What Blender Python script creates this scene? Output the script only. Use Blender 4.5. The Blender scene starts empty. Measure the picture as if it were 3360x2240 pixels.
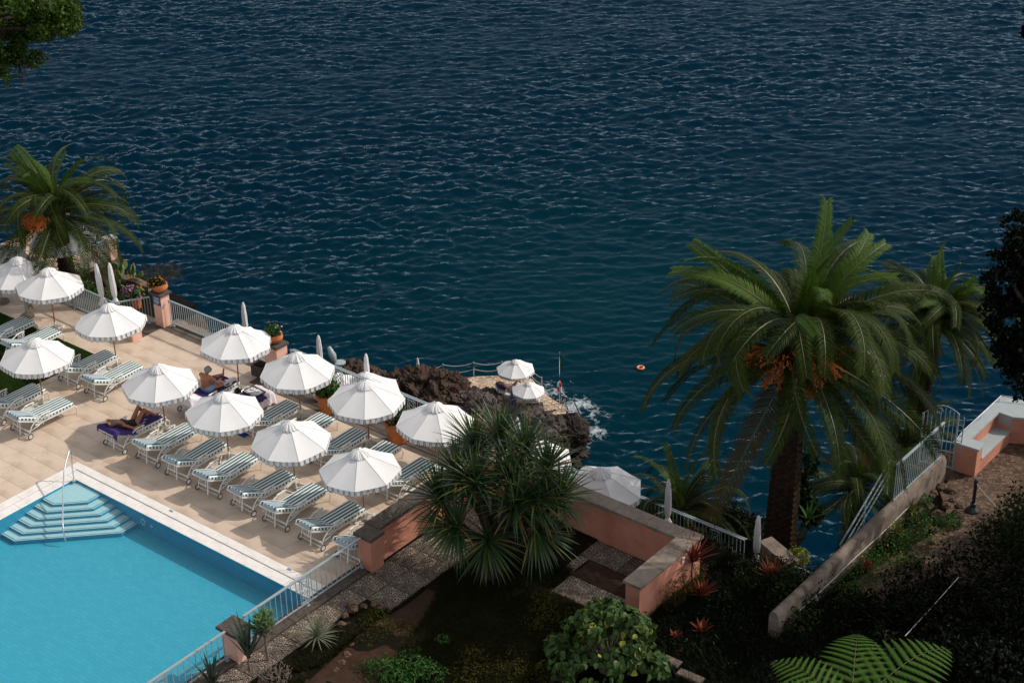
import bpy, bmesh, math, random
import numpy as np
from mathutils import Vector, Matrix, noise as mnoise

random.seed(7)
RNG = np.random.default_rng(11)
scene = bpy.context.scene
COL = scene.collection

# ------------------------------------------------------------------ camera
# world axes: X and Y follow the pool deck's two paving directions, z=0 is the deck, origin a pool corner
FPX, PITCH, ROLL, AZ, CAMH = 5750.0, math.radians(28.3), math.radians(-1.12), math.radians(50.85), 28.0
PW, PH = 3360.0, 2240.0
_h = Vector((-math.cos(AZ), math.sin(AZ), 0)); _up = Vector((0, 0, 1)); _rt = _h.cross(_up)
FW = _h * math.cos(PITCH) - _up * math.sin(PITCH); _u = _rt.cross(FW)
CR = _rt * math.cos(ROLL) + _u * math.sin(ROLL); CU = -_rt * math.sin(ROLL) + _u * math.cos(ROLL)
CPOS = Vector((38.24677, -26.21764, CAMH))
HEAD, RIGHT = _h, _rt
def ray(px, py): return FW * FPX + CR * (px - PW / 2) - CU * (py - PH / 2)
def un(px, py, z=0.0):
    """photo pixel -> point on the horizontal plane at height z"""
    d = ray(px, py); return CPOS + d * ((z - CPOS.z) / d.z)
def undep(px, py, dep):
    d = ray(px, py); return CPOS + d * (dep / d.dot(FW))
cam_d = bpy.data.cameras.new('camera'); cam = bpy.data.objects.new('camera', cam_d); COL.objects.link(cam)
cam_d.sensor_width = 36; cam_d.lens = FPX * 36 / PW; cam_d.clip_start = .5; cam_d.clip_end = 6000
M = Matrix((( CR.x, CU.x, -FW.x, CPOS.x), (CR.y, CU.y, -FW.y, CPOS.y), (CR.z, CU.z, -FW.z, CPOS.z), (0, 0, 0, 1)))
cam.matrix_world = M
scene.camera = cam

# ------------------------------------------------------------------ light
SUNV = Vector((.70, .92, 1.0)).normalized()
world = bpy.data.worlds.new('World'); scene.world = world; world.use_nodes = True
wn = world.node_tree.nodes; wl = world.node_tree.links
sky = wn.new('ShaderNodeTexSky'); sky.sky_type = 'NISHITA'; sky.sun_disc = False
sky.sun_elevation = math.asin(SUNV.z); sky.sun_rotation = math.atan2(SUNV.x, SUNV.y)
sky.air_density = 1.0; sky.dust_density = 1.5; sky.ozone_density = 1.0
hsv = wn.new('ShaderNodeHueSaturation'); hsv.inputs['Saturation'].default_value = .24   # hazy, milky daylight
wl.new(sky.outputs[0], hsv.inputs['Color']); wl.new(hsv.outputs[0], wn['Background'].inputs[0]); wn['Background'].inputs[1].default_value = .145
sd = bpy.data.lights.new('sun', 'SUN'); sd.energy = 2.45; sd.angle = math.radians(.53); sd.color = (1, .93, .83)
sun = bpy.data.objects.new('sun', sd); COL.objects.link(sun); sun.location = (20, 20, 40)
sun.rotation_euler = SUNV.to_track_quat('Z', 'Y').to_euler()
vs = scene.view_settings; vs.view_transform = 'Standard'; vs.look = 'None'; vs.exposure = .30; vs.gamma = 1.0
scene.render.engine = 'CYCLES'
scene.cycles.max_bounces = 6; scene.cycles.sample_clamp_direct = 2.5; scene.cycles.sample_clamp_indirect = 3.0; scene.cycles.transparent_max_bounces = 12

# ------------------------------------------------------------------ materials
MATS = {}
def _mat(name):
    m = bpy.data.materials.new(name); m.use_nodes = True; MATS[name] = m
    nt = m.node_tree; return m, nt, nt.nodes, nt.links, nt.nodes['Principled BSDF']
def rgb(c): return (c[0], c[1], c[2], 1)
def pm(name, c1, c2=None, rough=.6, scale=4.0, detail=5, bump=0.0, bscale=30.0, metal=0.0, spec=.5, contrast=(.35, .65), coord='Object', trans=0.0, c3=None, s3=1.0, r3=(.5, .62)):
    m, nt, n, l, b = _mat(name)
    b.inputs['Roughness'].default_value = rough; b.inputs['Metallic'].default_value = metal
    b.inputs['Specular IOR Level'].default_value = spec if rough < .72 else spec * .2
    tc = n.new('ShaderNodeTexCoord')
    if c2 is None: c2 = tuple(x * .8 for x in c1)
    nz = n.new('ShaderNodeTexNoise'); nz.inputs['Scale'].default_value = scale; nz.inputs['Detail'].default_value = detail
    nz.inputs['Roughness'].default_value = .62
    l.new(tc.outputs[coord], nz.inputs['Vector'])
    mr = n.new('ShaderNodeMapRange'); mr.inputs[1].default_value = contrast[0]; mr.inputs[2].default_value = contrast[1]
    l.new(nz.outputs['Fac'], mr.inputs[0])
    mx = n.new('ShaderNodeMix'); mx.data_type = 'RGBA'; mx.inputs['A'].default_value = rgb(c1); mx.inputs['B'].default_value = rgb(c2)
    l.new(mr.outputs[0], mx.inputs['Factor']); out = mx.outputs['Result']
    if c3 is not None:
        n3 = n.new('ShaderNodeTexNoise'); n3.inputs['Scale'].default_value = s3; n3.inputs['Detail'].default_value = 6
        l.new(tc.outputs[coord], n3.inputs['Vector'])
        m3 = n.new('ShaderNodeMapRange'); m3.inputs[1].default_value = r3[0]; m3.inputs[2].default_value = r3[1]
        l.new(n3.outputs['Fac'], m3.inputs[0])
        mx3 = n.new('ShaderNodeMix'); mx3.data_type = 'RGBA'; mx3.inputs['B'].default_value = rgb(c3)
        l.new(m3.outputs[0], mx3.inputs['Factor']); l.new(out, mx3.inputs['A']); out = mx3.outputs['Result']
    l.new(out, b.inputs['Base Color'])
    if bump:
        nb = n.new('ShaderNodeTexNoise'); nb.inputs['Scale'].default_value = bscale; nb.inputs['Detail'].default_value = 6
        l.new(tc.outputs[coord], nb.inputs['Vector'])
        bp = n.new('ShaderNodeBump'); bp.inputs['Strength'].default_value = bump; bp.inputs['Distance'].default_value = .02
        l.new(nb.outputs['Fac'], bp.inputs['Height']); l.new(bp.outputs[0], b.inputs['Normal'])
    if trans:
        tr = n.new('ShaderNodeBsdfTranslucent'); l.new(out, tr.inputs['Color'])
        ms = n.new('ShaderNodeMixShader'); ms.inputs[0].default_value = trans
        l.new(b.outputs[0], ms.inputs[1]); l.new(tr.outputs[0], ms.inputs[2]); l.new(ms.outputs[0], n['Material Output'].inputs[0])
    return m
def leafmat(name, c1, c2, rough=.6, trans=.22, spec=.10):
    """foliage: colour changes from one plant or leaf cluster to the next and along the leaf"""
    m, nt, n, l, b = _mat(name)
    b.inputs['Roughness'].default_value = rough; b.inputs['Specular IOR Level'].default_value = spec
    g = n.new('ShaderNodeNewGeometry'); oi = n.new('ShaderNodeObjectInfo')
    ad = n.new('ShaderNodeMath'); ad.operation = 'ADD'; l.new(g.outputs['Random Per Island'], ad.inputs[0]); l.new(oi.outputs['Random'], ad.inputs[1])
    hf = n.new('ShaderNodeMath'); hf.operation = 'MULTIPLY'; hf.inputs[1].default_value = .5; l.new(ad.outputs[0], hf.inputs[0])
    mx = n.new('ShaderNodeMix'); mx.data_type = 'RGBA'; mx.inputs['A'].default_value = rgb(c1); mx.inputs['B'].default_value = rgb(c2)
    l.new(hf.outputs[0], mx.inputs['Factor']); l.new(mx.outputs['Result'], b.inputs['Base Color'])
    tr = n.new('ShaderNodeBsdfTranslucent'); l.new(mx.outputs['Result'], tr.inputs['Color'])
    ms = n.new('ShaderNodeMixShader'); ms.inputs[0].default_value = trans
    l.new(b.outputs[0], ms.inputs[1]); l.new(tr.outputs[0], ms.inputs[2]); l.new(ms.outputs[0], n['Material Output'].inputs[0])
    return m

pm('slab', (.60, .475, .37), (.53, .405, .305), rough=.55, scale=1.6, bump=.08, bscale=60, c3=(.40, .29, .21), s3=1.1, r3=(.56, .80), coord='Object')
def slabmat(name, k, sh):
    m = pm(name, tuple(x * k * y for x, y in zip((.60, .475, .37), sh)), tuple(x * k * y for x, y in zip((.54, .415, .315), sh)), rough=.55, scale=1.3, bump=.06, bscale=60, c3=tuple(x * k for x in (.36, .25, .175)), s3=.9, r3=(.50, .78))
    return m
slabmat('slab_b', 1.012, (1, 1.0, 1.01)); slabmat('slab_c', .972, (1, .99, .98)); slabmat('slab_d', .992, (1.01, 1, .985))
pm('joint', (.42, .32, .245), (.19, .14, .105), rough=.9, scale=8)
pm('coping', (.80, .76, .72), (.70, .655, .61), rough=.5, scale=2.5, bump=.05, c3=(.60, .52, .46), s3=2.2, r3=(.6, .8))
pm('gutter', (.03, .03, .035), rough=.5)
pm('basalt_floor', (.125, .098, .08), (.085, .065, .053), rough=.75, scale=2.2, bump=.15, c3=(.19, .155, .13), s3=.8, r3=(.5, .75))
pm('basalt', (.105, .085, .073), (.06, .048, .042), rough=.75, scale=7, bump=.35, bscale=40, c3=(.30, .27, .24), s3=9, r3=(.68, .74))
pm('tan_stone', (.255, .205, .165), (.18, .14, .112), rough=.8, scale=6, bump=.35, bscale=45, c3=(.10, .075, .06), s3=2.2, r3=(.55, .75))
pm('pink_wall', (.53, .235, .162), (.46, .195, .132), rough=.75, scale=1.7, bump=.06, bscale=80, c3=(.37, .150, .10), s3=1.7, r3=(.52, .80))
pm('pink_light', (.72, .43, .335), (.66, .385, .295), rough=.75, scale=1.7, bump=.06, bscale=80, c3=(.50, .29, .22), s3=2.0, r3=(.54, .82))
pm('rail_paint', (0.2852, 0.3428, 0.355), (0.2488, 0.3034, 0.3186), rough=.45, scale=9)
pm('white_metal', (.74, .72, .68), (.66, .64, .60), rough=.4, scale=9)
pm('tyre', (.025, .024, .024), rough=.7)
pm('chrome', (.75, .76, .78), rough=.16, metal=1.0)
pm('canvas', (.76, .745, .735), (.72, .705, .695), rough=.85, scale=2.0, bump=.05, bscale=120, trans=.10)
pm('trim', (.008, .035, .035), rough=.7)
pm('wood_pole', (.36, .165, .055), (.27, .115, .038), rough=.45, scale=12)
pm('terracotta', (.50, .175, .065), (.40, .13, .045), rough=.8, scale=6, bump=.15, c3=(.55, .30, .17), s3=4, r3=(.6, .75))
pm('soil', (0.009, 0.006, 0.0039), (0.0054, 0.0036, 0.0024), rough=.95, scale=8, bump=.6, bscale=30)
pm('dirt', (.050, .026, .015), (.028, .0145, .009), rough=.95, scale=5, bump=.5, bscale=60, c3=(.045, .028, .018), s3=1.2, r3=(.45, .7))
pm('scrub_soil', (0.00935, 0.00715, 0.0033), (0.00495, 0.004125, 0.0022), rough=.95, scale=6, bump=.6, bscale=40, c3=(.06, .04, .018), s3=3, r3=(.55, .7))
pm('towel_grey', (.33, .40, .43), (.28, .345, .375), rough=.95, scale=9, bump=.2, bscale=200)
pm('towel_purple', (.060, .036, .145), (.045, .027, .115), rough=.95, scale=9, bump=.2, bscale=200)
pm('sheet', (.72, .66, .70), (.66, .60, .65), rough=.9, scale=6, bump=.1)
pm('skin', (.42, .165, .085), (.36, .135, .068), rough=.5, scale=7)
pm('skin_f', (.36, .145, .078), (.30, .115, .06), rough=.45, scale=7)
pm('hair_grey', (.30, .275, .24), (.18, .16, .14), rough=.6, scale=30)
pm('hair_blond', (.22, .14, .075), (.09, .055, .03), rough=.5, scale=30)
pm('black_cloth', (.008, .008, .010), rough=.7)
pm('denim', (.24, .36, .50), (.18, .29, .43), rough=.85, scale=8)
pm('blue_cloth', (.10, .14, .30), (.07, .10, .24), rough=.85, scale=8)
pm('cobalt', (.02, .06, .30), rough=.8)
pm('glassblack', (.006, .006, .008), rough=.12)
pm('paper', (.75, .74, .72), (.55, .55, .56), rough=.8, scale=14)
pm('tray_wood', (.06, .028, .018), rough=.4)
pm('china', (.72, .73, .73), rough=.2)
pm('sign_blue', (.02, .075, .20), rough=.4)
pm('sign_white', (.75, .78, .80), rough=.5)
pm('concrete', (0.208, 0.164, 0.132), (0.104, 0.0784, 0.0624), rough=.9, scale=2.4, bump=.5, bscale=25, c3=(.075, .055, .042), s3=3.2, r3=(.54, .68))
pm('old_wall', (.25, .195, .145), (.13, .095, .07), rough=.95, scale=1.6, bump=.6, bscale=14, c3=(.045, .032, .023), s3=2.0, r3=(.5, .66))
pm('rock_brown', (.085, .055, .042), (.030, .020, .016), rough=.92, scale=1.1, detail=9, bump=1.0, bscale=3.5, c3=(.15, .108, .082), s3=2.5, r3=(.60, .75))
pm('rock_grey', (.115, .093, .082), (.048, .038, .034), rough=.9, scale=1.3, detail=9, bump=1.0, bscale=4, c3=(.17, .10, .06), s3=1.4, r3=(.62, .72))
pm('rock_dark', (.050, .040, .034), (.020, .016, .014), rough=.8, scale=1.2, detail=9, bump=1.0, bscale=4)
pm('garden_rock', (.13, .080, .055), (.05, .030, .022), rough=.92, scale=5, detail=8, bump=.8, bscale=14, c3=(.20, .17, .14), s3=6, r3=(.6, .7))
pm('grey_paint', (.315, .355, .355), (.28, .315, .315), rough=.55, scale=3, bump=.04)
pm('iron', (.012, .018, .018), rough=.4)
pm('rope', (.52, .48, .42), rough=.9)
pm('flag_green', (.015, .13, .075), rough=.8)
pm('buoy_red', (.55, .03, .025), rough=.5)
pm('buoy_orange', (.75, .25, .12), rough=.5)
pm('boat_white', (.75, .76, .78), rough=.3)
pm('trunk', (0.0384, 0.02304, 0.01408), (0.016, 0.0096, 0.0064), rough=.95, scale=7, bump=.8, bscale=12)
pm('bark', (.050, .036, .026), (.022, .016, .012), rough=.95, scale=9, bump=.8, bscale=18)
pm('deadwood', (.20, .16, .13), (.10, .075, .06), rough=.9, scale=9)
leafmat('palm_leaf', (.009, .021, .0022), (.042, .060, .0065))
leafmat('palm_young', (.026, .066, .007), (.066, .108, .013))
leafmat('palm_dry', (0.0476, 0.0392, 0.014), (0.084, 0.0588, 0.0252))
pm('rachis', (.065, .062, .014), (.05, .05, .012), rough=.5)
pm('date_orange', (.46, .105, .012), (.56, .16, .02), rough=.5, scale=20)
leafmat('pandan', (.016, .042, .014), (.040, .078, .020), rough=.42, spec=.4)
leafmat('pandan_pale', (.075, .105, .020), (.13, .13, .035))
leafmat('pandan_dry', (.16, .085, .025), (.24, .15, .06))
leafmat('tree_leaf', (0.0224, 0.0496, 0.008), (0.048, 0.084, 0.0112), rough=.4)
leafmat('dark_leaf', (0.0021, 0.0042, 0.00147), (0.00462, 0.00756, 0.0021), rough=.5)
leafmat('bush_leaf', (0.0324, 0.0684, 0.02016), (0.0648, 0.108, 0.0288), rough=.38)
leafmat('bush_yellow', (0.24, 0.264, 0.036), (0.32, 0.32, 0.064), rough=.45)
leafmat('ivy_leaf', (0.00702, 0.01638, 0.00312), (0.01755, 0.02925, 0.00468), rough=.45)
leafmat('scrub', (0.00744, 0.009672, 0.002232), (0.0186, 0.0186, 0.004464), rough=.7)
leafmat('scrub_yellow', (0.0385, 0.0406, 0.007), (0.07, 0.0595, 0.0105), rough=.7)
leafmat('herb', (0.0255, 0.07225, 0.0153), (0.051, 0.1232, 0.0255), rough=.5)
leafmat('fern', (0.0612, 0.1368, 0.02016), (0.0972, 0.1944, 0.03024), rough=.5, trans=.3)
leafmat('agave', (0.04, 0.0624, 0.048), (0.06, 0.084, 0.056), rough=.5, trans=.05)
leafmat('yucca', (.14, .165, .105), (.21, .215, .14), rough=.5, trans=.1)
leafmat('cordyline', (.105, .018, .020), (.20, .045, .025), rough=.4)
leafmat('cordyline_tip', (.42, .16, .055), (.55, .26, .10), rough=.4)
leafmat('grass', (0.027, 0.063, 0.0108), (0.054, 0.1035, 0.018), rough=.6)
leafmat('grass_dry', (.10, .075, .025), (.15, .115, .045), rough=.7)
leafmat('cactus', (.10, .17, .055), (.14, .21, .08), rough=.6, trans=.02)
leafmat('flower_red', (.45, .05, .02), (.60, .12, .04), rough=.6)
leafmat('flower_pink', (.60, .16, .26), (.70, .28, .38), rough=.6)
leafmat('flower_lilac', (.42, .13, .32), (.55, .25, .45), rough=.6)
leafmat('flower_orange', (.60, .22, .02), (.70, .32, .05), rough=.6)

def cobble_mat(name, peb, mort, scale, edge, bump=.6):
    m, nt, n, l, b = _mat(name); b.inputs['Roughness'].default_value = .8; b.inputs['Specular IOR Level'].default_value = .12
    tc = n.new('ShaderNodeTexCoord')
    wz = n.new('ShaderNodeTexNoise'); wz.inputs['Scale'].default_value = scale * .6; l.new(tc.outputs['Object'], wz.inputs['Vector'])
    va = n.new('ShaderNodeVectorMath'); va.operation = 'MULTIPLY_ADD'; va.inputs[1].default_value = (.03, .03, 0)
    l.new(wz.outputs['Color'], va.inputs[0]); l.new(tc.outputs['Object'], va.inputs[2])
    v = n.new('ShaderNodeTexVoronoi'); v.feature = 'DISTANCE_TO_EDGE'; v.inputs['Scale'].default_value = scale; l.new(va.outputs[0], v.inputs['Vector'])
    v2 = n.new('ShaderNodeTexVoronoi'); v2.inputs['Scale'].default_value = scale; l.new(va.outputs[0], v2.inputs['Vector'])
    mr = n.new('ShaderNodeMapRange'); mr.inputs[1].default_value = edge * .6; mr.inputs[2].default_value = edge; l.new(v.outputs['Distance'], mr.inputs[0])
    nz = n.new('ShaderNodeTexNoise'); nz.inputs['Scale'].default_value = 1.1; nz.inputs['Detail'].default_value = 6; l.new(tc.outputs['Object'], nz.inputs['Vector'])
    hs = n.new('ShaderNodeHueSaturation'); hs.inputs['Color'].default_value = rgb(peb)
    vm = n.new('ShaderNodeMapRange'); vm.inputs[3].default_value = .55; vm.inputs[4].default_value = 1.5
    sx = n.new('ShaderNodeSeparateColor'); l.new(v2.outputs['Color'], sx.inputs[0]); l.new(sx.outputs[0], vm.inputs[0]); l.new(vm.outputs[0], hs.inputs['Value'])
    mm = n.new('ShaderNodeMix'); mm.data_type = 'RGBA'; mm.inputs['A'].default_value = rgb(mort); mm.inputs['B'].default_value = rgb(tuple(x * .45 for x in mort))
    nr = n.new('ShaderNodeMapRange'); nr.inputs[1].default_value = .42; nr.inputs[2].default_value = .68; l.new(nz.outputs['Fac'], nr.inputs[0]); l.new(nr.outputs[0], mm.inputs['Factor'])
    mx = n.new('ShaderNodeMix'); mx.data_type = 'RGBA'; l.new(mr.outputs[0], mx.inputs['Factor']); l.new(mm.outputs['Result'], mx.inputs['A']); l.new(hs.outputs[0], mx.inputs['B'])
    l.new(mx.outputs['Result'], b.inputs['Base Color'])
    bp = n.new('ShaderNodeBump'); bp.inputs['Strength'].default_value = bump; bp.inputs['Distance'].default_value = .012
    l.new(mr.outputs[0], bp.inputs['Height']); l.new(bp.outputs[0], b.inputs['Normal'])
    return m
cobble_mat('pebble_paver', (.062, .042, .030), (.40, .335, .27), 17, .075)
cobble_mat('pebble_shaded', (.045, .032, .025), (.22, .18, .145), 17, .075)  # copy of the paver with the shade by the wall put into its colour
cobble_mat('cobble_path', (.115, .075, .052), (.035, .022, .015), 9, .045)
cobble_mat('platform_pebble', (.46, .345, .245), (.22, .155, .105), 7, .05)

def stripe_mat(name, axis):
    m, nt, n, l, b = _mat(name); b.inputs['Roughness'].default_value = .85
    tc = n.new('ShaderNodeTexCoord'); sp = n.new('ShaderNodeSeparateXYZ'); l.new(tc.outputs['Object'], sp.inputs[0])
    ad = n.new('ShaderNodeMath'); ad.operation = 'MULTIPLY_ADD'; ad.inputs[1].default_value = 1 / .125; ad.inputs[2].default_value = 100.25; l.new(sp.outputs[axis], ad.inputs[0])
    fr = n.new('ShaderNodeMath'); fr.operation = 'FRACT'; l.new(ad.outputs[0], fr.inputs[0])
    gt = n.new('ShaderNodeMath'); gt.operation = 'GREATER_THAN'; gt.inputs[1].default_value = .53; l.new(fr.outputs[0], gt.inputs[0])
    nz = n.new('ShaderNodeTexNoise'); nz.inputs['Scale'].default_value = 2.5; l.new(tc.outputs['Object'], nz.inputs['Vector'])
    dk = n.new('ShaderNodeMix'); dk.data_type = 'RGBA'; dk.inputs['A'].default_value = (.002, .125, .105, 1); dk.inputs['B'].default_value = (.003, .090, .105, 1)
    l.new(nz.outputs['Fac'], dk.inputs['Factor'])
    mx = n.new('ShaderNodeMix'); mx.data_type = 'RGBA'; mx.inputs['B'].default_value = (.76, .75, .74, 1)
    l.new(gt.outputs[0], mx.inputs['Factor']); l.new(dk.outputs['Result'], mx.inputs['A']); l.new(mx.outputs['Result'], b.inputs['Base Color'])
stripe_mat('stripe_top', 0); stripe_mat('stripe_side', 1)

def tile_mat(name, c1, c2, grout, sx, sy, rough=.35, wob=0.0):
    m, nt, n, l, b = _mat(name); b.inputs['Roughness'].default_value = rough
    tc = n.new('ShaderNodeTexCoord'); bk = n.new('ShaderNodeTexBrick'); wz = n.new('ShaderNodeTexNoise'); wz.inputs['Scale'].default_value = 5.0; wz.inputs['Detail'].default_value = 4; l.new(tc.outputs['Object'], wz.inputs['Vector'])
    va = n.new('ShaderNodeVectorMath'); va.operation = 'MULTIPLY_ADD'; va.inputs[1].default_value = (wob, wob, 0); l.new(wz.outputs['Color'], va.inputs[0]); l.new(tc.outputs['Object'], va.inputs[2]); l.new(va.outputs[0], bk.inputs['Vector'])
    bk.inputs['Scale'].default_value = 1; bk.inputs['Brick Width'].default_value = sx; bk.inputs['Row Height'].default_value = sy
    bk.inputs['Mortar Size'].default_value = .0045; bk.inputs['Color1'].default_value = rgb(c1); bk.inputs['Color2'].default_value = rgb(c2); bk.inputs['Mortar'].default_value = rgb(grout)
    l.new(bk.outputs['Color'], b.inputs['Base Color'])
tile_mat('pool_floor', (.036, .345, .460), (.028, .315, .430), (.022, .235, .340), .24, .12, wob=.07)  # wobbled joints and uneven tile tones imitate refraction and light ripples
tile_mat('pool_wall', (.018, .28, .43), (.014, .25, .40), (.009, .17, .29), .24, .12)
tile_mat('pool_step', (.40, .60, .62), (.38, .585, .61), (.27, .47, .51), .24, .24)
pm('step_line', (.10, .09, .085), rough=.6)

# pool water: a thin clear sheet that mirrors a little sky and lets the sun through
m, nt, n, l, b = _mat('pool_water'); n.remove(b)
tp = n.new('ShaderNodeBsdfTransparent'); tp.inputs[0].default_value = (.90, .965, .975, 1)
gl = n.new('ShaderNodeBsdfGlossy'); gl.inputs['Roughness'].default_value = .03
fr = n.new('ShaderNodeLayerWeight'); fr.inputs[0].default_value = .5; f5 = n.new('ShaderNodeMath'); f5.operation = 'POWER'; f5.inputs[1].default_value = 5; f6 = n.new('ShaderNodeMath'); f6.operation = 'MULTIPLY_ADD'; f6.inputs[1].default_value = .95; f6.inputs[2].default_value = .02; l.new(fr.outputs['Facing'], f5.inputs[0]); l.new(f5.outputs[0], f6.inputs[0])
tc = n.new('ShaderNodeTexCoord'); nz = n.new('ShaderNodeTexNoise'); nz.inputs['Scale'].default_value = 2.6; nz.inputs['Detail'].default_value = 4
l.new(tc.outputs['Object'], nz.inputs['Vector']); bp = n.new('ShaderNodeBump'); bp.inputs["Strength"].default_value = .12; bp.inputs["Distance"].default_value = .03
l.new(nz.outputs['Fac'], bp.inputs['Height']); l.new(bp.outputs[0], gl.inputs['Normal']); l.new(bp.outputs[0], fr.inputs['Normal'])
ms = n.new('ShaderNodeMixShader'); l.new(f6.outputs[0], ms.inputs[0]); l.new(tp.outputs[0], ms.inputs[1]); l.new(gl.outputs[0], ms.inputs[2])
l.new(ms.outputs[0], n['Material Output'].inputs[0])

# ------------------------------------------------------------------ mesh helpers
class MB:
    def __init__(s): s.v = []; s.f = []; s.m = []
    def add(s, vs, fs, mi=0):
        o = len(s.v); s.v += [tuple(p) for p in vs]; s.f += [tuple(i + o for i in f) for f in fs]; s.m += [mi] * len(fs); return s
    def box(s, a, b, mi=0, bev=0.0):
        x0, y0, z0 = a; x1, y1, z1 = b
        if bev <= 0:
            return s.add([(x0, y0, z0), (x1, y0, z0), (x1, y1, z0), (x0, y1, z0), (x0, y0, z1), (x1, y0, z1), (x1, y1, z1), (x0, y1, z1)],
                         [(0, 3, 2, 1), (4, 5, 6, 7), (0, 1, 5, 4), (1, 2, 6, 5), (2, 3, 7, 6), (3, 0, 4, 7)], mi)
        c = bev
        vs = []
        for z, k in ((z0, 0), (z1 - c, 0), (z1, c)):
            vs += [(x0 + k, y0 + k, z), (x1 - k, y0 + k, z), (x1 - k, y1 - k, z), (x0 + k, y1 - k, z)]
        fs = [(0, 3, 2, 1), (8, 9, 10, 11)]
        for r in (0, 4):
            for i in range(4): j = (i + 1) % 4; fs.append((r + i, r + j, r + 4 + j, r + 4 + i))
        return s.add(vs, fs, mi)
    def tube(s, pts, r, n=8, mi=0, cap=True, flat=1.0):
        pts = [Vector(p) for p in pts]; k = len(pts)
        rs = r if isinstance(r, (list, tuple)) else [r] * k
        vs = []; up = None
        for i, p in enumerate(pts):
            d = (pts[min(i + 1, k - 1)] - pts[max(i - 1, 0)]).normalized()
            if up is None or abs(up.dot(d)) > .98:
                up = Vector((0, 0, 1)) if abs(d.z) < .9 else Vector((1, 0, 0))
            a = d.cross(up).normalized(); bb = a.cross(d).normalized(); up = bb
            for j in range(n):
                t = 2 * math.pi * j / n; vs.append(p + (a * math.cos(t) + bb * math.sin(t) * flat) * rs[i])
        fs = [(i * n + j, i * n + (j + 1) % n, (i + 1) * n + (j + 1) % n, (i + 1) * n + j) for i in range(k - 1) for j in range(n)]
        if cap: fs += [tuple(range(n - 1, -1, -1)), tuple((k - 1) * n + j for j in range(n))]
        return s.add(vs, fs, mi)
    def lathe(s, prof, n=20, c=(0, 0, 0), mi=0, wob=None):
        vs = []
        for r, z in prof:
            for j in range(n):
                t = 2 * math.pi * j / n; q = r * (wob(t, z) if wob else 1); vs.append((c[0] + q * math.cos(t), c[1] + q * math.sin(t), c[2] + z))
        fs = [(i * n + j, i * n + (j + 1) % n, (i + 1) * n + (j + 1) % n, (i + 1) * n + j) for i in range(len(prof) - 1) for j in range(n)]
        if prof[0][0] > 1e-6: fs.append(tuple(range(n - 1, -1, -1)))
        if prof[-1][0] > 1e-6: fs.append(tuple((len(prof) - 1) * n + j for j in range(n)))
        return s.add(vs, fs, mi)
    def prism(s, poly, z0, z1, mi=0):
        n = len(poly); vs = [(x, y, z0) for x, y in poly] + [(x, y, z1) for x, y in poly]
        fs = [tuple(range(n - 1, -1, -1)), tuple(range(n, 2 * n))] + [(i, (i + 1) % n, n + (i + 1) % n, n + i) for i in range(n)]
        return s.add(vs, fs, mi)
    def mesh(s, name, mats, smooth=False):
        me = bpy.data.meshes.new(name); me.from_pydata(s.v, [], s.f)
        for m in (mats if isinstance(mats, (list, tuple)) else [mats]): me.materials.append(MATS[m])
        if len(me.materials) > 1: me.polygons.foreach_set('material_index', s.m)
        if smooth: me.polygons.foreach_set('use_smooth', [True] * len(me.polygons))
        me.update(); return me
    def build(s, name, mats, parent=None, smooth=False, loc=None):
        return link(name, s.mesh(name, mats, smooth), parent, loc)
def link(name, me, parent=None, loc=None, rz=0.0, scale=None):
    o = bpy.data.objects.new(name, me); COL.objects.link(o)
    if parent is not None: o.parent = parent
    if loc is not None: o.location = loc
    if rz: o.rotation_euler[2] = rz
    if scale is not None: o.scale = (scale,) * 3 if isinstance(scale, (int, float)) else scale
    return o
def tag(o, label, cat, group=None, kind=None):
    if label: o['label'] = label
    if cat: o['category'] = cat
    if group: o['group'] = group
    if kind: o['kind'] = kind
    return o
def thing(name, label, cat, loc=(0, 0, 0), rz=0.0, group=None):
    o = bpy.data.objects.new(name, None); COL.objects.link(o); o.location = loc; o.rotation_euler = (0, 0, rz)
    o.empty_display_size = .2
    return tag(o, label, cat, group)
def struct(o): o['kind'] = 'structure'; return o
def stuff(o): o['kind'] = 'stuff'; return o
def dup(root, loc, rz, label, group=None, scale=None):
    def cp(o, par):
        c = o.copy(); COL.objects.link(c)
        if par is not None: c.parent = par
        for ch in o.children: cp(ch, c)
        return c
    r = cp(root, None); r.location = loc; r.rotation_euler = (0, 0, rz); r['label'] = label
    if group: r['group'] = group
    if scale: r.scale = (scale,) * 3
    return r
def lerp(a, b, t): return a + (b - a) * t
def np_mesh(name, V, F, mat, smooth=False, mi=None):
    """V (n,3) F (m,k) arrays"""
    V = np.asarray(V, np.float32); F = np.asarray(F, np.int32); k = F.shape[1]
    me = bpy.data.meshes.new(name); me.vertices.add(len(V)); me.vertices.foreach_set('co', V.ravel())
    me.loops.add(F.size); me.loops.foreach_set('vertex_index', F.ravel())
    me.polygons.add(len(F)); me.polygons.foreach_set('loop_start', np.arange(0, F.size, k, dtype=np.int32)); me.polygons.foreach_set('loop_total', np.full(len(F), k, np.int32))
    for m_ in (mat if isinstance(mat, (list, tuple)) else [mat]): me.materials.append(MATS[m_])
    if mi is not None: me.polygons.foreach_set('material_index', np.asarray(mi, np.int32))
    if smooth: me.polygons.foreach_set('use_smooth', np.ones(len(F), bool))
    me.update(calc_edges=True); return me
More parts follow.
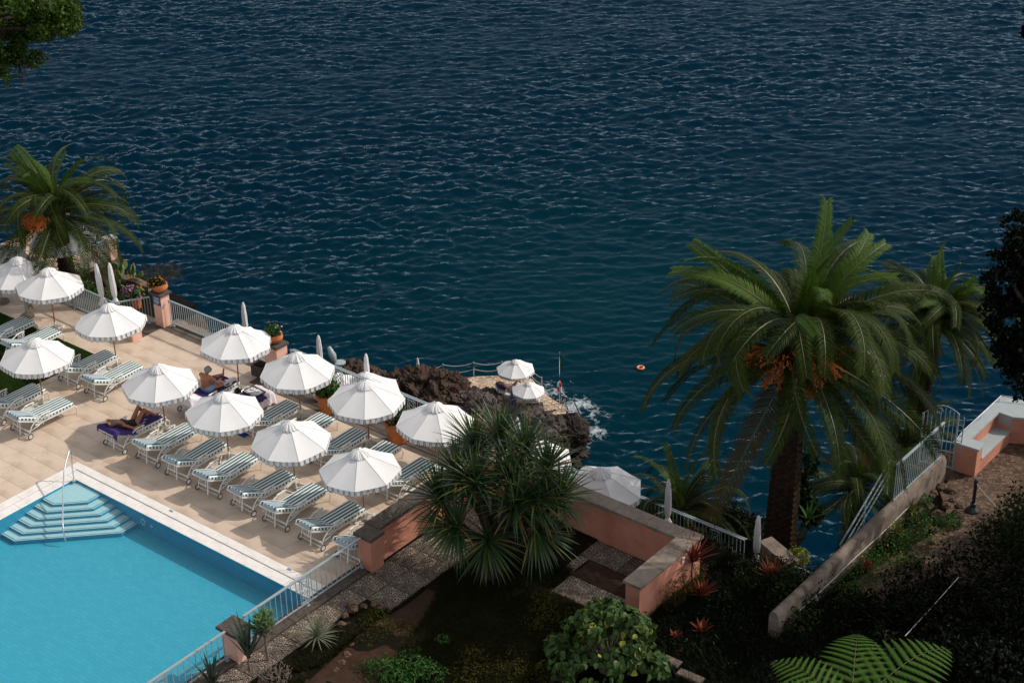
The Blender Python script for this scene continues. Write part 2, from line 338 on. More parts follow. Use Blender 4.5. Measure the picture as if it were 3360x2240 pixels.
# ================================================================== sea
SEA = -27.5
def make_sea():
    N, dx = 800, .185; L = N * dx
    k1 = np.fft.fftfreq(N, d=dx) * 2 * np.pi; kx, ky = np.meshgrid(k1, k1, indexing='ij'); k = np.hypot(kx, ky); k[0, 0] = 1
    rng = np.random.default_rng(5)
    def spec(V, wd, p, spread, amp):
        Lw = V * V / 9.81; w = np.array([math.cos(wd), math.sin(wd)])
        c = (kx * w[0] + ky * w[1]) / k
        P = np.exp(-1 / (k * Lw) ** 2) / k ** p * np.abs(c) ** spread * np.exp(-(k * .085) ** 2)
        P[0, 0] = 0
        h = (rng.normal(size=(N, N)) + 1j * rng.normal(size=(N, N))) * np.sqrt(P)
        z = np.fft.ifft2(h).real; return h * (amp / z.std())
    # u = right, v = heading ; waves run mostly along v
    H = spec(1.55, math.radians(98), 4.0, 8.0, .047) + spec(1.25, math.radians(76), 3.9, 8, .027) + spec(1.1, math.radians(116), 3.8, 6, .018) + spec(3.0, math.radians(82), 4.4, 3, .040)
    z = np.fft.ifft2(H).real
    du = np.fft.ifft2(-1j * kx / k * H).real; dv = np.fft.ifft2(-1j * ky / k * H).real
    u = (np.arange(N) - N / 2) * dx; v = 44 + np.arange(N) * dx
    U, Vv = np.meshgrid(u, v, indexing='ij')
    edge = np.minimum.reduce([U - u[0], u[-1] - U, Vv - v[0], v[-1] - Vv]); fade = np.clip(edge / 5, 0, 1)
    # gusts: rougher and calmer stretches
    g = np.zeros((N, N)); kk = k.copy(); G = (rng.normal(size=(N, N)) + 1j * rng.normal(size=(N, N))) * np.exp(-(kk * 7) ** 2); g = np.fft.ifft2(G).real; g = g / g.std()
    fade = fade * np.clip(1 + .30 * g, .40, 1.5)
    lam = -.5; skew = 2.2
    u_ = U + lam * du * fade; v_ = Vv + (lam * dv + skew * z) * fade; z_ = z * fade
    X = CPOS.x + RIGHT.x * u_ + HEAD.x * v_; Y = CPOS.y + RIGHT.y * u_ + HEAD.y * v_
    V = np.stack([X, Y, SEA + z_], -1).reshape(-1, 3)
    I = np.arange(N * N).reshape(N, N)
    F = np.stack([I[:-1, :-1], I[1:, :-1], I[1:, 1:], I[:-1, 1:]], -1).reshape(-1, 4)
    # open water round the fine patch, out to the horizon
    B = 5000.0; c = [(u[0], v[0]), (u[-1], v[0]), (u[-1], v[-1]), (u[0], v[-1])]
    o = [(-B, -B), (B, -B), (B, B), (-B, B)]
    ext = [(CPOS.x + RIGHT.x * a + HEAD.x * b, CPOS.y + RIGHT.y * a + HEAD.y * b, SEA) for a, b in c + o]
    n0 = len(V); V = np.vstack([V, np.array(ext)])
    F = np.vstack([F, np.array([[n0 + i, n0 + 4 + i, n0 + 4 + (i + 1) % 4, n0 + (i + 1) % 4] for i in range(4)])])
    me = np_mesh('sea', V, F, 'sea', smooth=True)
    # where white water lies (breaking on the rocks) and where the bottom is shallow
    foam = np.zeros(len(V), np.float32); shal = np.zeros(len(V), np.float32)
    for (px, py, r, a) in FOAM:
        p = un(px, py, SEA); d = np.hypot(V[:, 0] - p.x, V[:, 1] - p.y); foam = np.maximum(foam, a * np.clip(1 - d / r, 0, 1))
    for (px, py, r, a) in SHALLOW:
        p = un(px, py, SEA); d = np.hypot(V[:, 0] - p.x, V[:, 1] - p.y); shal = np.maximum(shal, a * np.clip(1 - d / r, 0, 1))
    for nm, arr in (('foam', foam), ('shallow', shal)):
        at = me.attributes.new(nm, 'FLOAT', 'POINT'); at.data.foreach_set('value', arr)
    o = link('sea', me); struct(o); return o
FOAM = [(1800, 1280, 4.2, .75), (1885, 1330, 3.2, .95), (1925, 1400, 3.4, .9), (1905, 1450, 2.6, .8), (1945, 1360, 3.6, .7), (1870, 1500, 2.5, .5), (1790, 1240, 3.5, .55), (1600, 1225, 4, .45), (1530, 1225, 3, .35),
        (1980, 1430, 3.6, .55), (1900, 1560, 2.6, .45), (1960, 1300, 5, .35), (2120, 1235, 1.2, .4)]
SHALLOW = [(1850, 1350, 22, .6), (1950, 1000, 30, .7), (2000, 1250, 20, .4), (1500, 1150, 20, .3)]
m, nt, n, l, b = _mat('sea')
b.inputs['Roughness'].default_value = .15; b.inputs['IOR'].default_value = 1.333; b.inputs['Specular IOR Level'].default_value = 0.0
tc = n.new('ShaderNodeTexCoord')
a1 = n.new('ShaderNodeAttribute'); a1.attribute_name = 'foam'; a2 = n.new('ShaderNodeAttribute'); a2.attribute_name = 'shallow'
nz = n.new('ShaderNodeTexNoise'); nz.inputs['Scale'].default_value = .06; nz.inputs['Detail'].default_value = 3; l.new(tc.outputs['Object'], nz.inputs['Vector'])
c0 = n.new('ShaderNodeMix'); c0.data_type = 'RGBA'; c0.inputs['A'].default_value = (.0005, .0120, .0262, 1); c0.inputs['B'].default_value = (.0005, .0138, .0278, 1); l.new(nz.outputs['Fac'], c0.inputs['Factor'])
c1 = n.new('ShaderNodeMix'); c1.data_type = 'RGBA'; c1.inputs['B'].default_value = (.0008, .023, .030, 1); l.new(a2.outputs['Fac'], c1.inputs['Factor']); l.new(c0.outputs['Result'], c1.inputs['A'])
# foam: broken lace, denser where the attribute is high
wz = n.new('ShaderNodeTexNoise'); wz.inputs['Scale'].default_value = .9; wz.inputs['Detail'].default_value = 4; l.new(tc.outputs['Object'], wz.inputs['Vector'])
va = n.new('ShaderNodeVectorMath'); va.operation = 'MULTIPLY_ADD'; va.inputs[1].default_value = (3.0, 3.0, 0); l.new(wz.outputs['Color'], va.inputs[0]); l.new(tc.outputs['Object'], va.inputs[2])
vo = n.new('ShaderNodeTexVoronoi'); vo.feature = 'DISTANCE_TO_EDGE'; vo.inputs['Scale'].default_value = 1.5; l.new(va.outputs[0], vo.inputs['Vector'])
fz = n.new('ShaderNodeTexNoise'); fz.inputs['Scale'].default_value = 1.1; fz.inputs['Detail'].default_value = 8; fz.inputs['Roughness'].default_value = .7; l.new(tc.outputs['Object'], fz.inputs['Vector'])
lace = n.new('ShaderNodeMapRange'); lace.inputs[1].default_value = .16; lace.inputs[2].default_value = .0; lace.inputs[3].default_value = 0; lace.inputs[4].default_value = .16; l.new(vo.outputs['Distance'], lace.inputs[0])
s1 = n.new('ShaderNodeMath'); s1.operation = 'ADD'; l.new(lace.outputs[0], s1.inputs[0]); l.new(fz.outputs['Fac'], s1.inputs[1])
s2 = n.new('ShaderNodeMath'); s2.operation = 'MULTIPLY_ADD'; s2.inputs[1].default_value = .75; l.new(a1.outputs['Fac'], s2.inputs[0]); l.new(s1.outputs[0], s2.inputs[2])
fm = n.new('ShaderNodeMapRange'); fm.inputs[1].default_value = 1.04; fm.inputs[2].default_value = 1.36; l.new(s2.outputs[0], fm.inputs[0])
gate = n.new('ShaderNodeMath'); gate.operation = 'GREATER_THAN'; gate.inputs[1].default_value = .01; l.new(a1.outputs['Fac'], gate.inputs[0])
fg = n.new('ShaderNodeMath'); fg.operation = 'MULTIPLY'; l.new(fm.outputs[0], fg.inputs[0]); l.new(gate.outputs[0], fg.inputs[1])
c2 = n.new('ShaderNodeMix'); c2.data_type = 'RGBA'; c2.inputs['B'].default_value = (.50, .54, .56, 1); l.new(fg.outputs[0], c2.inputs['Factor']); l.new(c1.outputs['Result'], c2.inputs['A'])
l.new(c2.outputs['Result'], b.inputs['Base Color'])
rr = n.new('ShaderNodeMapRange'); rr.inputs[3].default_value = .15; rr.inputs[4].default_value = .8; l.new(fg.outputs[0], rr.inputs[0]); l.new(rr.outputs[0], b.inputs['Roughness'])
mp = n.new('ShaderNodeMapping'); mp.inputs['Rotation'].default_value = (0, 0, math.atan2(RIGHT.y, RIGHT.x) * -1); mp.inputs['Scale'].default_value = (2.2, 4.2, 1); l.new(tc.outputs['Object'], mp.inputs['Vector'])
bn = n.new('ShaderNodeTexNoise'); bn.inputs['Scale'].default_value = 1.0; bn.inputs['Detail'].default_value = 5; bn.inputs['Roughness'].default_value = .6; l.new(mp.outputs[0], bn.inputs['Vector'])
bp = n.new('ShaderNodeBump'); bp.inputs['Strength'].default_value = .42; bp.inputs['Distance'].default_value = .10; l.new(bn.outputs['Fac'], bp.inputs['Height']); l.new(bp.outputs[0], b.inputs['Normal'])
gl = n.new('ShaderNodeBsdfGlossy'); gl.inputs['Color'].default_value = (.70, .88, 1.0, 1); gl.inputs['Roughness'].default_value = .14; l.new(bp.outputs[0], gl.inputs['Normal'])
lw = n.new('ShaderNodeLayerWeight'); lw.inputs[0].default_value = .5; l.new(bp.outputs[0], lw.inputs['Normal'])
pw = n.new('ShaderNodeMath'); pw.operation = 'POWER'; pw.inputs[1].default_value = 7.0; l.new(lw.outputs['Facing'], pw.inputs[0])
k9 = n.new('ShaderNodeMath'); k9.operation = 'MULTIPLY'; k9.inputs[1].default_value = .48; l.new(pw.outputs[0], k9.inputs[0])
mx = n.new('ShaderNodeMixShader'); l.new(k9.outputs[0], mx.inputs[0]); l.new(b.outputs[0], mx.inputs[1]); l.new(gl.outputs[0], mx.inputs[2]); l.new(mx.outputs[0], n['Material Output'].inputs[0])
make_sea()

# ================================================================== cliff and terrain sheets
def cliff():
    xs = np.linspace(-60, 60, 121); ts = np.linspace(0, 1, 26); V = []
    def edge(x):
        pts = [(-60, 9.0), (-14, 9.4), (-10.5, 10.0), (-7.0, 9.4), (-4.5, 8.75), (-2, 10.9), (13.6, 10.9), (14.2, 12.9), (17.4, 12.9), (17.9, 10.5), (19.3, 10.3), (19.9, 15.9), (20.4, 19.2), (24, 20.5), (60, 30)]
        return np.interp(x, [p[0] for p in pts], [p[1] for p in pts])
    def top(x): return np.interp(x, [-60, -7, -4.5, -2.2, 12, 14, 17.9, 19.3, 19.9, 60], [-1.2, -1.2, -.4, -2.25, -2.25, -2.3, -2.3, -2.3, -.15, -.15])
    for x in xs:
        for t in ts:
            z = lerp(top(x), -29.5, t); nzv = mnoise.fractal(Vector((x * .35, z * .3, 3)), 1.0, 2.0, 5)
            V.append((x + .3 * nzv, edge(x) + (t * 27) * .10 + (nzv * 1.1 - .3) * min(1, t * 5) - .5 * (t == 0), z))
    n = len(ts); F = [(i * n + j, i * n + j + 1, (i + 1) * n + j + 1, (i + 1) * n + j) for i in range(len(xs) - 1) for j in range(n - 1)]
    o = link('cliff', np_mesh('cliff', V, F, 'rock_dark', smooth=False)); struct(o)
cliff()

# ------------------------------------------------------------------ pool deck: bedding sheet and single slabs
def rect_sub(R, holes):
    out = [R]
    for h in holes:
        nx = []
        for r in out:
            x0, y0, x1, y1 = max(r[0], h[0]), max(r[1], h[1]), min(r[2], h[2]), min(r[3], h[3])
            if x1 - x0 < 1e-6 or y1 - y0 < 1e-6: nx.append(r); continue
            if r[1] < y0: nx.append((r[0], r[1], r[2], y0))
            if y1 < r[3]: nx.append((r[0], y1, r[2], r[3]))
            if r[0] < x0: nx.append((r[0], y0, x0, y1))
            if x1 < r[2]: nx.append((x1, y0, r[2], y1))
        out = nx
    return out
DECK = [(-18, -16, -4.86, 6.74), (-4.86, -16, .30, 7.60), (.30, -16, 10.05, 6.80)]
HOLES = [(-.31, -16, 10.06, .31), (-18, .62, -5.15, 5.02)]
mb = MB()
for R in DECK:
    for r in rect_sub(R, HOLES): mb.box((r[0], r[1], -.30), (r[2], r[3], -.007))
deck = struct(mb.build('pool_deck', 'joint'))
def px_of(p):
    v = Vector(p) - CPOS; d = v.dot(FW); return PW / 2 + FPX * v.dot(CR) / d, PH / 2 - FPX * v.dot(CU) / d
def inframe(p, m=160):
    x, y = px_of(p); return -m < x < PW + m and -m < y < PH + m
def slab_mesh(w, h, mat, cache={}):
    key = (round(w, 2), round(h, 2), mat)
    if key not in cache:
        b_ = MB().box((-w / 2 + .0022, -h / 2 + .0022, -.03), (w / 2 - .0022, h / 2 - .0022, 0), bev=.002); cache[key] = b_.mesh('paving_slab', mat)
    return cache[key]
SX, SY = 1.22, .613
j = 0
for jr in range(-26, 13):
    y0 = .20 + jr * SY
    off = (.0, .61, .2, .8)[jr % 4]
    for ir in range(-16, 10):
        x0 = 4.88 + off + ir * SX
        for R in DECK:
            c0_ = (max(x0, R[0]), max(y0, R[1]), min(x0 + SX, R[2]), min(y0 + SY, R[3]))
            if c0_[2] - c0_[0] < .04 or c0_[3] - c0_[1] < .04: continue
            for r in rect_sub(c0_, HOLES):
                w, h = r[2] - r[0], r[3] - r[1]
                ctr = ((r[0] + r[2]) / 2, (r[1] + r[3]) / 2, 0)
                if w < .05 or h < .05 or not inframe(ctr): continue
                mt = random.choice(['slab', 'slab_b', 'slab_c', 'slab_d', 'slab', 'slab_d'])
                o = link('paving_slab', slab_mesh(w, h, mt), deck, (ctr[0], ctr[1], random.uniform(-.0015, .0)))
# drain holes drilled through some slabs, in staggered double rows of six
for (px, py) in [(130, 1496), (18, 1552), (237, 1435), (310, 1391), (431, 1334), (780, 1425), (355, 1385)]:
    p = un(px, py)
    m_ = MB()
    for q in range(6):
        m_.lathe([(.011, .0), (.011, .0022), (0, .0022)], 8, (p.x + (.05 if q % 2 else -.05), p.y - .25 + q * .1, 0))
    m_.build('drain_holes', 'gutter', deck)

# basalt walk along the sea edge
mb = MB()
mb.box((-18, 6.74, -.4), (-4.86, 8.0, -.004)); mb.box((-4.86, 7.60, -.4), (.30, 8.36, -.004)); mb.box((.30, 6.80, -.4), (9.94, 8.36, -.004))
struct(mb.build('basalt_walk', 'basalt_floor'))
mb = MB(); mb.box((-4.7, 8.02, -.1), (9.9, 8.30, .075), bev=.02); o = mb.build('low_kerb', 'tan_stone'); struct(o)
# retaining wall under the deck edge
mb = MB(); mb.box((-4.86, 8.36, -3), (10.6, 8.50, -.02)); mb.box((-4.98, 8.0, -3), (-4.86, 8.5, -.02)); struct(mb.build('retaining_wall', 'old_wall'))

# lawn
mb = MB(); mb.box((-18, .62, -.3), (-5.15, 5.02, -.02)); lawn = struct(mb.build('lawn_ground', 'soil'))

# ------------------------------------------------------------------ pool
pool = struct(bpy.data.objects.new('swimming_pool', None)); COL.objects.link(pool)
PX0, PX1, PY0, PY1, WZ, FZ = .37, 10.05, -.37, -13.0, -.05, -.60
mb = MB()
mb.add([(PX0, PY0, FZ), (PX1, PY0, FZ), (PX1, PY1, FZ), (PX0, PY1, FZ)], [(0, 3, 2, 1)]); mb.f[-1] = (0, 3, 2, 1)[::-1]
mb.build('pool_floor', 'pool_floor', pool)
def wall_panel(p, q, z0, z1, mat, name='pool_wall'):
    # local X along the wall, local Y up, so the tile pattern lies in the wall's plane
    d = Vector((q[0] - p[0], q[1] - p[1], 0)); L_ = d.length; d.normalize()
    b_ = MB().add([(0, 0, 0), (L_, 0, 0), (L_, z1 - z0, 0), (0, z1 - z0, 0)], [(0, 1, 2, 3)])
    o = b_.build(name, mat, pool); nrm = d.cross(Vector((0, 0, 1)))
    o.matrix_local = Matrix(((d.x, 0, nrm.x, p[0]), (d.y, 0, nrm.y, p[1]), (0, 1, 0, z0), (0, 0, 0, 1)))
    return o
wall_panel((PX0, PY0), (PX1, PY0), FZ, -.012, 'pool_wall'); wall_panel((PX0, PY1), (PX0, PY0), FZ, -.012, 'pool_wall')
wall_panel((PX1, PY0), (PX1, PY1), FZ, -.012, 'pool_wall'); wall_panel((PX1, PY1), (PX0, PY1), FZ, -.012, 'pool_wall')
# corner steps: six treads, each a square with its inner corner cut off
NS = 6
for i in range(NS):
    s = 1.20 + .305 * i; c_ = .50 + .218 * i; z = -.085 - .078 * i
    poly = [(PX0, PY0), (PX0, PY0 - s), (PX0 + s - c_ * 1.34, PY0 - s), (PX0 + s, PY0 - s + c_ * 1.34), (PX0 + s, PY0)]
    if i == 0: poly = [(PX0, PY0), (PX0, PY0 - s), (PX0 + .50, PY0 - s), (PX0 + s, PY0 - .50), (PX0 + s, PY0)]
    zz0 = FZ
    st = MB(); st.prism(poly[::-1] if False else poly, zz0 + .002 * i, z)
    # top tiles pale, risers blue
    o = st.mesh('pool_step', ['pool_step', 'pool_wall'])
    for p_ in o.polygons: p_.material_index = 0 if abs(p_.normal.z) > .5 else 1
    so = link('step', o, pool)
    e = poly[1:]
    ln = MB()
    cx, cy = PX0, PY0
    path = [Vector((x, y, z + .003)) for x, y in e]
    k = (s - .055) / s
    path = [Vector((PX0 + (p.x - PX0) * k, PY0 + (p.y - PY0) * k, p.z)) for p in path]
    for a_, b_ in zip(path[:-1], path[1:]):
        d_ = (b_ - a_).normalized(); w_ = d_.cross(Vector((0, 0, 1))) * .011
        ln.add([a_ - w_, b_ - w_, b_ + w_, a_ + w_], [(0, 1, 2, 3)])
    ln.build('grip_line', 'step_line', so)
# coping: white stones either side of an overflow slot
def strip(x0, y0, x1, y1, step, ax, name='coping_stone', z1=.0, mat='coping'):
    n_ = max(1, round(((x1 - x0) if ax == 0 else (y1 - y0)) / step))
    for i in range(n_):
        if ax == 0: a_, b_ = (lerp(x0, x1, i / n_), y0), (lerp(x0, x1, (i + 1) / n_), y1)
        else: a_, b_ = (x0, lerp(y0, y1, i / n_)), (x1, lerp(y0, y1, (i + 1) / n_))
        c_ = ((a_[0] + b_[0]) / 2, (a_[1] + b_[1]) / 2, 0)
        if not inframe(c_): continue
        w, h = b_[0] - a_[0], b_[1] - a_[1]
        link(name, MB().box((-w / 2 + .002, -h / 2 + .002, -.10), (w / 2 - .002, h / 2 - .002, z1), bev=.006).mesh(name, mat), pool, c_)
G = .016
strip(-.31, G, 10.03, .31, 1.0, 0); strip(.37 - .37 + G, -.37, 10.03, -G, 1.0, 0, z1=-.004)
strip(-.31, -13, -G, G, 1.0, 1); strip(G, -13, .37, -.37, 1.0, 1, z1=-.004)
mb = MB(); mb.box((-.3, -G, -.2), (10.03, G, -.055)); mb.box((-G, -13, -.2), (G, G, -.056)); mb.build('overflow_slot', 'gutter', pool)
for (px, py) in [(562, 1676), (949, 1867)]:     # small printed depth plates let into the coping
    p = un(px, py); b_ = MB().box((-.085, -.05, 0), (.085, .05, .003)); po = b_.build('depth_plate', 'sign_white', pool, loc=(p.x, p.y, 0))
    k_ = MB()
    for q in range(5): k_.box((-.07 + q * .028, -.035, .003), (-.05 + q * .028, .035, .0042))
    k_.build('depth_marking', 'sign_blue', po)
wb = MB(); nx_, ny_ = 2, 2
wb.add([(PX0, PY0, WZ), (PX1, PY0, WZ), (PX1, PY1, WZ), (PX0, PY1, WZ)], [(3, 2, 1, 0)][::1])
wb.build('pool_water', 'pool_water', pool)
for px, py in [(473, 1710), (505, 1721)]:       # inlet rings in the pool wall
    p = un(px, py, -.30); r_ = .09 if px < 490 else .04
    pts = [(p.x + r_ * math.cos(t), PY0 - .006, -.30 + r_ * math.sin(t)) for t in np.linspace(0, 2 * math.pi, 17)]
    MB().tube(pts, .008, 6, cap=False).build('inlet_ring', 'coping', pool)

# kerb at the pool's garden end
mb = MB()
for i in range(9): mb.box((10.065, 1.44 - 1.4 * (i + 1) + .002, -.7), (10.52, 1.44 - 1.4 * i - .002, .04), bev=.012)
struct(mb.build('pool_kerb', 'basalt'))

# ------------------------------------------------------------------ lower sea terrace, garden ground
mb = MB(); mb.box((-3.5, 8.50, -2.6), (19.3, 10.6, -2.0)); struct(mb.build('lower_terrace', 'basalt_floor'))
def ground(name, x0, y0, x1, y1, nx, ny, zf, mat):
    xs = np.linspace(x0, x1, nx); ys = np.linspace(y0, y1, ny)
    V = [(x, y, zf(x, y)) for x in xs for y in ys]
    F = [(i * ny + j, (i + 1) * ny + j, (i + 1) * ny + j + 1, i * ny + j + 1) for i in range(nx - 1) for j in range(ny - 1)]
    return struct(link(name, np_mesh(name, V, F, mat, smooth=True)))
def gz(x, y):
    b_ = .09 * mnoise.noise(Vector((x * .7, y * .7, 0))) + .04 * mnoise.noise(Vector((x * 2.1, y * 2.1, 4)))
    inb = min(1, max(0, (x - 12.2) * 1.5)) if y > .4 else min(1, max(0, (x - 11.5) * 1.2))
    return -.035 + (b_ + .10) * inb * (1 if not (14.6 < x < 17.6 and y > 3.6) else .1)
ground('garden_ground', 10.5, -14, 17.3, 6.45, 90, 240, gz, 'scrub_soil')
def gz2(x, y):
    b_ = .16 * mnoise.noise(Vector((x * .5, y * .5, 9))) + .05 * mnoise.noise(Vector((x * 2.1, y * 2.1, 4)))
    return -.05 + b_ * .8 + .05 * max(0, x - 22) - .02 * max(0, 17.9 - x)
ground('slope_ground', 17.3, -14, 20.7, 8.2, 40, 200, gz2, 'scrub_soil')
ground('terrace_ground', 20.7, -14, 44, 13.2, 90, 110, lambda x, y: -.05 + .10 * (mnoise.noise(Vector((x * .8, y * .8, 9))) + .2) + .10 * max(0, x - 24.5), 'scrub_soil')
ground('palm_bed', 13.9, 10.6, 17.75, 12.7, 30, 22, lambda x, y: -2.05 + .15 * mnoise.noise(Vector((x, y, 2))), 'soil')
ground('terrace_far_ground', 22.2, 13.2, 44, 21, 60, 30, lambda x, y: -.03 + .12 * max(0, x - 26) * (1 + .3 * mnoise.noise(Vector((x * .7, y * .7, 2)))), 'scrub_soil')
# cobbled path of the look-out
mb = MB(); mb.prism([(19.9, 15.0), (20.97, 15.0), (20.97, 14.4), (21.6, 13.6), (21.9, 12.4), (21.5, 10.8), (21.2, 9.0), (22.3, 8.2), (23.3, 9.8), (24.2, 12.0), (25.6, 14.2), (29, 17.0), (29, 18.8), (21.0, 18.6), (19.9, 15.9)], -.4, .022); struct(mb.build('cobbled_path', 'cobble_path'))
# dirt path through the bed
P_ = [un(*q) for q in ((1000, 2250), (1130, 2140), (1240, 2050), (1330, 1985), (1400, 1930))]; Q_ = [un(*q) for q in ((1280, 2250), (1300, 2170), (1350, 2090), (1400, 2020), (1440, 1950))]
V = []; 
for a_, b_ in zip(P_, Q_):
    for t in np.linspace(0, 1, 6): p = a_.lerp(b_, t); V.append((p.x, p.y, max(gz(p.x, p.y), -.02) + .012))
F = [(i * 6 + j, i * 6 + j + 1, (i + 1) * 6 + j + 1, (i + 1) * 6 + j) for i in range(4) for j in range(5)]
struct(link('dirt_path', np_mesh('dirt_path', V, F, 'dirt', smooth=True)))
# bare earth square by the wall
mb = MB(); mb.prism([(15.0, 4.72), (16.98, 4.70), (16.98, 5.52), (15.0, 5.54)], -.2, -.004); struct(mb.build('bare_earth', 'dirt'))

# pebble paving slabs along the garden walls
pav = struct(MB().box((10.53, -5.8, -.3), (11.3, 6.43, -.05)).box((11.3, .55, -.3), (12.16, 6.43, -.051)).box((12.16, 4.72, -.3), (17.2, 6.43, -.052)).build('pebble_paving', 'dirt'))
def pslab(x0, y0, x1, y1, mat='pebble_paver', dz=0.0):
    w, h = x1 - x0, y1 - y0
    link('pebble_slab', MB().box((-w / 2 + .008, -h / 2 + .008, -.08), (w / 2 - .008, h / 2 - .008, 0), bev=.006).mesh('pebble_slab', mat), pav, ((x0 + x1) / 2, (y0 + y1) / 2, dz))
ys = [.58 + .83 * i for i in range(-8, 8)]
for i, y in enumerate(ys[:-1]):
    y2 = min(ys[i + 1], 6.42)
    if y2 - y < .1: continue
    pslab(10.54, y, 11.3, y2, dz=random.uniform(-.012, 0))
    if y > .5: pslab(11.3, y - .02, 12.15, y2 - .02, dz=random.uniform(-.015, .0))
xs = [12.16 + .92 * i for i in range(6)]
for i, x in enumerate(xs):
    x2 = min(x + .92, 17.15)
    pslab(x, 5.57, x2, 6.42, 'pebble_paver' if x < 15.6 else 'pebble_shaded', random.uniform(-.012, 0))
    if x < 14.5: pslab(x, 4.73, min(x2, 14.95), 5.57, dz=random.uniform(-.012, 0))
pslab(14.98, 3.80, 15.85, 4.70); pslab(15.85, 3.80, 16.7, 4.70); pslab(16.98, 4.72, 17.18, 5.57, 'pebble_shaded'); pslab(16.7, 3.9, 17.2, 4.70, 'pebble_shaded')
# ================================================================== railings
def obar(mb, p, q, w, h, mi=0):
    """square bar from p to q, w wide (horizontal), h high"""
    p, q = Vector(p), Vector(q); d = (q - p).normalized()
    a = d.cross(Vector((0, 0, 1)))
    a = Vector((1, 0, 0)) if a.length < 1e-4 else a.normalized()
    u_ = a.cross(d).normalized(); a = a * w / 2; u_ = u_ * h / 2
    vs = [p - a - u_, p + a - u_, p + a + u_, p - a + u_, q - a - u_, q + a - u_, q + a + u_, q - a + u_]
    return mb.add(vs, [(0, 1, 2, 3), (7, 6, 5, 4), (0, 4, 5, 1), (1, 5, 6, 2), (2, 6, 7, 3), (3, 7, 4, 0)], mi)
BARCACHE = {}
def railing(label, p0, p1, z0, z1, spacing=.105, orn=(), name='railing', double=False, zb=.10, mat='rail_paint', hook0=False, hook1=False, topw=.055, cat='railing'):
    """p0,p1 ground points (x,y); z0,z1 heights of the floor and of the hand rail"""
    P0, P1 = Vector((p0[0], p0[1], z0)), Vector((p1[0], p1[1], z0)); d = P1 - P0; L_ = d.length; d.normalize(); ang = math.atan2(d.y, d.x)
    t = thing(name, label, cat, P0, ang); H = z1 - z0
    b_ = MB(); obar(b_, (0, 0, H), (L_, 0, H), topw, .035)
    if hook0: obar(b_, (.0, 0, H - .0), (.0, 0, H - .09), topw, .03)
    if hook1: obar(b_, (L_, 0, H), (L_, 0, H - .09), topw, .03)
    b_.build('top_rail', mat, t)
    if double: b2 = MB(); obar(b2, (0, .13, H - .04), (L_, .13, H - .04), .04, .03); b2.build('outer_rail', mat, t)
    b_ = MB(); obar(b_, (0, 0, zb), (L_, 0, zb), .035, .03)
    n_f = max(2, int(L_ / 1.9) + 1)
    for i in range(n_f): x = lerp(.12, L_ - .12, i / (n_f - 1)); b_.box((x - .02, -.02, 0), (x + .02, .02, zb)); b_.box((x - .05, -.045, 0), (x + .05, .045, .008))
    b_.build('bottom_rail', mat, t)
    key = (round(H, 2), zb, mat)
    if key not in BARCACHE:
        BARCACHE[key] = MB().box((-.0085, -.0085, zb), (.0085, .0085, H - .01)).mesh('bar', mat)
    n_ = max(1, int(round(L_ / spacing)))
    for i in range(n_ + 1):
        x = L_ * i / n_
        if any(abs(x - q) < .17 for q in orn): continue
        link('bar', BARCACHE[key], t, (x, 0, 0))
    for q in orn: ornament(t, q, H, zb, mat)
    return t
def ornament(t, x, H, zb, mat):
    """wrought panel: four uprights, a cross bar and a web of links with rings at the joints"""
    o = MB()
    for dx in (-.16, -.10, .10, .16): obar(o, (x + dx, 0, zb), (x + dx, 0, H - .01), .017, .017)
    for z in (zb + .07, H - .09): obar(o, (x - .16, 0, z), (x + .16, 0, z), .02, .03)
    z = zb + .14; k = 0
    while z < H - .22:
        for s in (-1, 1):
            a_ = (x, 0, z); c_ = (x + s * .085, 0, z + .075); e_ = (x, 0, z + .15)
            o.tube([a_, c_], .008, 5); o.tube([c_, e_], .008, 5)
            o.tube([(x + s * .085 + .024 * math.cos(q), 0, z + .075 + .024 * math.sin(q)) for q in np.linspace(0, 6.283, 9)], .008, 5, cap=False)
        o.tube([(x + .02 * math.cos(q), 0, z + .02 * math.sin(q)) for q in np.linspace(0, 6.283, 9)], .008, 5, cap=False)
        z += .15
    o.build('ornament_panel', mat, t)

def pillar(label, x0, y0, x1, y1, z0, z1, mat, capmat, over=.07, capt=.08, name='gate_pillar'):
    t = thing(name, label, 'pillar', ((x0 + x1) / 2, (y0 + y1) / 2, z0)); w, h = (x1 - x0) / 2, (y1 - y0) / 2; H = z1 - z0
    MB().box((-w, -h, -.02), (w, h, H - capt - .002), bev=.012).build('shaft', mat, t)
    MB().box((-w - over, -h - over, H - capt), (w + over, h + over, H), bev=.012).build('cap_stone', capmat, t)
    return t

railing('pale blue railing along the sea edge between the two potted pink pillars', (-4.70, 7.95), (.58, 7.95), 0.04, .99, orn=(3.15,), hook0=True)
railing('pale blue railing along the sea edge running right from the middle potted pillar', (1.18, 7.95), (9.9, 7.95), 0.04, .99, orn=(2.1, 5.2), hook0=True, double=True)
railing('pale blue railing in front of the cactus bed, left of the bending railing', (-13.2, 6.90), (-6.05, 6.72), 0.0, .98, orn=(4.62,))
railing('short pale railing from the cactus bed corner to the pink pillar with sign', (-6.02, 6.72), (-5.42, 7.72), 0.0, 1.0, spacing=.10)
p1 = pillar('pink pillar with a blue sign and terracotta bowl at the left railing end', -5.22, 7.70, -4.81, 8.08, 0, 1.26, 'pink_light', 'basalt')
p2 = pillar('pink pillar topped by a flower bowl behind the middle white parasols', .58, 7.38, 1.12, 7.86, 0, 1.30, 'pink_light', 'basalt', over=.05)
p1s = MB().box((-.20, -.003, -.16), (.20, .006, .16)); sg = p1s.build('sign_plate', 'sign_blue', p1, loc=(-.0, -.199, .98))
k_ = MB()
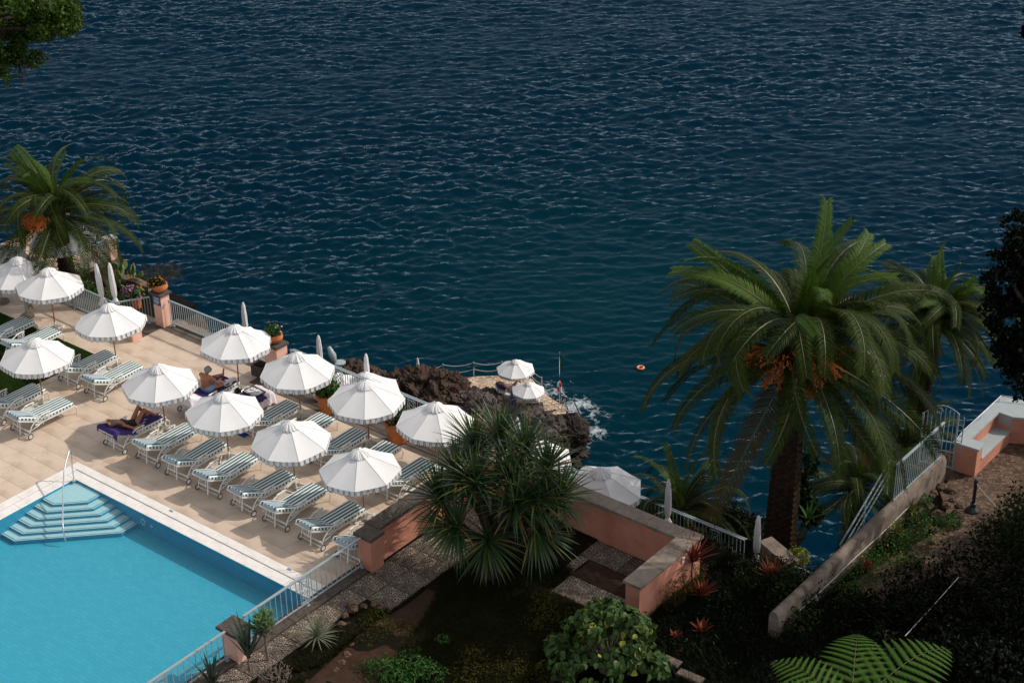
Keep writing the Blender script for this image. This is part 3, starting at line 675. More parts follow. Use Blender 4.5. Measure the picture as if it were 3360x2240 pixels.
for zz, w in ((.11, .15), (.08, .10), (.02, .16), (-.02, .13), (-.055, .15), (-.10, .09)): k_.box((-w, -.006, zz - .008), (w - .03 * (zz < 0), -.0035, zz + .008))
k_.build('sign_lettering', 'sign_white', sg)
# low pink block beside the bend
t = thing('pillar_stub', 'low square pink block standing on the deck beneath a white parasol', 'pillar', (-5.05, 6.56, 0))
MB().box((-.19, -.20, -.02), (.19, .21, .52), bev=.01).build('shaft', 'pink_light', t); MB().box((-.21, -.22, .522), (.21, .23, .56), bev=.01).build('cap_stone', 'basalt', t)

# ------------------------------------------------------------------ garden walls with coping stones
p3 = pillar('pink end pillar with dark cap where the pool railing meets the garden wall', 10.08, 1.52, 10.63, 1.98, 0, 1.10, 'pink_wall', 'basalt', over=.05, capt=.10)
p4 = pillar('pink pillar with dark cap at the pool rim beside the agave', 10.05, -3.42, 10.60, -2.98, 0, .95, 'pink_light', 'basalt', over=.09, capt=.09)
railing('pale railing on the pool kerb between the two dark-capped pillars', (10.30, 1.60), (10.30, -2.86), .04, 1.02, spacing=.185, orn=(2.30,), hook0=False, hook1=True, topw=.07)
railing('pale railing on the pool kerb running out of the bottom left of the picture', (10.30, -3.40), (10.30, -9.0), .04, .93, spacing=.185, orn=(2.25,), hook0=True, topw=.07)
# the two rails hook over the pillar caps
def garden_wall(label, x0, y0, x1, y1, z1, mat, capmat, axis, step, over=.06, capt=.09, z0=-.05, cx=(0, 0)):
    t = thing('garden_wall', label, 'wall', (x0, y0, 0)); w, h = x1 - x0, y1 - y0
    MB().box((0, 0, z0), (w, h, z1 - capt - .002)).build('wall', mat, t)
    L_ = w if axis == 0 else h; n_ = max(1, round(L_ / step)); e0, e1 = cx
    for i in range(n_):
        a_, b_ = lerp(-e0, L_ + e1, i / n_) + .002, lerp(-e0, L_ + e1, (i + 1) / n_) - .002
        if axis == 0: m_ = MB().box((a_, -over, z1 - capt), (b_, h + over, z1), bev=.01)
        else: m_ = MB().box((-over, a_, z1 - capt), (w + over, b_, z1), bev=.01)
        m_.build('coping_stone', capmat, t)
    return t
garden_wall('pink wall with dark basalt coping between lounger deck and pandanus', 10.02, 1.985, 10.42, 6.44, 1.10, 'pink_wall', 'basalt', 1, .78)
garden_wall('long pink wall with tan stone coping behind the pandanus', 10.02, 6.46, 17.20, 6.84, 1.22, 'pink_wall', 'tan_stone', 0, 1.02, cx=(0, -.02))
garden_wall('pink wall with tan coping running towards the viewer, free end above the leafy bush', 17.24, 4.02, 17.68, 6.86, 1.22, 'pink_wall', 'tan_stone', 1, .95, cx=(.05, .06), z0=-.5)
tb = MB().box((-.01, -.05, -.08), (.012, .05, .08)).build('small_notice', 'sign_white'); tb.location = (17.70, 6.0, .92)
tag(tb, 'tiny white notice on the pink wall just above the red cordyline', 'notice')

# ------------------------------------------------------------------ lower terrace railing and stone block
railing('pale double railing of the lower sea terrace beyond the garden wall', (9.2, 10.18), (17.1, 10.16), -2.0, -1.0, orn=(6.9,), double=True, spacing=.13)
a_, b_ = un(2512, 1768, -1.02), un(2600, 1842, -1.02)
t = thing('terrace_parapet', 'short stone-topped parapet at the foot of the big palm', 'wall', (a_.x, a_.y, -2.1))
d_ = (b_ - a_); t.rotation_euler[2] = math.atan2(d_.y, d_.x); L_ = d_.length
MB().box((0, -.18, 0), (L_, .18, .98)).build('wall', 'old_wall', t); MB().box((-.03, -.24, .982), (L_ + .03, .24, 1.09), bev=.012).build('coping_stone', 'tan_stone', t)
a_, b_ = un(2592, 1850, -1.1), un(2665, 1880, -1.1)
railing('short pale railing tucked between the parapet and the concrete wall', (a_.x, a_.y), (b_.x, b_.y), -2.1, -1.1, spacing=.3, orn=(.45,))

# ------------------------------------------------------------------ look-out: concrete wall, fence, stair rails, gate
t = thing('concrete_wall', 'weathered concrete wall with rounded top running down from the gate', 'wall', (20.72, 5.6, 0))
m_ = MB(); ys_ = np.linspace(0, 9.35, 44); prof = [(-.145, -2.4), (-.145, .65), (-.125, .75), (-.07, .815), (.005, .84), (.075, .81), (.125, .75), (.145, .65), (.145, -.3)]
V = []; F = []; kk = len(prof)
for i, y in enumerate(ys_):
    lift = .03 if y > 6.4 else 0
    for x, z in prof:
        w = .02 * mnoise.noise(Vector((x * 3, y * 1.5, z * 3))); V.append((x + w, y, z + w + (lift if z > .5 else 0)))
for i in range(len(ys_) - 1):
    for j_ in range(kk - 1): F.append((i * kk + j_, i * kk + j_ + 1, (i + 1) * kk + j_ + 1, (i + 1) * kk + j_))
m_.add(V, F); m_.add([V[(len(ys_) - 1) * kk + j_] for j_ in range(kk)], [tuple(range(kk))]); m_.add([V[j_] for j_ in range(kk)], [tuple(range(kk - 1, -1, -1))])
m_.build('wall', 'concrete', t, smooth=True)
m_ = MB(); m_.tube([(.165, y, .33 + .015 * math.sin(y * 2)) for y in np.linspace(.9, 7.1, 30)], .012, 6); m_.build('cable', 'rope', t)
m_ = MB(); m_.box((.17, 1.85, .10), (.185, 1.97, .30)); m_.build('tag_plate', 'sign_white', t)
railing('grey barred fence standing on the concrete wall below the gate', (20.72, 11.95), (20.72, 14.80), .82, 2.02, spacing=.125, zb=.05, name='wall_fence', cat='fence', topw=.07)
# stair hand rails: three parallel bars descending beside the wall
t = thing('stair_handrail', 'three slanting steel bars of the stair handrail left of the concrete wall', 'handrail', (20.2, 12.6, 0))
A0, A1 = un(2660 + 690 / 2.613, 1250 + 660 / 2.613, 1.55), un(2660 + 250 / 2.613, 1250 + 1405 / 2.613, .0)
for k, (dz, nm) in enumerate(((0, 'top_bar'), (-.32, 'bar'), (-.60, 'bar'))):
    m_ = MB(); m_.tube([A0 + Vector((0, 0, dz)) - t.location, A1 + Vector((0, 0, dz)) - t.location], .026 if k == 0 else .018, 8); m_.build(nm, 'rail_paint', t)
for s in (.02, .5, .97):
    p = A0.lerp(A1, s); m_ = MB(); m_.tube([p - t.location, p + Vector((0, 0, -1.15)) - t.location], .02, 6); m_.build('post', 'rail_paint', t)
# gate with curved top
t = thing('iron_gate', 'tall grey iron gate with a curved top between fence and pink bench', 'gate', (19.82, 15.35, 0), math.atan2(.25, .97))
GW = 1.0
for x in (0, GW): m_ = MB(); m_.box((x - .025, -.025, 0), (x + .025, .025, 1.95 if x else 1.75)); m_.build('gate_post', 'rail_paint', t)
for i in range(1, 8): m_ = MB(); x = GW * i / 8; m_.box((x - .01, -.01, .08), (x + .01, .01, 1.72 + .24 * math.sin(math.pi * i / 8) + .02 * i)); m_.build('bar', 'rail_paint', t)
m_ = MB(); m_.tube([(GW * s, 0, 1.75 + .26 * math.sin(math.pi * s) + .2 * s) for s in np.linspace(0, 1, 14)], .014, 6)
for z in (.10, .62, .95): obar(m_, (0, 0, z), (GW, 0, z), .03, .035)
m_.tube([(GW * .45 + .10 * math.cos(q), 0, 1.92 + .09 * math.sin(q)) for q in np.linspace(0, 5.5, 14)], .010, 6); m_.build('gate_frame', 'rail_paint', t)
m_ = MB(); m_.box((GW + .03, -.03, .75), (GW + .16, .03, 1.65)); 
lo = MB()
for z in np.linspace(.7, 1.75, 7): lo.tube([(GW + .03, 0, z), (GW + .17, 0, z)], .012, 5)
lo.tube([(GW + .17, 0, .6), (GW + .17, 0, 1.85)], .018, 6); lo.build('lock_panel', 'rail_paint', t)

# pink masonry bench with grey seat and parapet
t = thing('masonry_bench', 'pink masonry bench with grey painted seat and parapet top on the look-out', 'bench', (21.1, 15.6, 0))
def seg(m_, pts, z0, z1, mi=0): m_.prism([(x - 21.1, y - 15.6) for x, y in pts], z0, z1, mi)
m_ = MB(); seg(m_, [(20.80, 15.62), (21.46, 15.66), (21.46, 18.02), (22.0, 18.30), (30, 20.6), (30, 21.2), (20.80, 18.75)], -.1, .44)
seg(m_, [(20.80, 15.62), (21.46, 15.66), (21.46, 16.02), (20.80, 16.0)], .44, .93); seg(m_, [(20.80, 16.0), (21.0, 16.0), (21.0, 17.95), (20.80, 18.1)], .44, .93)
seg(m_, [(20.80, 18.1), (21.0, 17.95), (21.46, 17.95), (22.0, 18.25), (30, 20.55), (30, 21.2), (20.8, 18.75)], .44, .93)
m_.build('wall', 'pink_wall', t)
m_ = MB(); seg(m_, [(20.98, 16.0), (21.49, 16.02), (21.49, 17.97), (20.98, 17.97)], .442, .485); m_.build('seat', 'grey_paint', t)
m_ = MB(); seg(m_, [(20.72, 15.56), (21.53, 15.60), (21.53, 15.78), (21.50, 16.04), (21.07, 16.04), (21.07, 17.93), (21.52, 17.91), (22.05, 18.19), (30, 20.48), (30, 21.3), (20.72, 18.85)], .932, 1.0); m_.build('parapet_top', 'grey_paint', t)
m_ = MB(); m_.add([(-.03, 2.36, .486), (.38, 2.36, .486), (.40, 2.33, .93), (-.03, 2.33, .93)], [(0, 1, 2, 3)]); m_.build('backrest', 'grey_paint', t)
m_ = MB(); m_.tube([(-.30, .05, 1.05), (-.30, .4, 1.16), (-.30, 3.0, 1.16), (.5, 3.35, 1.16), (8, 5.5, 1.16)], .022, 8); m_.build('hand_rail', 'chrome', t)
m_ = MB()
for q in ((-.30, .45), (-.30, 1.6), (-.30, 2.9), (2.5, 3.92)): m_.tube([(q[0], q[1], .99), (q[0], q[1], 1.16)], .016, 6)
m_.build('rail_posts', 'chrome', t)
# bollard with rope
t = thing('rope_bollard', 'black cast iron bollard with round foot on the cobbled path', 'bollard', (22.2, 14.0, .02))
MB().lathe([(.20, 0), (.20, .03), (.165, .055), (.15, .09), (.09, .12), (.075, .20), (.09, .23), (.06, .27)], 20).build('foot', 'iron', t, smooth=True)
MB().lathe([(.055, .27), (.05, .35), (.048, .92), (.06, .94), (.062, 1.0), (.05, 1.05), (.02, 1.08), (0, 1.085)], 16).build('post', 'iron', t, smooth=True)
m_ = MB(); m_.tube([(.05 + .9 * s, -.05 + .5 * s, .95 - .85 * math.sin(s * 1.57)) for s in np.linspace(0, 1, 12)], .010, 6); m_.build('rope', 'rope', t)

# ------------------------------------------------------------------ left look-out with pink pillar
pz = .12
PP = un(364, 853, pz)
t = pillar('small pink pillar with pale cap on the far left terrace corner by the sea', PP.x - .28, PP.y - .02, PP.x + .05, PP.y + .30, pz, pz + .86, 'pink_light', 'coping', over=.05, capt=.07)
F0 = un(262, 893, pz); F0.x = PP.x - .1
mb = MB(); mb.prism([(PP.x - .0, PP.y + .35), (PP.x - 4.4, PP.y + .5), (PP.x - 4.6, F0.y - 1.2), (PP.x - 1.5, F0.y - .9), (F0.x, F0.y), (PP.x, PP.y - .05)], -.3, pz); lk = struct(mb.build('left_terrace', 'old_wall'))
mb = MB(); mb.prism([(PP.x - .06, PP.y + .3), (PP.x - 4.35, PP.y + .45), (PP.x - 4.55, F0.y - 1.15), (PP.x - 1.55, F0.y - .8), (F0.x - .06, F0.y + .02), (PP.x - .06, PP.y - .05)], pz, pz + .012); struct(mb.build('left_terrace_floor', 'platform_pebble'))
railing('pale railing along the front of the far left terrace ending at the small pink pillar', (F0.x, F0.y), (PP.x - .1, PP.y - .02), pz, pz + .82, spacing=.11)
railing('pale railing on the sea side of the far left terrace behind the palm', (PP.x - .28, PP.y + .22), (PP.x - 4.2, PP.y + .75), pz, pz + .84, spacing=.13)
# round-topped garden wall dropping from that terrace
A_, B_ = un(360, 884, .55), un(492, 930, .25)
t = thing('rubble_wall', 'grey round-topped rubble wall sloping down behind the cactus bed', 'wall', (A_.x, A_.y, 0))
m_ = MB(); D_ = B_ - A_; sd_ = Vector((D_.y, -D_.x, 0)).normalized() * .16
V = []; F = []
for i in range(14):
    s = i / 13; c_ = Vector((D_.x * s, D_.y * s, 0)); zt = lerp(.55, .25, s); w = .04 * mnoise.noise(Vector((s * 5, 0, 0)))
    V += [tuple(c_ + sd_ + Vector((0, 0, -1))), tuple(c_ + sd_ + Vector((0, 0, zt - .08 + w))), tuple(c_ + Vector((0, 0, zt + w))), tuple(c_ - sd_ + Vector((0, 0, zt - .08 + w))), tuple(c_ - sd_ + Vector((0, 0, -1)))]
F = [(i * 5 + j_, i * 5 + j_ + 1, (i + 1) * 5 + j_ + 1, (i + 1) * 5 + j_) for i in range(13) for j_ in range(4)] + [(65, 66, 67, 68, 69)]
m_.add(V, F); m_.build('wall', 'old_wall', t)
mb = MB(); mb.prism([(-13.4, 6.95), (-6.1, 6.78), (-5.45, 7.75), (-5.3, 9.6), (F0.x + .02, PP.y + .1), (F0.x + .02, F0.y), (-13.4, F0.y - 1)], -.4, -.03); struct(mb.build('cactus_bed', 'soil'))
# pool hand rail
t = thing('pool_handrail', 'chrome handrail rising from the pool corner and dropping into the steps', 'handrail', (.42, -.42, 0))
T_ = [un(228.6, 1475.4, .92), un(238, 1492, .84), un(241, 1523, .53), un(237, 1543, .36), un(242, 1577, .0)]
base = Vector((.44, -.44, 0)); top = un(228.6, 1475.4, .93); mid = un(209, 1543, .62); low = un(204.5, 1724, -.05); foot = un(215, 1775, -.44)
pts = [base, base + Vector((.0, .0, .22)), base.lerp(top, .55) + Vector((-.03, .03, -.05)) * 0 + Vector((0, 0, .0)), base.lerp(top, .85) + Vector((-.02, .05, .06)), top, top.lerp(mid, .12) + Vector((0, 0, .03)), mid, low, foot]
dense = []
for i in range(len(pts) - 1):
    for s in np.linspace(0, 1, 6)[:-1]: dense.append(pts[i].lerp(pts[i + 1], s))
dense.append(pts[-1])
for _ in range(2): dense = [dense[0]] + [(dense[i - 1] + dense[i] * 2 + dense[i + 1]) / 4 for i in range(1, len(dense) - 1)] + [dense[-1]]
MB().tube([p - t.location for p in dense], .0215, 10).build('tube', 'chrome', t, smooth=True)
MB().lathe([(.07, 0), (.07, .012), (.03, .03), (.03, .05)], 16, (.02, -.02, 0)).build('flange', 'chrome', t, smooth=True)
# ================================================================== sun lounger
def rounded(m_, path, w, th, nr=3):
    """cushion: path is a list of (y,z) of the underside; cross section w wide with softened edges, th thick along the path normal"""
    n = len(path); rings = []
    for i, (y, z) in enumerate(path):
        a = Vector((0, path[max(i - 1, 0)][0], path[max(i - 1, 0)][1])); b = Vector((0, path[min(i + 1, n - 1)][0], path[min(i + 1, n - 1)][1])); d = (b - a).normalized(); nn = Vector((0, -d.z, d.y))
        if nn.z < 0: nn = -nn
        k = 1.0; ww = w / 2
        if i in (0, n - 1): k = .86; ww -= .008
        base = Vector((0, y, z)) + nn * (th * (1 - k) / 2); t_ = th * k; r = .022
        sec = [(-ww + r, 0), (-ww, r * .8), (-ww, t_ - r), (-ww + r, t_), (-ww + .12, t_ + .006), (0, t_ + .010), (ww - .12, t_ + .006), (ww - r, t_), (ww, t_ - r), (ww, r * .8), (ww - r, 0)]
        rings.append([Vector((x, 0, 0)) + base + nn * q for x, q in sec])
    k = len(rings[0]); o = len(m_.v)
    for r_ in rings: m_.v += [tuple(p) for p in r_]
    for i in range(n - 1):
        for j_ in range(k):
            j2 = (j_ + 1) % k; m_.f.append((o + i * k + j_, o + (i + 1) * k + j_, o + (i + 1) * k + j2, o + i * k + j2))
            m_.m.append(1 if j_ in (0, 1, 2, 8, 9) else 0)
    m_.f.append(tuple(o + j_ for j_ in range(k))); m_.m.append(0); m_.f.append(tuple(o + (n - 1) * k + j_ for j_ in range(k - 1, -1, -1))); m_.m.append(0)
BACK = [(-.24, .745), (-.12, .69), (.05, .61), (.25, .515), (.45, .42), (.53, .385)]
SEAT = [(.53, .372), (.62, .362), (.9, .358), (1.25, .358), (1.6, .358), (1.77, .358)]
def make_lounger():
    t = thing('sun_lounger', '', 'lounger')
    m_ = MB()
    for s in (-1, 1):
        x = s * .335; obar(m_, (x, .30, .325), (x, 1.80, .325), .035, .045)
        obar(m_, (x, .53, .345), (x, -.25, .715), .035, .04)
    for y in (.55, 1.15, 1.80): obar(m_, (-.335, y, .322), (.335, y, .322), .035, .035)
    obar(m_, (-.335, -.25, .715), (.335, -.25, .715), .04, .035)
    m_.build('frame', 'white_metal', t)
    for s in (-1, 1):      # wheel leg sweeping up into the arm, each with a scrolled arm rest
        x = s * .415
        m_ = MB(); m_.tube([(x, .0, .10), (x, .01, .20), (x, .05, .30), (x, .12, .39), (x, .22, .47), (x, .36, .545), (x, .52, .60), (x, .78, .63)], .019, 8)
        m_.tube([(x, .05, .26), (x, .35, .31), (s * .35, .55, .32)], .014, 6); m_.build('leg', 'white_metal', t, smooth=True)
        m_ = MB(); m_.box((x - .024, .50, .618), (x + .024, .86, .638), bev=.006)
        m_.tube([(x, .83 + .03 * math.cos(q), .60 + .03 * math.sin(q)) for q in np.linspace(1.5, 6.8, 10)], .010, 6)
        for y0 in (.62, .72, .80): m_.tube([(x, y0 + .045 * math.cos(q), .50 + .055 * math.sin(q)) for q in np.linspace(0, 6.283, 10)], .010, 5, cap=False)
        m_.tube([(x, .80, .60), (x, .78, .45), (x, .70, .34)], .012, 5)
        m_.build('arm_rest', 'white_metal', t)
        m_ = MB(); m_.tube([(s * .335, 1.80, .32), (s * .35, 1.86, .26), (s * .345, 1.87, .17), (s * .33, 1.83, .09), (s * .33, 1.85, .012)], [.02, .02, .016, .013, .017], 7); m_.build('leg', 'white_metal', t, smooth=True)
        w_ = bpy.data.objects.new('wheel', None); COL.objects.link(w_); w_.parent = t; w_.location = (s * .455, 0, .098)
        R_, n_ = .083, 20
        tb = MB(); tb.tube([(0, R_ * math.cos(q), R_ * math.sin(q)) for q in np.linspace(0, 6.283185, n_ + 1)], .0155, 7, cap=False); tb.build('tyre', 'tyre', w_, smooth=True)
        rb = MB(); rb.tube([(0, .062 * math.cos(q), .062 * math.sin(q)) for q in np.linspace(0, 6.283185, n_ + 1)], .010, 5, cap=False)
        for q in range(5): a_ = q * 1.2566; rb.tube([(0, 0, 0), (0, .06 * math.cos(a_), .06 * math.sin(a_))], .010, 5)
        rb.tube([(-.02, 0, 0), (.02, 0, 0)], .017, 8); rb.build('rim', 'white_metal', w_)
    m_ = MB(); obar(m_, (-.41, .03, .225), (.41, .03, .225), .03, .04); obar(m_, (-.43, 0, .098), (.43, 0, .098), .02, .02); m_.build('axle_bar', 'white_metal', t)
    m_ = MB(); obar(m_, (.05, -.02, .64), (.05, -.10, .055), .045, .014); obar(m_, (-.02, -.02, .64), (-.0, -.12, .30), .02, .014); m_.build('back_prop', 'white_metal', t)
    m_ = MB(); rounded(m_, BACK, .70, .095); m_.build('back_cushion', ['stripe_top', 'stripe_side'], t, smooth=False)
    m_ = MB(); rounded(m_, SEAT, .70, .095); m_.build('seat_cushion', ['stripe_top', 'stripe_side'], t, smooth=False)
    m_ = MB(); m_.tube([(.36, .50, .46), (.40, .46, .40), (.405, .47, .30)], .008, 5); m_.tube([(.36, .52, .46), (.41, .52, .38), (.41, .55, .27)], .008, 5); m_.build('tie', 'canvas', t)
    return t
def make_towel(t, mat='towel_grey', x0=-.17, x1=.20, name='towel', label=None, yf=.30, front=.10):
    """folded towel laid over the head of the back cushion"""
    top = [(y, z) for y, z in BACK]
    def at(y):
        for (a, za), (b, zb_) in zip(top[:-1], top[1:]):
            if a <= y <= b: return za + (zb_ - za) * (y - a) / (b - a)
        return top[0][1]
    nrm = Vector((0, .42, .91)); path = []
    path.append(Vector((0, -.265, at(-.24) + .0))); path.append(Vector((0, -.225, at(-.23) + .075)))
    for y in np.linspace(-.20, yf, 7): path.append(Vector((0, y, at(y))) + nrm * .118 - Vector((0, 0, .004)))
    m_ = MB(); xs_ = np.linspace(x0, x1, 6); V = []; n = len(path)
    for i, p in enumerate(path):
        for x in xs_: V.append((x + .006 * math.sin(i * 2 + x * 20) + (.04 * (i / n) if x > .1 else 0), p.y, p.z + .006 * math.sin(x * 30 + i * 1.3)))
    k = len(xs_); F = [(i * k + j_, i * k + j_ + 1, (i + 1) * k + j_ + 1, (i + 1) * k + j_) for i in range(n - 1) for j_ in range(k - 1)]
    m_.add(V, F); me = m_.mesh(name, mat, True); return me
L0 = make_lounger()
TOWEL = make_towel(L0)
towel_o = None
LOUNGERS = []
def put_lounger(xr, yw, label, towel=True, first=[True], rz=None, xoff=.455, z=0.0, tl=None):
    rz_ = random.uniform(-.045, .045) if rz is None else rz
    loc = (xr - xoff + random.uniform(-.03, .03), yw + random.uniform(-.05, .05), z)
    if first[0]:
        o = L0; o.location = loc; o.rotation_euler = (0, 0, rz_); o['label'] = label; o['group'] = 'striped sun loungers round the pool'; first[0] = False
    else: o = dup(L0, loc, rz_, label, 'striped sun loungers round the pool')
    if towel:
        tw = link('towel', TOWEL, None, loc, rz_); tw.rotation_euler[2] = rz_
        tag(tw, 'grey towel folded over the head of the ' + tl, 'towel', 'folded grey towels on loungers')
    LOUNGERS.append(o); return o
FR = 'front row by the pool'
ordn = ['first', 'second', 'third', 'fourth', 'fifth', 'sixth', 'seventh', 'eighth']
front = [.52, 1.93, 3.32, 4.66, 6.09, 7.42, 8.87, 10.27]
for i, xr in enumerate(front):
    if i == 0: put_lounger(xr, 1.49, 'striped lounger with a woman lying on purple towels beside the pool', False)
    elif i == 7: put_lounger(xr, 1.53, 'striped lounger half hidden behind the pool railing and end pillar', True, tl='lounger by the end pillar')
    else: put_lounger(xr, 1.5, 'striped lounger in the pool-side row, %s from the woman sunbathing' % ordn[i - 1], True, tl='pool-side lounger %s from the woman' % ordn[i - 1])
put_lounger(-2.47, .26, 'striped lounger nearest the pool corner at the left, right one of its pair', True, tl='right lounger at the pool corner')
put_lounger(-3.87, .28, 'striped lounger cut by the left picture edge, beside the pool corner pair', True, tl='lounger at the left picture edge')
put_lounger(-2.49, 3.18, 'striped lounger on stone just right of the lawn corner, towel on its head', True, tl='lounger right of the lawn corner')
put_lounger(-3.83, 3.21, 'striped lounger at the lawn corner, partly under the left parasol rim', True, tl='lounger at the lawn corner')
put_lounger(-7.95, 3.08, 'striped lounger on the lawn at the far left, left one of two', False)
put_lounger(-6.60, 3.08, 'striped lounger on the lawn at the far left, right one of two', True, tl='right lounger on the lawn')
for i, xr in enumerate([3.42, 4.81, 6.27, 7.57, 9.02]):
    put_lounger(xr, 4.50, 'striped lounger in the sea-side row, %s to the right of the breakfast tray' % ordn[i], i in (0, 2), tl='sea-side lounger %s right of the tray' % ordn[i])

# small white side tables between the pairs
def make_table():
    t = thing('side_table', '', 'table', group='small white side tables')
    m_ = MB()
    for i in range(11): m_.box((-.20 + i * .037, -.20, .335), (-.20 + i * .037 + .024, .20, .35))
    for y in (-.2, .2): m_.box((-.21, y - .012, .328), (.21, y + .012, .352))
    m_.build('table_top', 'white_metal', t)
    for sx in (-1, 1):
        for sy in (-1, 1): q = MB(); q.tube([(sx * .18, sy * .18, .33), (sx * .21, sy * .21, .2), (sx * .18, sy * .18, .08), (sx * .20, sy * .20, 0)], .012, 6); q.build('leg', 'white_metal', t)
    return t
TB = make_table(); TB.location = (9.38, 1.95, 0); TB['label'] = 'small white slatted table right of the last full pool-side lounger'
for (x, y, lb) in [(3.72, 1.98, 'small white slatted table between third and fourth pool-side loungers'), (6.56, 1.98, 'small white slatted table under the middle front parasol'), (.92, 2.0, 'small white slatted table right of the sunbathing woman'),
                   (-3.5, 3.95, 'small white slatted table between the lawn corner loungers'), (-3.45, .95, 'small white slatted table between the two loungers at the pool corner'), (6.75, 5.0, 'small white table between the sea-side loungers under the right parasol'), (9.30, 4.75, 'small white table beside the garden wall behind the last parasol')]:
    dup(TB, (x, y, 0), 0, lb)

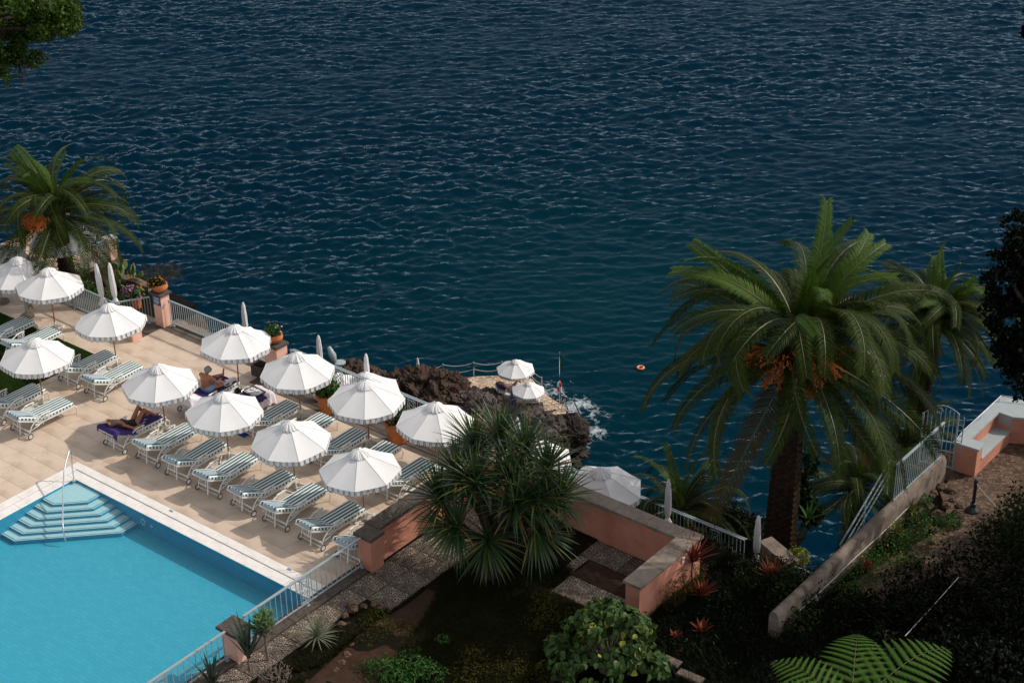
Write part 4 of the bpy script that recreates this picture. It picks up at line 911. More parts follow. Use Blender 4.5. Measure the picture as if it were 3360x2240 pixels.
# ================================================================== parasols
RIM, APEX, RAD = 1.68, 2.26, 1.165
def canopy_pt(a, r, sag=1.0):
    """a = angle in octagon units (0..8), r = 0..1 from apex to rim"""
    i = math.floor(a); f = a - i; A = [math.radians(45 * i), math.radians(45 * (i + 1))]
    p = Vector((math.cos(A[0]), math.sin(A[0]), 0)).lerp(Vector((math.cos(A[1]), math.sin(A[1]), 0)), f) * (RAD * r)
    s = math.sin(math.pi * f)
    z = APEX + (RIM - APEX) * (r ** 1.08) - .035 * s * (r * (1 - .25 * r)) * sag
    return Vector((p.x, p.y, z))
def make_parasol(seed, pole='wood_pole', base='cross', wind=0.0):
    rnd = random.Random(seed); t = thing('parasol', '', 'parasol', group='open white parasols')
    m_ = MB(); NA, NR = 6, 7; rows = []
    for ir in range(NR + 1):
        r = .045 + (1 - .045) * ir / NR; row = []
        for a in range(8 * NA):
            p = canopy_pt(a / NA, r); ang = math.atan2(p.y, p.x)
            if wind: 
                k = max(0, math.cos(ang - .6)) ** 2 * r; p.z += wind * k * math.sin(9 * ang + r * 5) * .5; p *= 1 + 0; p.z += wind * .4 * k
            p.z += .0025 * rnd.uniform(-1, 1) * r + .007 * r * math.sin(ang * 5 + r * 7 + seed); row.append(p)
        rows.append(row)
    V = [p for row in rows for p in row]; k = 8 * NA
    F = [(i * k + j_, (i + 1) * k + j_, (i + 1) * k + (j_ + 1) % k, i * k + (j_ + 1) % k) for i in range(NR) for j_ in range(k)]
    m_.add(V, F)
    m_ = MB()      # every panel has its own edge so the seams stay crisp and the cloth between is smooth
    for i in range(8):
        Vp = [rows[q][(i * NA + j_) % k] for q in range(NR + 1) for j_ in range(NA + 1)]; w_ = NA + 1
        m_.add(Vp, [(q * w_ + j_, (q + 1) * w_ + j_, (q + 1) * w_ + j_ + 1, q * w_ + j_ + 1) for q in range(NR) for j_ in range(NA)])
    cn = m_.build('canopy', 'canvas', t, smooth=True)
    sm = MB()
    for i in range(8):
        sm.tube([rows[q][i * NA] + Vector((0, 0, .004)) for q in range(0, NR + 1)], .0065, 4)
    sm.tube([rows[NR][j_] + Vector((0, 0, -.002)) for j_ in range(k)] + [rows[NR][0] + Vector((0, 0, -.002))], .008, 4, cap=False)
    sm.build('seam', 'canvas', cn)
    # ruffled vent cap
    vm = MB(); nr = 96; prev = None; V = []
    for q, (r, z) in enumerate(((.03, APEX + .075), (.09, APEX + .055), (.19, APEX + .005), (.27, APEX - .055), (.305, APEX - .115))):
        for j_ in range(nr):
            a = 6.283185 * j_ / nr; amp = (0, .006, .014, .022, .030)[q]; w = (math.sin(a * 11 + 2.2 * math.sin(a * 3 + seed)) * .7 + math.sin(a * 19 + 1.7 * math.sin(a * 2 + seed * 2)) * .6) * amp + .010 * rnd.uniform(-1, 1) * q / 4
            oc = 1 / max(math.cos((a % (math.pi / 4)) - math.pi / 8), .9) * .93
            V.append((r * oc * math.cos(a), r * oc * math.sin(a), z + w))
    F = [(i * nr + j_, (i + 1) * nr + j_, (i + 1) * nr + (j_ + 1) % nr, i * nr + (j_ + 1) % nr) for i in range(4) for j_ in range(nr)]
    vm.add(V, F); vm.build('vent_cap', 'canvas', t, smooth=True)
    MB().lathe([(.028, APEX + .06), (.03, APEX + .085), (.012, APEX + .10), (.014, APEX + .12), (0, APEX + .128)], 10).build('finial', 'chrome', t, smooth=True)
    # scalloped valance: six flaps a side with dark bound edges, and a second layer showing in the gaps
    va = MB(); tr = MB(); NF = 5
    for i in range(8):
        A, B = rows[NR][i * NA], rows[NR][((i + 1) * NA) % k]; d = B - A; L_ = d.length; d.normalize(); nrm = Vector((d.y, -d.x, 0)).normalized()
        mid = (A + B) / 2
        if nrm.dot(Vector((mid.x, mid.y, 0))) < 0: nrm = -nrm
        w = L_ / NF
        edge = lambda s: A.lerp(B, s) if True else None
        def rimz(s): 
            q = s * NA; j0 = int(min(q, NA - 1)); f = q - j0; return rows[NR][(i * NA + j0) % k].lerp(rows[NR][(i * NA + j0 + 1) % k], f)
        for layer in (0, 1):
            for f_ in range(NF + (1 if layer else 0)):
                c_ = (f_ + .5 - (.5 if layer else 0)) / NF; hw = (.40 if layer == 0 else .20) / NF; h = (.165 if layer == 0 else .175) + rnd.uniform(-.008, .008)
                if layer and (f_ == 0 or f_ == NF): hw *= .6
                sway = rnd.uniform(-.012, .022) + (.05 * wind * rnd.random()); off = nrm * (.006 if layer == 0 else -.010)
                us = [-1, -.98, -.92, -.75, -.45, 0, .45, .75, .92, .98, 1]; hs = [0, .45, .68, .88, .975, 1, .975, .88, .68, .45, 0]
                top = []; bot = []
                for u_, hh in zip(us, hs):
                    s = min(max(c_ + hw * u_, 0), 1); p = rimz(s); top.append(p + off * .3); bot.append(p + off + nrm * sway * hh + Vector((0, 0, -h * hh)))
                o = len(va.v); va.v += [tuple(p) for p in top] + [tuple(p) for p in bot]; n = len(us)
                for q in range(n - 1):
                    va.f.append((o + q, o + n + q, o + n + q + 1, o + q + 1)); va.m.append(0)
                e = nrm * .003
                if layer == 0:
                    o = len(tr.v); wv = .0055
                    for q in range(n):
                        p = bot[q] + e; tg = (bot[min(q + 1, n - 1)] - bot[max(q - 1, 0)]).normalized(); sd_ = tg.cross(nrm).normalized() * wv
                        tr.v += [tuple(p - sd_), tuple(p + sd_)]
                    for q in range(n - 1): tr.f.append((o + q * 2, o + q * 2 + 1, o + q * 2 + 3, o + q * 2 + 2)); tr.m.append(0)
    vo_ = va.build('valance', 'canvas', t); tr.build('dark_binding', 'trim', vo_)
    # ribs
    for i in range(8):
        a = math.radians(45 * i); q = MB(); tip = rows[NR][i * NA]; q.tube([(.03 * math.cos(a), .03 * math.sin(a), APEX - .04), tip + Vector((0, 0, -.02))], .009, 5)
        q.tube([(.03 * math.cos(a), .03 * math.sin(a), 1.62), rows[3][i * NA] + Vector((0, 0, -.03))], .008, 5); q.build('rib', 'wood_pole' if pole == 'wood_pole' else 'white_metal', t)
    q = MB(); q.tube([(0, 0, .05), (0, 0, APEX)], .0215, 10); q.build('pole', pole, t, smooth=True)
    if base == 'cross':
        q = MB()
        q.tube([(0, 0, .03), (0, 0, .30)], .03, 10); b_ = q.build('base_tube', 'white_metal', t, smooth=True)
        q = MB()
        for i in range(4):
            a = math.radians(45 + 90 * i) ; c_, s_ = math.cos(a), math.sin(a); obar(q, (0, 0, .035), (.36 * c_, .36 * s_, .035), .045, .03)
            a2 = a + math.radians(90); obar(q, (.34 * c_, .34 * s_, .035), (.34 * math.cos(a2), .34 * math.sin(a2), .035), .03, .028)
            q.add([(0.05 * c_, .05 * s_, .05), (.30 * c_, .30 * s_, .05), (.03 * c_, .03 * s_, .20)], [(0, 1, 2), (2, 1, 0)])
        q.build('base_frame', 'white_metal', t)
    else:
        MB().lathe([(.24, 0), (.25, .02), (.25, .06), (.22, .085), (.05, .09), (.045, .16), (0, .16)], 20).build('stone_base', 'tan_stone', t, smooth=True)
    return t
VAR = [make_parasol(1), make_parasol(2), make_parasol(3)]; usedv = [False] * 3
GRY = make_parasol(4, 'rail_paint', 'stone'); WND = make_parasol(6, wind=.16); usedg = [False]; usedw = [False]
def put_parasol(x, y, z, ang, label, var=0, scale=None, group='open white parasols', tilt=None):
    src, us, ix = (VAR[var], usedv, var) if var < 3 else ((GRY, usedg, 0) if var == 3 else (WND, usedw, 0))
    if not us[ix]: o = src; o.location = (x, y, z); o.rotation_euler = (0, 0, math.radians(ang)); o['label'] = label; us[ix] = True
    else: o = dup(src, (x, y, z), math.radians(ang), label)
    if scale: o.scale = (scale,) * 3
    if tilt: o.rotation_euler = (tilt[0], tilt[1], math.radians(ang))
    else: o.rotation_euler = (random.uniform(-.035, .035), random.uniform(-.035, .035), math.radians(ang))
    o['group'] = group; return o
put_parasol(8.73, 3.27, 0, 36, 'open white parasol over the pool-side loungers nearest the garden wall', 0)
put_parasol(6.02, 3.22, 0, 11, 'open white parasol in the front row, second from the garden wall', 1)
put_parasol(3.27, 3.15, 0, 40, 'open white parasol in the front row, third from the garden wall', 2)
put_parasol(.44, 3.15, 0, 41, 'open white parasol above the sunbathing woman in the front row', 0)
put_parasol(8.67, 6.40, 0, 6, 'open white parasol by the basalt walk, right beside the pandanus', 1)
put_parasol(6.15, 6.25, 0, 40, 'open white parasol in the back row between the two big flower pots', 2)
put_parasol(3.28, 6.2, 0, 11, 'open white parasol in the back row right of the middle potted pillar', 0)
put_parasol(.42, 6.27, 0, 22, 'wind-ruffled open white parasol behind the man reading', 4)
put_parasol(-3.90, 4.88, 0, 14, 'open white parasol over the lounger pair right of the lawn', 1)
put_parasol(-3.97, 1.89, 0, 17, 'open white parasol over the lawn, cut by nothing, lowest on the left', 2)
put_parasol(-7.72, 5.35, 0, 38, 'open white parasol at the left, behind the lawn loungers', 0)
put_parasol(-9.30, 5.38, 0, 20, 'open white parasol on a grey pole with round stone base, far left', 3)
put_parasol(-10.95, 5.55, 0, 5, 'open white parasol only half in view at the left picture edge', 3)
# ================================================================== plants
def R3(a): return random.uniform(-a, a)
def frond_mesh(name, L_, e0, bend, nl=52, ll=.55, seed=0, mat='palm_leaf', vee=.30, width=.022, twist=0.0, start=.10, fwd=.52):
    """feather palm frond in the local XZ plane, stalk leaving the origin at elevation e0 and bending down by `bend`"""
    rnd = random.Random(seed); n = 16; pts = [Vector((0, 0, 0))]; angs = []
    for i in range(n):
        s = i / n; a = e0 - bend * (s ** 1.6); angs.append(a); pts.append(pts[-1] + Vector((math.cos(a), 0, math.sin(a))) * (L_ / n))
    angs.append(angs[-1])
    def at(s):
        q = s * n; i = min(int(q), n - 1); f = q - i; return pts[i].lerp(pts[i + 1], f), lerp(angs[i], angs[min(i + 1, n)], f)
    m_ = MB()
    m_.tube(pts, [lerp(.032, .005, i / n) * L_ / 3 for i in range(n + 1)], 5, mi=1)
    for side in (-1, 1):
        for k in range(nl):
            s = start + (1 - start) * (k + rnd.uniform(-.3, .3)) / nl; s = min(max(s, 0), .998); p, a = at(s)
            T = Vector((math.cos(a), 0, math.sin(a))); Nn = Vector((-math.sin(a), 0, math.cos(a))); S = Vector((0, side, 0))
            prof = min(1, (s - start + .06) / .16) * (1 - .42 * max(0, s - .5) / .5)
            l_ = ll * prof * rnd.uniform(.88, 1.1)
            f = fwd + .5 * s; v = vee * rnd.uniform(.6, 1.3) * (1 - .5 * s)
            d = (S + T * f + Nn * v).normalized(); w = width * rnd.uniform(.8, 1.2)
            e = T * w
            mid = p + d * l_ * .5; tip = p + d * l_ + Vector((0, 0, -.22 * l_))
            m_.add([p - e * .6, p + e * .6, mid + e, mid - e, tip], [(0, 1, 2, 3), (3, 2, 4)])
    return m_.mesh(name, [mat, 'rachis'])
def palm(label, base, h, crown_r, nf, seed, lean=(0, 0), trunk_r=.42, group='date palms', dates=True, leafy=1.0, trunk_mat='trunk', young=True, dense=52):
    rnd = random.Random(seed); t = thing('date_palm', label, 'palm', base, group=group)
    # trunk with diamond leaf scars
    if h > .3:
        m_ = MB(); V = []; nh, na = max(10, int(h * 11)), 20
        for i in range(nh + 1):
            s = i / nh; z = h * s - .3 * (1 - s); r = trunk_r * (1.12 - .30 * s + (.16 if s > .86 else 0) * min(1, (s - .86) / .1))
            for j_ in range(na):
                a = 6.2832 * (j_ + (.5 if i % 2 else 0)) / na; rr = r * (1 + .075 * (1 if (i + j_) % 2 else -1) + .03 * rnd.uniform(-1, 1)); V.append((lean[0] * s + rr * math.cos(a), lean[1] * s + rr * math.sin(a), z))
        F = [(i * na + j_, i * na + (j_ + 1) % na, (i + 1) * na + (j_ + 1) % na, (i + 1) * na + j_) for i in range(nh) for j_ in range(na)]
        m_.add(V, F); m_.build('trunk', trunk_mat, t)
    top = Vector((lean[0], lean[1], h))
    sc = crown_r
    kinds = []
    for i, (e0, bend, mat) in enumerate([(1.45, .65, 'palm_young'), (1.25, 1.45, 'palm_young' if young else 'palm_leaf'), (1.0, 2.0, 'palm_leaf'), (.75, 2.1, 'palm_leaf'), (.45, 1.95, 'palm_leaf'), (.10, 1.55, 'palm_leaf'), (-.35, 1.15, 'palm_leaf'), (-.75, .75, 'palm_dry'), (1.05, 2.55, 'palm_leaf'), (.65, 2.45, 'palm_leaf')]):
        kinds.append(frond_mesh('frond', sc * (1.02 if i < 2 else 1.18) * (1 if i else .9), e0, bend, nl=int(dense * leafy * 1.35), ll=sc * (.115 if i < 2 else .14), seed=seed * 20 + i, mat=mat, width=.0185 * sc / 3 if sc > 2 else .013))
    ga = 2.39996; AZC = math.atan2(-HEAD.y, -HEAD.x)
    for k in range(nf):
        s = k / (nf - 1); q = s ** .85
        kk = 0 if s < .05 else 1 if s < .15 else (2 if rnd.random() < .5 else 8) if s < .36 else (3 if rnd.random() < .5 else 9) if s < .58 else 4 if s < .74 else 5 if s < .89 else 6 if s < .97 else 7
        dz_ = (k * ga - AZC + math.pi) % (2 * math.pi) - math.pi
        if dates and abs(dz_) < 1.15 and kk in (3, 4, 9): kk = 8 if rnd.random() < .5 else 5 if rnd.random() < .6 else 6
        f = link('frond', kinds[kk], t, top + Vector((R3(.06) * sc / 3, R3(.06) * sc / 3, -.35 * s * sc / 4)))
        f.rotation_euler = (R3(.6), R3(.14), k * ga + R3(.18)); q_ = rnd.uniform(.86, 1.08); f.scale = (q_, q_, q_)
    if dates:
        for k in range(dates if isinstance(dates, int) and dates > 1 else 5):
            m_ = MB(); a = AZC + (-1.25, -.65, .05, .7, 1.3, 3.0)[k % 6]; out = Vector((math.cos(a), math.sin(a), 0)); c0_ = top + Vector((0, 0, -.05 * sc - (.07 * sc if k == 2 else 0))) + out * .165 * sc
            for q in range(60):
                d = (out * rnd.uniform(.5, 1.0) + Vector((R3(.45), R3(.45), rnd.uniform(-.05, .35)))).normalized(); L_ = sc * rnd.uniform(.16, .30)
                pts = [c0_, c0_ + d * L_ * .55 + Vector((0, 0, .02)), c0_ + d * L_ + Vector((0, 0, -.10 * sc * rnd.uniform(.5, 1.1)))]
                m_.tube(pts, .0035 * sc / 2, 3, cap=False)
                for w in range(8):
                    s = rnd.uniform(.5, 1); p = pts[1].lerp(pts[2], s) + Vector((R3(.035), R3(.035), R3(.035))) * sc / 3; r = .0115 * sc / 2
                    m_.add([p + Vector((r, 0, 0)), p + Vector((-r, 0, 0)), p + Vector((0, r, 0)), p + Vector((0, -r, 0)), p + Vector((0, 0, r * 1.4)), p + Vector((0, 0, -r * 1.4))], [(0, 2, 4), (2, 1, 4), (1, 3, 4), (3, 0, 4), (2, 0, 5), (1, 2, 5), (3, 1, 5), (0, 3, 5)])
            m_.build('date_cluster', 'date_orange', t)
    return t
big = un(2557, 1790, -2.0)
def crown_h(base, px, py):
    """height of a crown seen at pixel py above a base point"""
    lo, hi = 0., 40.
    for _ in range(40):
        mid = (lo + hi) / 2
        if px_of((base.x, base.y, base.z + mid))[1] > py: lo = mid
        else: hi = mid
    return lo
palm('large date palm with orange fruit stalks rising in front of the sea at right', big, crown_h(big, 2571, 1125), 4.15, 80, 3, lean=(.1, .05), trunk_r=.42, dates=6, dense=64)
b2 = un(2985, 1480, -3.5)
palm('second date palm behind the large one, beside the dark tree', b2, crown_h(b2, 3030, 1040), 2.65, 72, 5, trunk_r=.30, dates=False, lean=(.30, .22), dense=60)
b3 = un(2230, 1720, -2.2)
palm('small trunkless date palm beyond the lower terrace railing', b3, .5, 2.3, 34, 8, dates=False, trunk_r=.2)
b4 = un(2800, 1690, -3.6)
palm('low dark date palm below the large one near the stair rails', b4, 1.1, 2.5, 34, 9, dates=False, trunk_r=.25, young=False)
b5 = un(2950, 1560, -4.2)
palm('low date palm behind the barred fence by the stairs', b5, 1.0, 2.6, 34, 10, dates=False, trunk_r=.25, young=False)
b6 = un(229, 958, .0)
palm('date palm with orange fruit at the left edge above the parasols', b6, crown_h(b6, 205, 690), 2.95, 64, 12, trunk_r=.27, dates=2, dense=58)

# ------------------------------------------------------------------ sword-leaved plants
def sword(m_, p, d, L_, w, droop, mi=0, n=6, fold=.25):
    d = Vector(d).normalized(); side = d.cross(Vector((0, 0, 1)))
    side = Vector((1, 0, 0)) if side.length < 1e-3 else side.normalized()
    V = []; q = Vector(p); dd = d.copy()
    for i in range(n + 1):
        s = i / n; ww = w * (1 - s ** 2.2) * (.55 + .45 * min(1, s * 4)) + .001; up = side.cross(dd).normalized()
        V += [q - side * ww + up * ww * fold, q, q + side * ww + up * ww * fold]
        dd = (dd + Vector((0, 0, -droop * (s + .15) / n))).normalized(); q = q + dd * (L_ / n)
    F = []
    for i in range(n): a = i * 3; F += [(a, a + 1, a + 4, a + 3), (a + 1, a + 2, a + 5, a + 4)]
    m_.add(V, F, mi)
def pandanus():
    b_ = un(1610, 1900, .05); t = thing('pandanus', 'spiky pandanus tree with long sword leaves in the middle of the garden', 'shrub', b_)
    heads = [(1160, 1560, 1.9), (1180, 1660, 1.5)]
    hp = []
    # crown heads given by where they appear, depths spread about the trunk
    for (px, py, z) in [(1505, 1560, 2.75), (1560, 1470, 3.2), (1640, 1440, 3.45), (1720, 1480, 3.25), (1790, 1545, 2.85), (1450, 1640, 2.2), (1560, 1590, 2.75), (1675, 1560, 2.9), (1830, 1640, 2.2), (1760, 1640, 2.4), (1600, 1770, 1.55), (1760, 1745, 1.6), (1495, 1730, 1.75), (1690, 1660, 2.3)]:
        hp.append(un(px, py, z))
    m_ = MB(); fork = b_ + Vector((.05, .1, .95))
    m_.tube([b_ - Vector((0, 0, .2)), b_ + Vector((.03, 0, .5)), fork], [.17, .14, .15], 9)
    for p in hp:
        mid = fork.lerp(p, .5) + Vector((R3(.1), R3(.1), -.08)); m_.tube([fork, mid, p + Vector((0, 0, -.12))], [.11, .085, .065], 7)
    for k in range(9): a = k * .7; m_.tube([b_ + Vector((.1 * math.cos(a), .1 * math.sin(a), .75)), b_ + Vector((.45 * math.cos(a), .45 * math.sin(a), -.1))], .022, 5)
    m_.v = [tuple(Vector(v) - b_) for v in m_.v]; m_.build('trunk', 'bark', t)
    for k, p in enumerate(hp):
        m_ = MB(); N_ = 105
        ctr = Vector((b_.x, b_.y, 1.9)); outv = (p - ctr); outv.z *= .6; outv = outv.normalized() if outv.length > .2 else Vector((0, 0, 1))
        axis = (outv * .75 + Vector((0, 0, .85 if p.z > 2 else .15))).normalized()
        e1 = axis.cross(Vector((.3, .2, 1))).normalized(); e2 = axis.cross(e1)
        for i in range(N_):
            s = i / N_; th = .18 + 1.75 * s ** .8; ph = i * 2.39996 + R3(.2)
            d = axis * math.cos(th) + (e1 * math.cos(ph) + e2 * math.sin(ph)) * math.sin(th)
            L_ = random.uniform(.95, 1.40) * (.85 if s < .12 else 1); r_ = random.random()
            mi = 2 if r_ < .035 + .07 * (s > .85) else 1 if r_ < .16 else 0
            sword(m_, p + axis * (.12 - .22 * s) - b_, d, L_, random.uniform(.027, .040), .20 + .85 * s + R3(.15), mi)
        o = m_.build('leaf_rosette', ['pandan', 'pandan_pale', 'pandan_dry'], t); stuff(o)
    return t
pandanus()
def rosette(name, label, loc, n, L_, w, mats, spread=(.15, 1.35), droop=.3, cat='plant', stem=0.0, stemmat='bark', pick=None, group=None, fold=.25):
    t = thing(name, label, cat, loc, group=group)
    if stem > 0: MB().tube([(0, 0, -.1), (R3(.03), R3(.03), stem * .6), (0, 0, stem)], [.04, .035, .03], 7).build('stem', stemmat, t)
    mats_ = mats if isinstance(mats, list) else [mats]
    for k in range(min(n, 60)):
        m_ = MB(); s = k / n; th = spread[0] + (spread[1] - spread[0]) * s ** .9; ph = k * 2.39996 + R3(.15)
        d = Vector((math.sin(th) * math.cos(ph), math.sin(th) * math.sin(ph), math.cos(th)))
        sword(m_, Vector((0, 0, stem)) + d * .02, d, L_ * random.uniform(.8, 1.12) * (1 - .15 * (s < .15)), w * random.uniform(.85, 1.1), droop * (.4 + s), 0, fold=fold)
        mm = pick(s) if pick else mats_[0]
        m_.build('leaf', mm, t)
    if n > 60:
        m_ = MB()
        for k in range(60, n):
            s = k / n; th = spread[0] + (spread[1] - spread[0]) * s ** .9; ph = k * 2.39996 + R3(.15); d = Vector((math.sin(th) * math.cos(ph), math.sin(th) * math.sin(ph), math.cos(th)))
            sword(m_, Vector((0, 0, stem)) + d * .02, d, L_ * random.uniform(.8, 1.1), w, droop * (.4 + s), 0, fold=fold)
        stuff(m_.build('outer_leaves', mats_[-1], t))
    return t
p = un(822, 2216, .05); rosette('agave', 'tall grey-green agave in front of the pillar at the pool rim', (p.x, p.y, .30), 20, 1.25, .062, 'agave', (.05, .62), .05, stem=.28, stemmat='deadwood', fold=.5)
p = un(700, 2262, .05); rosette('agave', 'agave cut by the bottom edge below the pool railing', (p.x, p.y, .05), 16, .85, .055, 'agave', (.06, .70), .05, stem=.10, stemmat='deadwood', fold=.5, group=None)
p = un(1042, 2108, .05); rosette('yucca', 'small silvery yucca rosette on the pebbled strip by the railing', (p.x, p.y, .16), 96, .62, .013, ['yucca', 'yucca'], (.1, 1.75), .35, stem=.10)
cp = lambda s: 'cordyline_tip' if s < .14 else 'cordyline'
for (px, py, L_, n, lb, z) in [(2270, 1900, .92, 46, 'large red cordyline against the outside of the pink wall', .55), (2300, 1965, .55, 30, 'lower red cordyline at the foot of the pink wall', .1), (2530, 1935, .62, 34, 'red cordyline with pale tips alone in the dark bed', .35), (2300, 2085, .42, 18, 'small red cordyline in the dark bed below the wall', .1), (2215, 2100, .28, 12, 'tiny red cordyline seedling by the wall foot', .05)]:
    p = un(px, py, .0); rosette('cordyline', lb, (p.x, p.y, 0), n, L_, .045, 'cordyline', (.05, 1.0), .35, stem=z, pick=cp)
for (px, py, lb, L_) in [(2985, 1690, 'pale bromeliad with yellow leaves below the concrete wall end', .42), (2940, 1760, 'pale bromeliad clump half way along the concrete wall', .42), (2840, 1875, 'small red-leaved bromeliad beside the concrete wall', .3)]:
    p = un(px, py, .05); rosette('bromeliad', lb, (p.x, p.y, .05), 22, L_, .03, 'pandan_pale' if 'red' not in lb else 'cordyline', (.1, 1.3), .5, stem=.12)
p = un(2650, 1760, -2.0); rosette('young_palm_plant', 'bright young strap-leaved plant between palm trunk and sea', (p.x, p.y, -1.6), 11, .62, .055, 'herb', (.2, 1.2), .4, stem=.2)

# ------------------------------------------------------------------ leafy shrubs
def leaf_shape(L_, w, n=4, cup=.15, bend=.25):
    m_ = MB(); V = []
    for i in range(n + 1):
        s = i / n; ww = w * math.sin(math.pi * min(1, (s * .94 + .06) ** .72)) ** .95; x = L_ * s; z = -bend * L_ * s * s
        V += [(x, -ww, z + cup * ww), (x, 0, z), (x, ww, z + cup * ww)]
    F = []
    for i in range(n): a = i * 3; F += [(a, a + 1, a + 4, a + 3), (a + 1, a + 2, a + 5, a + 4)]
    m_.add(V, F); return m_
def big_leaf_bush():
    c_ = un(1985, 2195, .1); t = thing('leafy_bush', 'bush of large heart-shaped green and yellow leaves at the bottom centre', 'bush', (c_.x, c_.y, 0))
    ms_ = [leaf_shape(.20, .078).mesh('leaf', 'bush_leaf'), leaf_shape(.16, .066).mesh('leaf', 'bush_leaf'), leaf_shape(.15, .06).mesh('leaf', 'bush_leaf'), leaf_shape(.20, .085).mesh('leaf', 'bush_yellow'), leaf_shape(.13, .055).mesh('leaf', 'bush_yellow')]
    st = MB(); rest = MB(); cnt = 0
    view = (CPOS - Vector((c_.x, c_.y, .8))).normalized()
    cand = []
    LUMPS = [(0, 0, .75, .85), (-.85, .25, .5, .62), (.8, .25, .6, .62), (.25, -.85, .45, .68), (-.45, -.75, .45, .62), (.35, .55, 1.15, .50), (-.45, .15, 1.25, .42), (.0, 1.0, .55, .6), (.1, .2, 1.65, .30), (-.75, .75, .75, .45), (.75, -.4, .9, .42), (1.2, .5, .4, .32), (-1.25, -.2, .35, .32), (.5, .3, 1.72, .22), (-.3, .7, 1.42, .26), (-.9, .9, .95, .25), (1.0, -.1, 1.25, .22), (-.1, -.35, 1.45, .25)]
    for i in range(2300):
        u_ = random.random(); a = random.uniform(0, 6.2832); el = math.asin(random.uniform(-.1, 1)); r = (.72 + .28 * random.random() ** .5)
        lump = 1.08 + .26 * math.sin(3 * a + 1) * math.cos(2 * el) + .20 * math.sin(7 * a + 3 * el) + .12 * random.uniform(-1, 1)
        q = random.choice(LUMPS); nrm = Vector((math.cos(el) * math.cos(a), math.cos(el) * math.sin(a), math.sin(el))); lump = 1 + .15 * random.uniform(-1, 1)
        p = Vector(q[:3]) + nrm * (q[3] * r * lump)
        if any((p - Vector(z[:3])).length < z[3] * .72 for z in LUMPS if z is not q) or p.z < .05: continue
        cand.append((nrm.dot(view) + .4 * r, p, nrm))
    cand.sort(key=lambda q: -q[0])
    for i, (s, p, nrm) in enumerate(cand):
        out = (nrm + Vector((R3(.75), R3(.75), R3(.45)))).normalized(); down = Vector((nrm.x * .7, nrm.y * .7, -.45)) + Vector((R3(.6), R3(.6), R3(.4)))
        x = (down - out * down.dot(out)).normalized(); y = out.cross(x)
        M_ = Matrix(((x.x, y.x, out.x, p.x), (x.y, y.y, out.y, p.y), (x.z, y.z, out.z, p.z), (0, 0, 0, 1)))
        yel = random.random() < (.03 if p.z < 1.3 else .09)
        me = ms_[(3 + (random.random() < .4)) if yel else random.choice((0, 0, 1, 1, 2))]
        if i < 300:
            o = link('leaf', me, t); o.matrix_local = M_
        else: rest.add([M_ @ v.co for v in me.vertices], [tuple(p_.vertices) for p_ in me.polygons], 1 if yel else 0)
    stuff(rest.build('inner_leaves', ['bush_leaf', 'bush_yellow'], t))
    for k in range(26):
        a = random.uniform(0, 6.28); e = Vector((.9 * math.cos(a) * random.random(), .9 * math.sin(a) * random.random(), random.uniform(.6, 1.35))); st.tube([(R3(.1), R3(.1), -.1), e * .5 + Vector((R3(.1), R3(.1), .1)), e], [.025, .016, .007], 5)
    st.build('branches', 'deadwood', t); t.scale = (1.02, 1.02, 1.02)
big_leaf_bush()
def foliage_np(n, blobs, L_, w, rng, tilt=.8, hollow=.55, lump=.25, freq=1.4):
    """leaf cards: four-point kites scattered through ellipsoid blobs (cx,cy,cz,rx,ry,rz), gathered in twigs"""
    bl = np.array(blobs, float); vol = bl[:, 3] * bl[:, 4] * bl[:, 5]; pick = rng.choice(len(bl), n, p=vol / vol.sum())
    d = rng.normal(size=(n, 3)); d /= np.linalg.norm(d, axis=1)[:, None]; r = (hollow + (1 - hollow) * rng.random(n) ** .6)
    lumpv = 1 + lump * np.sin(freq * 5 * d[:, 0] + pick) * np.sin(freq * 4.3 * d[:, 1] + 2 * pick) + lump * .6 * np.sin(freq * 9 * d[:, 2] + 3 * d[:, 0])
    c = bl[pick, :3] + d * bl[pick, 3:] * (r * lumpv)[:, None]
    nr = d + rng.normal(size=(n, 3)) * tilt; nr /= np.linalg.norm(nr, axis=1)[:, None]
    x = rng.normal(size=(n, 3)) + np.array([0, 0, -.5]); x -= nr * (x * nr).sum(1)[:, None]; x /= np.linalg.norm(x, axis=1)[:, None]; y = np.cross(nr, x)
    l_ = (L_ * rng.uniform(.65, 1.25, n))[:, None]; ww = (w * rng.uniform(.7, 1.2, n))[:, None]
    V = np.stack([c - x * l_ * .5, c + y * ww + nr * ww * .3, c + x * l_ * .5, c - y * ww + nr * ww * .3], 1).reshape(-1, 3)
    F = np.arange(n * 4).reshape(n, 4); return V, F
def shrub(label, loc, blobs, n, L_, w, mat, name='shrub', cat='shrub', flowers=None, stems=True, group=None, hollow=.5, fr=.03, tilt=.8):
    t = thing(name, label, cat, loc, group=group); rng = np.random.default_rng(abs(hash(label)) % 1000 if False else (len(label) * 37 + n) % 9973)
    V, F = foliage_np(n, blobs, L_, w, rng, hollow=hollow, tilt=tilt); o = link('foliage', np_mesh('foliage', V, F, mat), t); stuff(o)
    if flowers:
        V, F = foliage_np(flowers[1], blobs, fr, fr * .6, rng, hollow=.92); o = link('flowers', np_mesh('flowers', V, F, flowers[0]), t); stuff(o)
    if stems:
        m_ = MB()
        for q in blobs[:6]:
            for k in range(3): m_.tube([(R3(.05), R3(.05), -.12), (q[0] * .5 + R3(.1), q[1] * .5 + R3(.1), q[2] * .5), (q[0] + R3(.3) * q[3], q[1] + R3(.3) * q[4], q[2] + .2 * q[5])], [.022, .015, .006], 5)
        m_.build('stems', 'bark', t)
    return t
